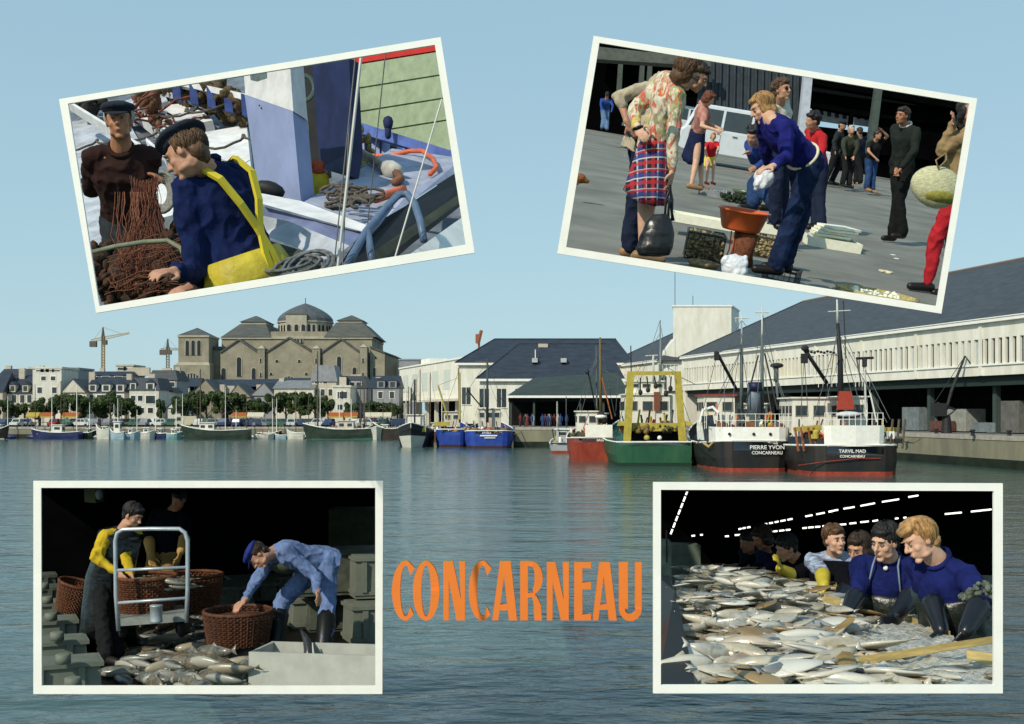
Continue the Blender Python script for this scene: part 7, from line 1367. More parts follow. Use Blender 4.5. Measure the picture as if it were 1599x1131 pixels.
def standee():
    mb = MB(); mb.cap((0, 0, .8), .17, (0, 0, 1.38), .19, 8); mb.cap((-.09, 0, .08), .07, (-.08, 0, .8), .1, 6); mb.cap((.09, 0, .08), .07, (.08, 0, .8), .1, 6); mb.cap((-.24, 0, 1.35), .06, (-.27, -.05, .85), .05, 6); mb.cap((.24, 0, 1.35), .06, (.27, -.05, .85), .05, 6); mb.cap((0, 0, 1.45), .06, (0, 0, 1.55), .06, 6); mb.ell((0, 0, 1.64), (.09, 0, 0), (0, .1, 0), (0, 0, .12), 8, 6); return mb.mesh('person', True)
pm = []
for cn, cc in (('blue', (.03, .06, .16)), ('dark', (.03, .03, .035)), ('red', (.18, .04, .035)), ('pale', (.42, .38, .30))):
    me = standee(); me.materials.append(mat('clothes_' + cn, cc, .9)); pm.append((cn, me))
rr = random.Random(5)
for k in range(44):
    px = rr.choice([rr.uniform(520, 625), rr.uniform(360, 430), rr.uniform(10, 120), rr.uniform(810, 885)]); cn, me = rr.choice(pm)
    if px > 700: Y = rr.uniform(153, 159); z = 2.6; w_ = 'under the quay shed canopy'
    else: Y = rr.uniform(204.5, 211); z = 2.0; w_ = 'on the far quay'
    o = obj('person', me); o.location = (X(px, Y), Y, z); o.rotation_euler = (0, 0, rr.uniform(0, 6)); tag(o, f'distant figure in {cn} clothes {w_}', 'person', f'people {w_}')
# ------------------------------------------------------------------ boats
ST_ = [0, .015, .06, .16, .35, .55, .74, .87, .95, 1.0]
FB = {'round': [.55, .72, .86, .95, 1, 1, .88, .60, .30, .03], 'transom': [.90, .92, .94, .98, 1, 1, .86, .56, .27, .03]}
def hull(t, L, B, zst, zmid, zbow, m, kind='transom', draft=.8, bul=.7, name='hull', wl=None, deckm=None):
    rings = []; outline = []
    for s, f_ in zip(ST_, FB[kind]):
        b = B / 2 * f_; zs = zmid + (zst - zmid) * max(0, 1 - s / .4) ** 1.6 + (zbow - zmid) * max(0, (s - .45) / .55) ** 1.8; y = s * L + (0 if s < .9 else 0); fl = (.96 if s < .1 else .92 if s < .3 else .86) if s < .8 else .62
        yk = y * (1 if s < .9 else .94); th = min(.1, b * .5)
        rings.append([V((-b, y, zs)), V((-b * min(1, fl + .1), (y + yk) / 2, zs * .45)), V((-b * fl, yk, 0)), V((-b * .35, yk, -draft * .8)), V((b * .35, yk, -draft * .8)), V((b * fl, yk, 0)), V((b * min(1, fl + .1), (y + yk) / 2, zs * .45)), V((b, y, zs)), V((b - th, y, zs)), V((b - th, y, zs - bul)), V((-b + th, y, zs - bul)), V((-b + th, y, zs))])
        outline.append((b, y, zs))
    mb = MB(); mb.loft(rings); h = mb.build(name, m, t)
    mb = MB(); pts = [(-b, y, z + .04) for b, y, z in outline] + [(b, y, z + .04) for b, y, z in outline[::-1]]; mb.tube(pts, .07, 5, closed=True); mb.build('gunwale', deckm or WHITE, h)
    if wl:
        rg = []
        for s, f_ in zip(ST_, FB[kind]): 
            b = B / 2 * f_ * (((.965 if s < .1 else .925 if s < .3 else .865) if s < .8 else .63)) + .012; y = s * L * (1 if s < .9 else .94); rg.append([V((-b, y - .012, .0)), V((b, y - .012, .0)), V((b * 1.012, y - .014, .28)), V((-b * 1.012, y - .014, .28))])
        mb = MB(); mb.loft(rg); mb.build('boot_top', wl, h)
    return outline
def cabin(t, x0, x1, y0, y1, z0, z1, m, roofm=None, wins=2, name='wheelhouse', front=True, glass=PANE):
    c = MB().hexa([(x0, y0, z0), (x1, y0, z0), (x1, y1, z0), (x0, y1, z0)], [(x0 + .04, y0 + .04, z1), (x1 - .04, y0 + .04, z1), (x1 - .04, y1 - .1, z1), (x0 + .04, y1 - .1, z1)]).build(name, m, t)
    MB().box(((x0 + x1) / 2, (y0 + y1) / 2, z1 + .06), (x1 - x0 + .3, y1 - y0 + .3, .12)).build('roof', roofm or m, c)
    h = z1 - z0; w = x1 - x0
    for i in range(wins):
        x = x0 + w * (i + .5) / wins; f_ = MB().box((x, y0 - .02, z0 + h * .68), (w / wins * .62 + .1, .05, h * .26 + .1)).build('window', WHITE if m != RENDER else CREAM, c); 
        MB().box((x, y0 - .05, z0 + h * .68), (w / wins * .62, .04, h * .26)).build('pane', glass, c)
    for s, xx in ((-1, x0), (1, x1)):
        d = y1 - y0; n = max(1, int(d / 1.0))
        for i in range(n): MB().box((xx + s * .0, y0 + d * (i + .5) / n, z0 + h * .68), (.08, d / n * .55, h * .26)).build('pane', glass, c)
    return c
GREYS = mat('rigging_grey', (.10, .11, .11), .6); MASTG = mat('mast_grey_green', (.10, .13, .13), .6, .15); MASTW = mat('mast_white', (.55, .56, .52), .6, .1); YGAN = mat('gantry_yellow', (.42, .34, .06), .6, .15, 2); BHUL = mat('black_hull_paint', (.009, .012, .015), .5, .3, 1.3, spec=.35, col2=(.028, .022, .018), stretch=(1, 1, .3)); RUST = mat('rust', (.22, .08, .03), .9, .4, 3); RBOOT = mat('red_antifouling', (.28, .045, .025), .7, .3, 2)
def lines(t, prs, r_=.03, m=None):
    for a, b in prs: MB().tube([a, b], r_, 4).build('stay', m or GREYS, t)
def lettering(t, txt, c, size, m, xs=1.0, off=.004, rot=(math.pi / 2, 0, 0)):
    me = text_mesh(txt, size, .01, xs, off); me.materials.append(m); o = obj('lettering', me, t, V(c)); o.rotation_euler = rot; return o
def railing(t, pts, h, m=WHITE, n=6, bars=2):
    pts = [V(p) for p in pts]; mb = MB(); seg = []
    for i in range(len(pts) - 1):
        for k in range(n): seg.append(pts[i].lerp(pts[i + 1], k / n))
    seg.append(pts[-1])
    for p in seg: mb.tube([p, p + V((0, 0, h))], .025, 4)
    for b in range(1, bars + 1): mb.tube([p + V((0, 0, h * b / bars)) for p in pts], .025, 4)
    mb.build('railing', m, t)
def fenders(t, pts, r_=.28):
    for p in pts: MB().tube(MB().ring(V(p), V((0, r_, 0)), V((0, 0, r_)), 14), .1, 6, closed=True).build('tyre_fender', TYRE, t, True)
def deckmess(t, x0, x1, y0, y1, z, seed, n=26, m=None):
    rr = random.Random(seed); ms = [GREYS, YGAN, RUST, BLK, WHITE, MATS['orange_plastic'], BLK]
    for i in range(n):
        p = V((rr.uniform(x0, x1), rr.uniform(y0, y1), z)); h = rr.uniform(.3, 1.2); k = rr.random(); mb = MB()
        if k < .4: mb.lathe(p, [(.18, 0), (.22, .05), (.22, h * .5), (.12, h * .6)], 9)
        elif k < .8: mb.tube([p, p + V((rr.uniform(-.5, .5), rr.uniform(-.3, .3), h * 1.3))], .06, 5)
        else: mb.box(p + V((0, 0, h * .3)), (rr.uniform(.3, .8), .5, h * .6))
        mb.build('deck_fitting', rr.choice(ms), t)
# --- black and white trawler (third from the right pair): stern view
def near_boat(label, px, wy, rz=0, name='trawler'):
    Y = 4.5 * F / (wy - HZ); t = thing(name, label, 'trawler', V((X(px, Y), Y, 0)), rz); O = t.location.copy()
    return t, (lambda x, y, dy=0: at(x, y, Y + dy) - O)
t, q = near_boat('black and white trawler with two grey masts, name in white on its round stern', 1180, 737)
hull(t, 21, 6.5, 2.35, 2.0, 4.2, BHUL, 'round', wl=RBOOT)
bw_ = []
for s, f_ in zip(ST_[:5], FB['round'][:5]): bw_.append((6.54 / 2 * f_, s * 21))
pts = [(-b, y) for b, y in bw_[::-1]] + [(b, y) for b, y in bw_]
mb = MB(); n_ = len(pts); mb.loft([[V((x * k, y + (0 if k == 1 else (.1 if y > .5 else .1)), z)) for x, y in pts] for k, z in ((1, 2.3), (1.015, 3.42), (.98, 3.42), (.965, 2.3), (1, 2.3))], caps=False, closed=False); mb.build('white_bulwark', WHITE, t)
for px_ in (1139, 1177, 1203, 1234): MB().ell(q(px_, 678, -.04), V((.12, 0, 0)), V((0, .06, 0)), V((0, 0, .12)), 10, 6).build('fairlead', BLK, t)
lettering(t, 'PIERRE YVON', q(1198, 699, -.2) * 1.0, .42, WHITE, 1.05); lettering(t, 'CONCARNEAU', q(1198, 707.5, -.2), .34, WHITE, 1.0)
cabin(t, -2.9, -.3, 6.5, 10, 3.2, 5.9, RENDER, mat('red_trim', (.4, .05, .03), .6), 2); cabin(t, -.1, 2.6, 7.5, 11, 3.2, 5.2, RENDER, None, 2, 'deckhouse')
MB().tube([q(1177, 645, 5), q(1177, 600, 5)], [.55, .5], 14).build('funnel', mat('grey_blue_funnel', (.16, .20, .24), .5), t, True); MB().tube([q(1179, 611, 4.9), q(1179, 597, 4.9)], .56, 14).build('funnel_top', mat('navy_band', (.01, .015, .05), .5), t, True)
for mx, mt, mm_ in ((1158, 489, 625), (1190, 480, 640)):
    MB().tube([q(mx, 655, 6), q(mx, 540, 6)], [.17, .13], 8).build('mast', MASTG, t, True); MB().tube([q(mx, 540, 6), q(mx, mt, 6)], [.10, .05], 8).build('topmast', MASTW, t, True); MB().tube([q(mx - 11, mt + 8, 6), q(mx + 11, mt + 8, 6)], .05, 5).build('spreader', MASTW, t)
    for k in (-9, -4, 4, 9): MB().tube([q(mx + k, mt + 8, 6), q(mx + k, mt + 14, 6)], .04, 4).build('lamp_bracket', MASTW, t)
MB().tube([q(1120, 551, 2), q(1150, 608, 4.5)], .13, 7).build('boom', BLK, t, True); MB().box(q(1119, 556, 2), (.35, .3, .7)).build('block', BLK, t)
MB().tube([q(1184, 555, 6), q(1165, 630, 4)], .07, 6).build('derrick', BLK, t); MB().tube([q(1194, 552, 6), q(1214, 640, 4)], .07, 6).build('derrick', BLK, t)
MB().ell(q(1213, 571, 5), V((.56, 0, 0)), V((0, .5, 0)), V((0, 0, .22)), 14, 6).build('radar_dome', BLK, t, True); MB().tube([q(1212, 575, 5), q(1212, 596, 5)], .2, 8).build('radar_mast', MASTG, t, True); MB().tube([q(1212, 596, 5), q(1216, 640, 5)], .1, 6).build('radar_mast', MASTG, t, True)
lines(t, [(q(1158, 538, 6), q(1120, 551, 2)), (q(1158, 500, 6), q(1133, 545, 4)), (q(1190, 545, 6), q(1158, 535, 6)), (q(1120, 552, 2), q(1098, 640, 3)), (q(1158, 500, 6), q(1190, 540, 6)), (q(1190, 488, 6), q(1225, 640, 8)), (q(1158, 545, 6), q(1115, 650, 3)), (q(1190, 500, 6), q(1180, 560, 6)), (q(1158, 545, 6), q(1110, 640, 9))])
railing(t, [(-2.9, .4, 3.42), (-1.5, .1, 3.42), (1.5, .1, 3.42), (2.9, .4, 3.42), (3.2, 3, 3.2)], 1.0, WHITE, 4); railing(t, [(-3.3, 7, 3.0), (-3.5, 1.5, 3.3)], 1.0, WHITE, 5)
MB().slab([q(1096, 650, 3), q(1113, 648, 3), q(1118, 678, 3), q(1112, 694, 3), q(1101, 688, 3)], (0, .3, 0)).build('trawl_door', mat('dark_blue_grey_board', (.03, .04, .055), .7, .3), t)
MB().tube([q(1093, 660, 3.4), q(1098, 640, 3.3), q(1113, 636, 3.2), q(1122, 645, 3)], .12, 6).build('gallows', WHITE, t); MB().tube([q(1099, 692, 2.5), q(1107, 698, 2.2), q(1114, 690, 2)], .12, 6).build('rope', mat('ochre_rope', (.4, .3, .12), .9), t)
deckmess(t, -2.6, 2.6, 1, 6, 3.1, 4, 60); lines(t, [(q(1158, 520, 6), q(1140, 655, 1)), (q(1158, 540, 6), q(1172, 640, 5)), (q(1190, 520, 6), q(1180, 655, 2)), (q(1190, 530, 6), q(1240, 660, 1)), (q(1213, 596, 5), q(1235, 655, 2)), (q(1130, 570, 3), q(1132, 650, 2)), (q(1190, 555, 6), q(1205, 650, 3))])
MB().box(q(1118, 640, 5.5), (.06, .3, 1)).build('lifebuoy_rack', MATS['orange_plastic'], t)
# --- second black trawler, nearest
t, q = near_boat('black trawler nearest to the camera with white stern bulwark and a thick black mast', 1336, 743)
hull(t, 20, 7.8, 2.15, 2.0, 4.0, BHUL, 'round', wl=RBOOT)
mb = MB(); pts = [V((-2.15, .38, 0)), V((-1.7, .12, 0)), V((0, -.05, 0)), V((1.7, .12, 0)), V((2.1, .38, 0))]
mb.loft([[V((p.x * k, p.y - .12 * (k - .95) * 10, z)) for p in pts] + [V((p.x * k * .97, p.y + .12, z)) for p in pts[::-1]] for k, z in ((1, 2.1), (1.03, 3.6))]); mb.build('white_bulwark', WHITE, t)
lettering(t, 'TARVIL MAD', q(1331, 705, -.2), .34, WHITE, 1.0); lettering(t, 'CONCARNEAU', q(1331, 713, -.2), .26, WHITE, 1.0)
MB().tube([q(1246, 727, -.02), q(1290, 721, -.16), q(1340, 716, -.2), q(1375, 716, -.12)], .035, 5).build('red_line', RBOOT, t)
cabin(t, -3.2, .9, 5.5, 10, 2.7, 5.6, RENDER, None, 3); cabin(t, .9, 2.9, 6.5, 10, 2.7, 5.7, RENDER, None, 1, 'deckhouse')
MB().tube([q(1313, 655, 4), q(1312, 560, 4), q(1308, 505, 4)], [.26, .2, .13], 10).build('mast', BLK, t, True); MB().tube([q(1308, 505, 4), q(1307, 468, 4)], [.1, .06], 8).build('topmast', MASTW, t, True); MB().tube([q(1293, 487, 4), q(1328, 485, 4)], .05, 5).build('spreader', MASTW, t); MB().tube([q(1317, 470, 4), q(1321, 560, 4)], .04, 5).build('aerial', BLK, t)
MB().hexa([q(1306, 640, 3.5), q(1334, 640, 3.5), q(1334, 640, 5), q(1306, 640, 5)], [q(1310, 611, 3.6), q(1330, 611, 3.6), q(1330, 611, 4.8), q(1310, 611, 4.8)]).build('funnel', mat('dull_red_funnel', (.35, .05, .03), .6, .15), t)
MB().tube([q(1256, 545, 1.5), q(1291, 598, 3.5)], .15, 7).build('boom', BLK, t, True); MB().box(q(1256, 560, 1.5), (.45, .35, .7)).build('block', BLK, t); MB().ell(q(1257, 544, 1.5), V((.3, 0, 0)), V((0, .2, 0)), V((0, 0, .22)), 10, 6).build('block', BLK, t)
MB().tube([q(1337, 560, 3), q(1364, 559, 3)], .1, 6).build('radar_scanner', BLK, t); MB().tube([q(1350, 560, 3), q(1350, 573, 3)], .18, 6).build('radar_mast', BLK, t); MB().tube([q(1350, 573, 3), q(1352, 640, 3)], .08, 6).build('radar_mast', MASTW, t); MB().tube([q(1338, 562, 3), q(1347, 610, 3)], .06, 5).build('radar_mast', GREYS, t); MB().tube([q(1358, 610, 3), q(1369, 660, 1)], .06, 5).build('radar_mast', MASTW, t)
lines(t, [(q(1260, 546, 1.5), q(1309, 556, 4)), (q(1309, 500, 4), q(1335, 560, 3)), (q(1256, 560, 1.5), q(1250, 650, 2)), (q(1310, 560, 4), q(1285, 640, 3)), (q(1316, 560, 4), q(1336, 640, 3)), (q(1276, 580, 3), q(1300, 575, 3.5)), (q(1252, 560, 3), q(1252, 655, 3))], .022)
for k in range(9): MB().ell(q(1262 + k * 5, 549 + (k % 3), 1.6 + k * .2), V((.12, 0, 0)), V((0, .1, 0)), V((0, 0, .1)), 7, 5).build('chain_link', BLK, t)
MB().ell(q(1325, 648, 1.2), V((.95, 0, 0)), V((0, .55, 0)), V((0, 0, .26)), 16, 7).build('dinghy', mat('grey_white_rubber', (.55, .57, .58), .6), t, True); MB().tube([q(1309, 650, .7), q(1318, 652, .6), q(1332, 652, .6), q(1343, 649, .7)], .07, 5).build('dinghy_line', BLK, t)
railing(t, [(-2.1, .4, 3.6), (0, .05, 3.6), (2.1, .4, 3.6)], .9, WHITE, 5); railing(t, [q(1278, 605, 5), q(1306, 604, 5)], .9, WHITE, 4); railing(t, [q(1336, 604, 5), q(1358, 604, 5)], .9, WHITE, 4)
for px_ in (1247, 1256, 1268, 1276): MB().tube([q(px_, 705, 1), q(px_ - 6, 668, 1.6)], .09, 5).build('gallows_bar', RUST, t)
MB().slab([q(1247, 668, 2), q(1283, 664, 2), q(1283, 672, 2), q(1247, 674, 2)], (0, 1.6, 0)).build('gallows_deck', YGAN, t); MB().slab([q(1386, 668, 2), q(1404, 668, 2), q(1404, 675, 2), q(1386, 675, 2)], (0, 1.6, 0)).build('gallows_deck', YGAN, t)
for px_ in (1390, 1400, 1409): MB().tube([q(px_, 700, 1), q(px_ + 4, 655, 1.6)], .09, 5).build('gallows_bar', BARK, t)
deckmess(t, -3.0, 3.0, 1, 5, 2.6, 9, 60); lines(t, [(q(1309, 520, 4), q(1270, 655, 2)), (q(1309, 520, 4), q(1385, 660, 2)), (q(1291, 598, 3.5), q(1300, 650, 3)), (q(1309, 500, 4), q(1296, 600, 3.5)), (q(1317, 540, 4), q(1345, 640, 3)), (q(1350, 575, 3), q(1390, 655, 2)), (q(1256, 560, 1.5), q(1262, 650, 2))]); deckmess(t, 2.8, 3.6, 1, 4, 2.3, 19, 14)
def nets(t, x0, x1, y, z, m, seed, n=26):
    rr = random.Random(seed); mb = MB(); lumps(mb, V(((x0 + x1) / 2, y, z)), V(((x1 - x0) / 2, 0, 0)), V((0, .5, 0)), V((0, 0, .5)), n, .22, rr); mb.build('net_pile', m, t, True)
NETG = mat('green_brown_net', (.07, .07, .035), .95, .4, 6); NETO = mat('ochre_net_pile', (.20, .14, .05), .95, .4, 6)
# --- green stern trawler with yellow gantry
t, q = near_boat('green stern trawler with a yellow gantry over its ramp', 1022, 728)
GH = mat('green_hull_paint', (.014, .075, .040), .5, .25, .9, spec=.3, col2=(.03, .11, .055), stretch=(1, 1, .3)); hull(t, 20, 7.0, 2.0, 2.0, 4.2, GH, 'transom', wl=mat('dark_green_boot', (.01, .035, .02), .6), bul=.3)
for s, (xb, xt) in ((-1, (979, 985)), (1, (1066, 1058))):
    MB().hexa([q(xb - 6, 692, .2), q(xb + 6, 692, .2), q(xb + 6, 692, .9), q(xb - 6, 692, .9)], [q(xt - 5.5, 580, .2), q(xt + 5.5, 580, .2), q(xt + 5.5, 580, .9), q(xt - 5.5, 580, .9)]).build('gantry_leg', YGAN, t)
    MB().hexa([q(xb - 14 * (s < 0) - 2, 665, .3), q(xb + 14 * (s > 0) + 2, 665, .3), q(xb + 14 * (s > 0) + 2, 665, 1.6), q(xb - 14 * (s < 0) - 2, 665, 1.6)], [q(xb - 12 * (s < 0) - 1, 658, .3), q(xb + 12 * (s > 0) + 1, 658, .3), q(xb + 12 * (s > 0) + 1, 658, 1.6), q(xb - 12 * (s < 0) - 1, 658, 1.6)]).build('gantry_foot', YGAN, t)
MB().hexa([q(990, 586, .15), q(1053, 586, .15), q(1053, 586, .85), q(990, 586, .85)], [q(988, 580, .15), q(1055, 580, .15), q(1055, 580, .85), q(988, 580, .85)]).build('gantry_beam', YGAN, t)
MB().box(q(1022, 667, 1.5), (4.6, .6, .7)).build('winch_deck', YGAN, t); MB().box(q(1022, 682, 2.2), (4.4, .2, 1.0)).build('ramp_shade', DARKIN, t); MB().box(q(1034, 690, .3), (2.7, .3, .12)).build('ramp_sill', WHITE, t)  # ramp_shade: dark board standing in for the shade inside the ramp
cabin(t, -2.0, 2.1, 5.5, 9.5, 3.1, 6.1, RENDER, None, 3); cabin(t, -1.6, 1.6, 6, 9, 6.25, 7.3, RENDER, None, 3, 'bridge_top'); MB().box(q(1026, 627, 5.3), (.55, .08, 1.7)).build('door', mat('brown_door', (.20, .07, .04), .6), t)
MB().tube([q(1031, 600, 6), q(1031, 500, 6)], [.12, .05], 7).build('mast', MASTW, t, True); MB().tube([q(1020, 600, 5), q(1020, 555, 5)], .1, 7).build('mast', MASTW, t, True); MB().tube([q(1008, 556, 5), q(1027, 555, 5)], .06, 5).build('spreader', MASTW, t); MB().tube([q(986, 600, 5), q(985, 540, 5)], .05, 5).build('aerial', BLK, t)
railing(t, [q(1034, 590, 5.5), q(1060, 590, 5.5)], 1.2, WHITE, 4); lines(t, [(q(1031, 505, 6), q(1046, 590, 6)), (q(1031, 520, 6), q(990, 590, 6)), (q(1054, 585, .5), q(1085, 600, 3)), (q(1057, 600, .6), q(1078, 660, 1))])
deckmess(t, -2.4, 2.4, 1.6, 5, 2.9, 12, 60); nets(t, -2.6, 0, 1.4, 2.9, NETO, 1, 40); nets(t, .4, 2.6, 1.4, 2.9, NETG, 2, 40); lines(t, [(q(1031, 500, 6), q(968, 690, 1)), (q(985, 583, .5), q(960, 690, 6)), (q(1020, 560, 5), q(1057, 583, .5)), (q(1031, 500, 6), q(1031, 560, -2))]); MB().sph(q(1010, 684, 1.0), .26, 10, 6).build('float', YGAN, t, True); MB().sph(q(1030, 684, 1.0), .2, 10, 6).build('float', WHITE, t, True)
railing(t, [(3.4, 1.5, 2.2), (3.4, 7, 2.6)], .9, GREYS, 6)
for k, (px_, y_) in enumerate([(996, 640), (1004, 648), (1012, 640), (1040, 645), (1048, 640), (1034, 652), (1000, 655), (1052, 655), (1018, 655)]): MB().tube([q(px_, y_ + 22, 2 + k * .2), q(px_ + (-3 if k % 2 else 3), y_, 2 + k * .2)], .09, 5).build('deck_post', (YGAN, GREYS, RUST)[k % 3], t)
for k, (a, b) in enumerate([((1000, 590), (1000, 610)), ((1010, 588), (1012, 606)), ((1040, 588), (1040, 612)), ((1048, 588), (1047, 604)), ((1022, 588), (1024, 600))]): MB().tube([q(*a, .6), q(*b, .6)], .06, 5).build('hanging_block', BLK, t); MB().ell(q(b[0], b[1] + 3, .6), V((.2, 0, 0)), V((0, .15, 0)), V((0, 0, .25)), 8, 5).build('hanging_block', BLK, t)
# --- red boat
t, q = near_boat('small red trawler with half its stern bulwark painted white', 925, 720)
RH = mat('red_hull_paint', (.20, .028, .016), .55, .2, 1.2, spec=.25, col2=(.33, .06, .03), stretch=(1, 1, .4)); hull(t, 13, 4.2, 2.15, 2.0, 3.3, RH, 'transom', bul=.4)
MB().box(q(935, 673.5, -.03), (2.55, .1, 1.18)).build('white_bulwark', WHITE, t); lettering(t, 'BRISE', q(938, 688, -.06), .26, WHITE, 1.2)
cabin(t, -1.2, .8, 4.2, 7, 2.4, 4.6, RENDER, None, 2); cabin(t, .8, 1.8, 5, 7, 2.4, 4.4, RENDER, None, 1, 'deckhouse')
MB().tube([q(938, 650, 3), q(937, 527, 3)], [.16, .09], 8).build('mast', mat('ochre_brown_mast', (.16, .11, .04), .6), t, True); MB().tube([q(932, 640, 3.4), q(931, 540, 3.4)], [.1, .06], 6).build('mast', MASTG, t); MB().tube([q(939, 645, 2.5), q(945, 660, 2)], .3, 7).build('furled_sail', BLK, t, True)
MB().tube([q(918, 580, 2), q(931, 640, 3)], .07, 6).build('boom', BLK, t); MB().ell(q(917, 581, 2), V((.2, 0, 0)), V((0, .2, 0)), V((0, 0, .25)), 8, 5).build('block', BLK, t); MB().tube([q(940, 590, 3), q(956, 655, 1)], .07, 6).build('derrick', RUST, t)
lines(t, [(q(937, 535, 3), q(905, 655, 2)), (q(937, 535, 3), q(960, 650, 4)), (q(937, 560, 3), q(918, 581, 2)), (q(930, 560, 3), q(897, 650, 3)), (q(938, 575, 3), q(965, 590, 3)), (q(965, 590, 3), q(961, 650, 3))]); railing(t, [(-1.9, .3, 2.2), (-1.9, 3.5, 2.3)], .8, WHITE, 4)
deckmess(t, -1.7, 1.4, .6, 4, 2.1, 3, 30); nets(t, -1.8, -.4, .9, 2.1, NETG, 3, 24); MB().ell(q(938, 651, 2), V((.55, 0, 0)), V((0, .4, 0)), V((0, 0, .2)), 12, 6).build('dinghy', WHITE, t, True)
# --- blue trawlers and the white bowed boat
BLH = mat('cobalt_hull_paint', (.020, .055, .30), .5, .2, 1.5, spec=.3)
t, q = near_boat('larger cobalt blue trawler with pale name patch on the stern', 763, 700)
hull(t, 17, 6.6, 2.2, 2.0, 3.6, BLH, 'round', wl=mat('rust_black', (.05, .02, .015), .7, .4)); MB().box(q(763, 680.5, -.12), (2.2, .03, .16)).build('name_patch', WHITE, t); MB().box(q(765, 684, -.12), (1.4, .03, .1)).build('name_patch', WHITE, t); lettering(t, 'ETOILE', q(760, 676.5, -.14), .3, WHITE, 1.2)
cabin(t, -1.5, 1.5, 5, 8, 2.6, 5.0, CREAM, None, 3)
MB().tube([q(761, 660, 4), q(761, 560, 4)], [.2, .1], 8).build('mast', mat('dark_slate_mast', (.05, .07, .08), .6), t, True); MB().tube([q(741, 565, 4), q(770, 566, 4)], .07, 5).build('yard', RUST, t); MB().tube([q(729, 608, 3), q(752, 636, 4)], .1, 6).build('boom', BLK, t)
MB().tube([q(718, 655, 3), q(718, 582, 3)], [.15, .1], 7).build('mast', YGAN, t); lines(t, [(q(761, 565, 4), q(730, 610, 3)), (q(761, 590, 4), q(742, 650, 2)), (q(761, 590, 4), q(785, 650, 2)), (q(761, 565, 4), q(795, 655, 6)), (q(729, 608, 3), q(722, 660, 2))], .03)
deckmess(t, -2.8, 2.8, .8, 5, 2.0, 22, 60); nets(t, -2.4, 2.4, 1.2, 1.9, NETO, 4, 50)
t, q = near_boat('cobalt blue trawler half hidden behind the larger blue one', 704, 699)
t.location = V((X(704, 153), 153, 0)); O2 = t.location.copy(); q = lambda x, y, dy=0: at(x, y, 153 + dy) - O2
hull(t, 15, 4.6, 2.3, 2.0, 3.4, BLH, 'round', wl=mat('rust_black', (0, 0, 0))); cabin(t, -1.2, 1.0, 4, 7, 2.6, 4.6, CREAM, None, 2); MB().tube([q(700, 655, 4), q(684, 602, 4)], .12, 7).build('boom', YGAN, t); MB().tube([q(718, 660, 3), q(716, 575, 3)], [.16, .09], 7).build('mast', mat('ochre_brown_mast', (0, 0, 0)), t, True)
lines(t, [(q(716, 580, 3), q(690, 655, 2)), (q(684, 602, 4), q(716, 590, 3))], .03); deckmess(t, -2, 2, .8, 4, 2.0, 31, 40); MB().box(q(690, 662, 1), (2, 1, .5)).build('net_bin', YGAN, t)
t = thing('fishing_boat', 'dark boat showing its white bow at the left of the blue trawlers', 'boat', V((X(655, 163), 163, 0)), math.pi); O2 = t.location.copy()
WB = mat('white_hull_paint', (.58, .57, .50), .5, .08, 1); hull(t, 14, 4.6, 2.4, 2.2, 3.2, BLK, 'transom', draft=.8, wl=None)
t.location.y = 163; 
b0 = [V((0, 13.9, .05)), V((0, 13.97, 1.55))]
mb = MB(); mb.add([V((0, 13.4, -.1)), V((1.25, 11.6, -.1)), V((1.75, 11.6, 1.45)), V((0, 14.06, 1.6)), V((-1.25, 11.6, -.1)), V((-1.75, 11.6, 1.45)), V((0, 11.6, .5))], [(0, 1, 2, 3), (0, 3, 5, 4), (1, 4, 5, 2), (3, 2, 5), (0, 4, 1)]); mb.build('white_bow', WB, t)
cabin(t, -1.1, 1.1, 4, 7, 2.2, 4.2, RENDER, None, 3); MB().tube([(0, 8, 2), (0, 8, 9)], .12, 7).build('mast', BLK, t); MB().tube([(.9, 3, 2), (.9, 3, 8)], .1, 7).build('mast', BLK, t); lines(t, [((0, 8, 9), (0, 13.6, 3)), ((.9, 3, 8), (-1, 0, 2.4)), ((0, 8, 9), (.9, 3, 8))], .03); deckmess(t, -1.6, 1.6, 1, 12, 2.0, 8, 24); fenders(t, [(-2.35, 9, 1.3), (-2.35, 6, 1.2)])
# small pale boat left of the red one
t, q = near_boat('small pale grey boat tucked in left of the red trawler', 878, 708, name='fishing_boat'); PG = mat('pale_grey_hull', (.34, .36, .37), .6, .1, 1)
hull(t, 7, 2.6, 1.1, 1.0, 1.8, PG, 'transom', bul=.2, wl=RBOOT); MB().box((0, .0, 1.12), (2.6, .3, .14)).build('top_strake', BLK, t); cabin(t, -.6, .8, 2.4, 4.2, 1.2, 2.6, PG, WHITE, 1); MB().tube([(-.5, 2, 1), (-.5, 2, 5.8)], .05, 6).build('mast', MASTW, t); MB().tube([(.6, 3.5, 1), (.6, 3.5, 6.4)], .05, 6).build('mast', GREYS, t); deckmess(t, -1, 1, .5, 4, 1.1, 2, 8)
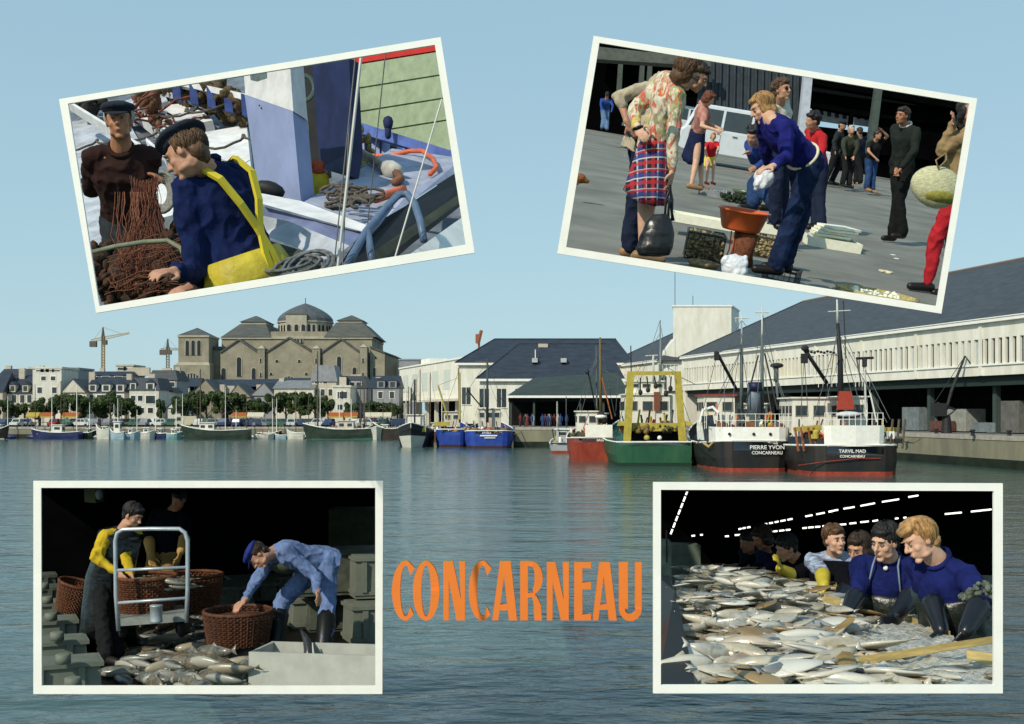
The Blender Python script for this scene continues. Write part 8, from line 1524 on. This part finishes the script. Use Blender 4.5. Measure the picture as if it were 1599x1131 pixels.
# --- far boats, broadside
NETG = MATS['green_brown_net']
def side_boat(label, px0, px1, Y, H_, m, cab=None, cabm=RENDER, masts=(), bow=1, name='fishing_boat', mess=8, boot=None):
    x0, x1 = X(px0, Y), X(px1, Y); L = x1 - x0; cx = x0 if bow > 0 else x1; t = thing(name, label, 'boat', V((cx, Y, 0)), -math.pi / 2 if bow > 0 else math.pi / 2)
    B = min(5, max(2, L * .28)); hull(t, L, B, H_ * 1.15, H_, H_ * 1.6, m, 'transom', bul=min(.5, H_ * .35), draft=.5, wl=boot)
    if cab: cabin(t, -B * .3, B * .3, L * cab[0], L * cab[1], H_ * .7, H_ * .7 + cab[2], cabm, None, 1)
    for u, h, r_ in masts: MB().tube([(0, L * u, H_ * .6), (0, L * u, h)], [r_, r_ * .6], 6).build('mast', WHITE if r_ < .09 else BARK, t); lines(t, [((0, L * u, h), (0, L * .98, H_ * 1.5)), ((0, L * u, h), (0, L * .02, H_))], .02)
    if mess: deckmess(t, -B * .3, B * .3, L * .1, L * .85, H_ * .6, int(px0) + 3, mess)
    return t
DGH = mat('dark_green_hull', (.02, .035, .025), .6, .3, 1); NVH = mat('navy_hull_paint', (.02, .03, .10), .5, .2, 1); BRH = mat('brown_black_hull', (.035, .028, .022), .7, .3, 1); PBH = mat('pale_blue_hull', (.30, .42, .48), .5, .1, 1); WHH = WB
SB = side_boat
SB('dark boat with pale keel line cut by the left picture edge', -30, 14, 196, 1.5, BRH, (.5, .75, 1.4), boot=WHH)
SB('navy blue coaster with low cabin under the orange market stalls', 49, 126, 199, 1.1, NVH, (.35, .55, 1.6), masts=((.4, 10, .1), (.08, 9.5, .08)), bow=-1)
SB('small white boat next to the navy coaster', 150, 173, 199, 1.6, WHH, (.2, .5, 1), bow=-1, mess=3)
SB('pale blue and white fishing boat with tall wheelhouse and lattice mast', 172, 196, 197, 1.1, PBH, (.3, .7, 2.2), masts=((.5, 7, .07), (.75, 6, .06)), bow=-1)
SB('low pale blue motor boat right of the tall wheelhouse', 194, 218, 198, .9, PBH, (.3, .6, 1.2), bow=1, mess=3)
SB('white motor boat moored in front of the white corner house', 218, 242, 199, 1.0, WHH, (.3, .65, 1.2), bow=1, mess=3)
SB('small blue grey boat right of the white motor boat', 240, 262, 200, .9, NVH, (.4, .6, 1.1), bow=-1, mess=3)
SB('little turquoise boat before the quay steps', 262, 284, 200, .8, mat('turquoise_hull', (.18, .36, .36), .5), (.3, .6, 1.0), bow=1, mess=3)
SB('long dark green fishing boat with white wheelhouse and a brown mast', 283, 390, 197, 1.5, DGH, (.5, .72, 1.7), masts=((.72, 12, .14), (.2, 5, .06)), bow=-1)
SB('row boat with pale hull right of the long dark green boat', 398, 428, 200, .6, WHH, None, bow=1, mess=1)
SB('second pale row boat', 428, 448, 200.5, .6, PBH, None, bow=-1, mess=1)['label'] = 'pale blue row boat between two white ones'
SB('white boat with high bow beside the large dark green boat', 448, 475, 199, 1.0, WHH, None, bow=-1, mess=2)
SB('large dark green wooden boat with raised bow and cream wheelhouse', 473, 588, 196, 1.7, DGH, (.3, .52, 1.9), cabm=CREAM, masts=((.80, 15, .16), (.22, 10, .09)), bow=-1, mess=16, boot=mat('green_boot', (.03, .12, .08), .6))
SB('low brown open boat between the pale row boats and the trees', 404, 440, 202, .9, BRH, None, masts=((.6, 7, .06),), bow=1, mess=5)
SB('small dark green boat with orange gear near the market stalls', 128, 152, 201.5, 1.0, DGH, (.4, .6, 1.0), masts=((.5, 6, .06),), bow=1, mess=5)
SB('small navy boat tied behind the turquoise one', 268, 292, 202, 1.1, NVH, (.4, .65, 1.1), masts=((.7, 7, .07),), bow=-1, mess=5)
SB('dark boat with cream cabin behind the large green wooden boat', 540, 582, 201, 1.5, BRH, (.4, .65, 1.6), cabm=CREAM, masts=((.7, 11, .1), (.2, 7, .08)), bow=1, mess=8)
SB('blue grey boat by the open ground floor of the cold store', 628, 668, 196, 1.5, NVH, (.35, .6, 1.8), masts=((.7, 12, .11), (.25, 9, .09)), bow=1, mess=10)
SB('rust brown boat just left of the two cobalt blue trawlers', 664, 690, 185, 1.5, mat('rust_brown_hull', (.13, .05, .025), .7, .3, 1), (.3, .6, 1.8), masts=((.7, 11, .11),), bow=-1, mess=8)
SB('black boat with white bow patch right of the large green boat', 582, 630, 195, 1.8, BRH, (.5, .7, 1.2), bow=-1, mess=8)
t = thing('fishing_boat', 'small boat bow painted white pointing at the camera near the cold store', 'boat', V((X(600, 205), 205, 0)), math.pi); hull(t, 9, 3.4, 1.5, 1.4, 2.2, WHH, 'transom', bul=.3); t.location.y = 202
rr = random.Random(9)
for k, (px, py) in enumerate([(55, 600), (81, 598), (190, 625), (214, 640), (330, 622), (352, 605), (462, 606), (500, 606), (568, 605), (640, 618), (672, 600), (690, 590), (598, 622), (243, 605), (308, 620), (12, 618), (100, 625), (140, 628), (172, 618), (285, 615), (385, 612), (432, 622), (482, 616), (530, 612), (612, 598), (634, 585), (650, 592)]):
    Y = 201.5; p = at(px, py, Y); t = thing('yacht', 'small moored yacht with a bare pole mast below the far quay', 'yacht', V((p.x, Y, .3)), group='yachts below the far quay'); MB().tube([(0, 0, 0), (0, 0, p.z - .3)], [.09, .04], 6).build('pole', WHITE if k % 2 else BARK, t); MB().tube([(-.6, 0, (p.z) * .7), (.6, 0, (p.z) * .7)], .03, 4).build('spreader', GREYS, t); MB().ell((0, 0, 0), (1.6, 0, 0), (0, .7, 0), (0, 0, .55), 12, 5).build('hull', WB if k % 3 else NVH, t)
# mooring lines
ROPE = mat('mooring_rope', (.25, .2, .12), .9)
for a, b, l in (((1246, 700, 85), (1236, 694, 87), 'short mooring line between the two black trawlers'), ((1410, 690, 88), (1440, 684, 95), 'mooring line from the nearest trawler to the quay'), ((1085, 690, 97), (1093, 686, 88), 'mooring line between the green and the black and white trawler'), ((803, 678, 147), (815, 672, 151), 'mooring line of the larger blue trawler')):
    pa, pb = at(*a), at(*b); tag(MB().tube([pa, pa.lerp(pb, .5) - V((0, 0, .25)), pb], .05, 5).build('mooring_rope', ROPE, None, rel=pa, loc=pa), l, 'rope')
rr = random.Random(31)
for k in range(10):
    px = 1405 + k * 19; p = hp_at(px, -6 + rr.uniform(-1, 1)); 
    if k % 3 == 0: o = MB().lathe((0, 0, 0), [(.2, 0), (.16, .1), (.14, .35), (.24, .42), (.2, .5), (.001, .52)], 12).build('bollard', BLK, None, True); o.location = p; tag(o, ['iron bollard nearest the moored trawlers', 'second iron bollard from the moored trawlers', 'third iron bollard along the right quay', 'iron bollard nearest the right picture edge'][k // 3], 'bollard')
# ------------------------------------------------------------------ the big orange name over the water
LO = mat('orange_letters', (.82, .21, .03), .6, .03); LYG = mat('olive_letter_edge', (.20, .22, .02), .7)
def LET(px0, px1, strokes):
    return strokes
YL_ = 6.5
t = thing('harbour_name', 'large orange letters spelling CONCARNEAU above the water', 'sign', at(808, 923, YL_)); O = t.location.copy()
TOP, BOT = 878., 970.
def poly_letter(pxs, name='letter', holes=()):
    me_o = MB()
    pts = [at(600 + x / 3.807, 860 + y / 3.807, YL_) for x, y in pxs]
    me_o.slab(pts, (0, .03, 0)); return me_o
def letter(polys):
    mb = MB(); sh = MB()
    for i, pl in enumerate(polys):
        pts = [at(600 + x / 3.807, 860 + y / 3.807, YL_ - .0006 * i) for x, y in pl]; mb.slab(pts, (0, .03, 0))
    o = mb.build('letter', LO, t, rel=O)
    for i, pl in enumerate(polys):
        pts = [at(600 + (x + 1) / 3.807, 860 + (y - 6) / 3.807, YL_ + .035 + .0006 * i) for x, y in pl]; sh.slab(pts, (0, .01, 0))
    sh.build('letter_edge', LYG, o, rel=O)
def arcband(cx, cy, rx, ry, wx, wy, a0, a1, n=22):
    out = []; 
    for k in range(n):
        A = R(a0 + (a1 - a0) * k / n); Bq = R(a0 + (a1 - a0) * (k + 1) / n)
        out.append([(cx + rx * math.cos(A), cy - ry * math.sin(A)), (cx + rx * math.cos(Bq), cy - ry * math.sin(Bq)), (cx + (rx - wx) * math.cos(Bq), cy - (ry - wy) * math.sin(Bq)), (cx + (rx - wx) * math.cos(A), cy - (ry - wy) * math.sin(A))])
    return out
def ringmesh(polys_strip):
    return polys_strip
def cshape(x):   # x: left edge
    return arcband(x + 82, 240, 82, 177, 50, 24, 72, 288, 26) + [[(x + 92, 90), (x + 100, 67), (x + 136, 104), (x + 110, 150)], [(x + 92, 390), (x + 108, 334), (x + 130, 378), (x + 98, 413)]]
letter(cshape(45)); letter(arcband(249, 240, 79, 177, 51, 24, 0, 360, 34))
letter([[(352, 66), (408, 66), (456, 290), (480, 415), (430, 415), (384, 180)], [(352, 66), (384, 180), (384, 415), (352, 415)], [(445, 66), (481, 66), (480, 415), (456, 290)]])
letter(cshape(502)); letter([[(688, 66), (752, 66), (790, 415), (741, 415), (712, 150), (677, 415), (642, 415)], [(690, 322), (732, 322), (736, 356), (686, 356)]])
letter([[(808, 66), (854, 66), (854, 415), (808, 415)]] + [[(854 + 0, 66), (880, 68), (880, 96), (854, 92)]] + arcband(880, 163, 62, 95, 48, 26, -80, 90, 14) + [[(854, 254), (896, 254), (900, 276), (854, 280)]] + [[(878, 268), (905, 270), (930, 320), (938, 415), (892, 415), (888, 320)]])
letter([[(967, 72), (1018, 72), (1066, 290), (1097, 415), (1050, 415), (1002, 185)], [(967, 72), (1002, 185), (1000, 415), (967, 415)], [(1062, 72), (1098, 72), (1097, 415), (1066, 290)]])
letter([[(1130, 72), (1178, 72), (1178, 415), (1130, 415)], [(1178, 72), (1230, 72), (1230, 106), (1178, 104)], [(1178, 192), (1230, 192), (1230, 230), (1178, 230)], [(1178, 382), (1230, 382), (1230, 415), (1178, 415)]])
letter([[(1280, 72), (1342, 72), (1383, 415), (1336, 415), (1304, 155), (1272, 415), (1240, 415)], [(1284, 322), (1326, 322), (1330, 352), (1280, 352)]])
letter([[(1396, 72), (1449, 72), (1449, 345), (1396, 345)], [(1492, 72), (1531, 72), (1531, 345), (1492, 345)]] + arcband(1463.5, 345, 67.5, 74, 34, 40, 180, 360, 16))
# ------------------------------------------------------------------ finish: bake the modifiers, cut the display scenes to their frames
bpy.context.view_layer.update()
dg = bpy.context.evaluated_depsgraph_get()
new = [(o, bpy.data.meshes.new_from_object(o.evaluated_get(dg))) for o in MODDED]
for o, me in new:
    o.modifiers.clear(); o.data = me; me.shade_smooth()
bpy.context.view_layer.update()
def crop(o, planes):
    Mi = o.matrix_world.inverted(); MT = o.matrix_world.transposed()
    bb = [o.matrix_world @ V(c) for c in o.bound_box]; cut = []
    for n in planes:
        s = [n.dot(p - EYE) for p in bb]
        if max(s) <= 0: return False
        if min(s) < 0: cut.append(n)
    if not cut: return True
    me = o.data.copy(); bm = bmesh.new(); bm.from_mesh(me)
    for n in cut:
        ln = (MT.to_3x3() @ n).normalized(); lp = Mi @ EYE
        res = bmesh.ops.bisect_plane(bm, geom=bm.verts[:] + bm.edges[:] + bm.faces[:], plane_co=lp, plane_no=ln, clear_inner=True)
        ed = [e for e in res['geom_cut'] if isinstance(e, bmesh.types.BMEdge)]
        if len(ed) > 2 and len(ed) < 4000:
            try: bmesh.ops.holes_fill(bm, edges=ed, sides=0)
            except Exception: pass
    if not bm.faces: bm.free(); return False
    bm.to_mesh(me); bm.free(); o.data = me; return True
dead = []
for o, st in STAGED:
    if st['planes'] and not crop(o, st['planes']): dead.append(o)
for o in dead:
    for ch in list(o.children):
        if ch not in dead: ch.parent = o.parent
    bpy.data.objects.remove(o)
for o in [o for o in bpy.data.objects if o.type == 'EMPTY' and not o.children and o.parent is None and o.get('category')]:
    bpy.data.objects.remove(o)
def tris(): return sum(len(o.data.loop_triangles) if False else len(o.data.polygons) for o in bpy.data.objects if o.type == 'MESH')
print('FACES', tris(), 'OBJS', len(bpy.data.objects))

# labels of alike things: told apart by their order in the row
ORD = 'first second third fourth fifth sixth seventh eighth ninth tenth eleventh twelfth thirteenth fourteenth fifteenth sixteenth seventeenth eighteenth nineteenth twentieth'.split()
byl = {}
for o in bpy.data.objects:
    if o.parent is None and o.get('label') and o.get('group') and not o.name.startswith('fish'): byl.setdefault(o['label'], []).append(o)
for l, os_ in byl.items():
    if 1 < len(os_) <= 20:
        os_.sort(key=lambda o: o.location.x / max(1, o.location.y))
        for i, o in enumerate(os_):
            o['label'] = (f'leftmost {l}' if i == 0 else f'rightmost {l}' if i == len(os_) - 1 else f'{ORD[i]} from the left: {l}')[:190]
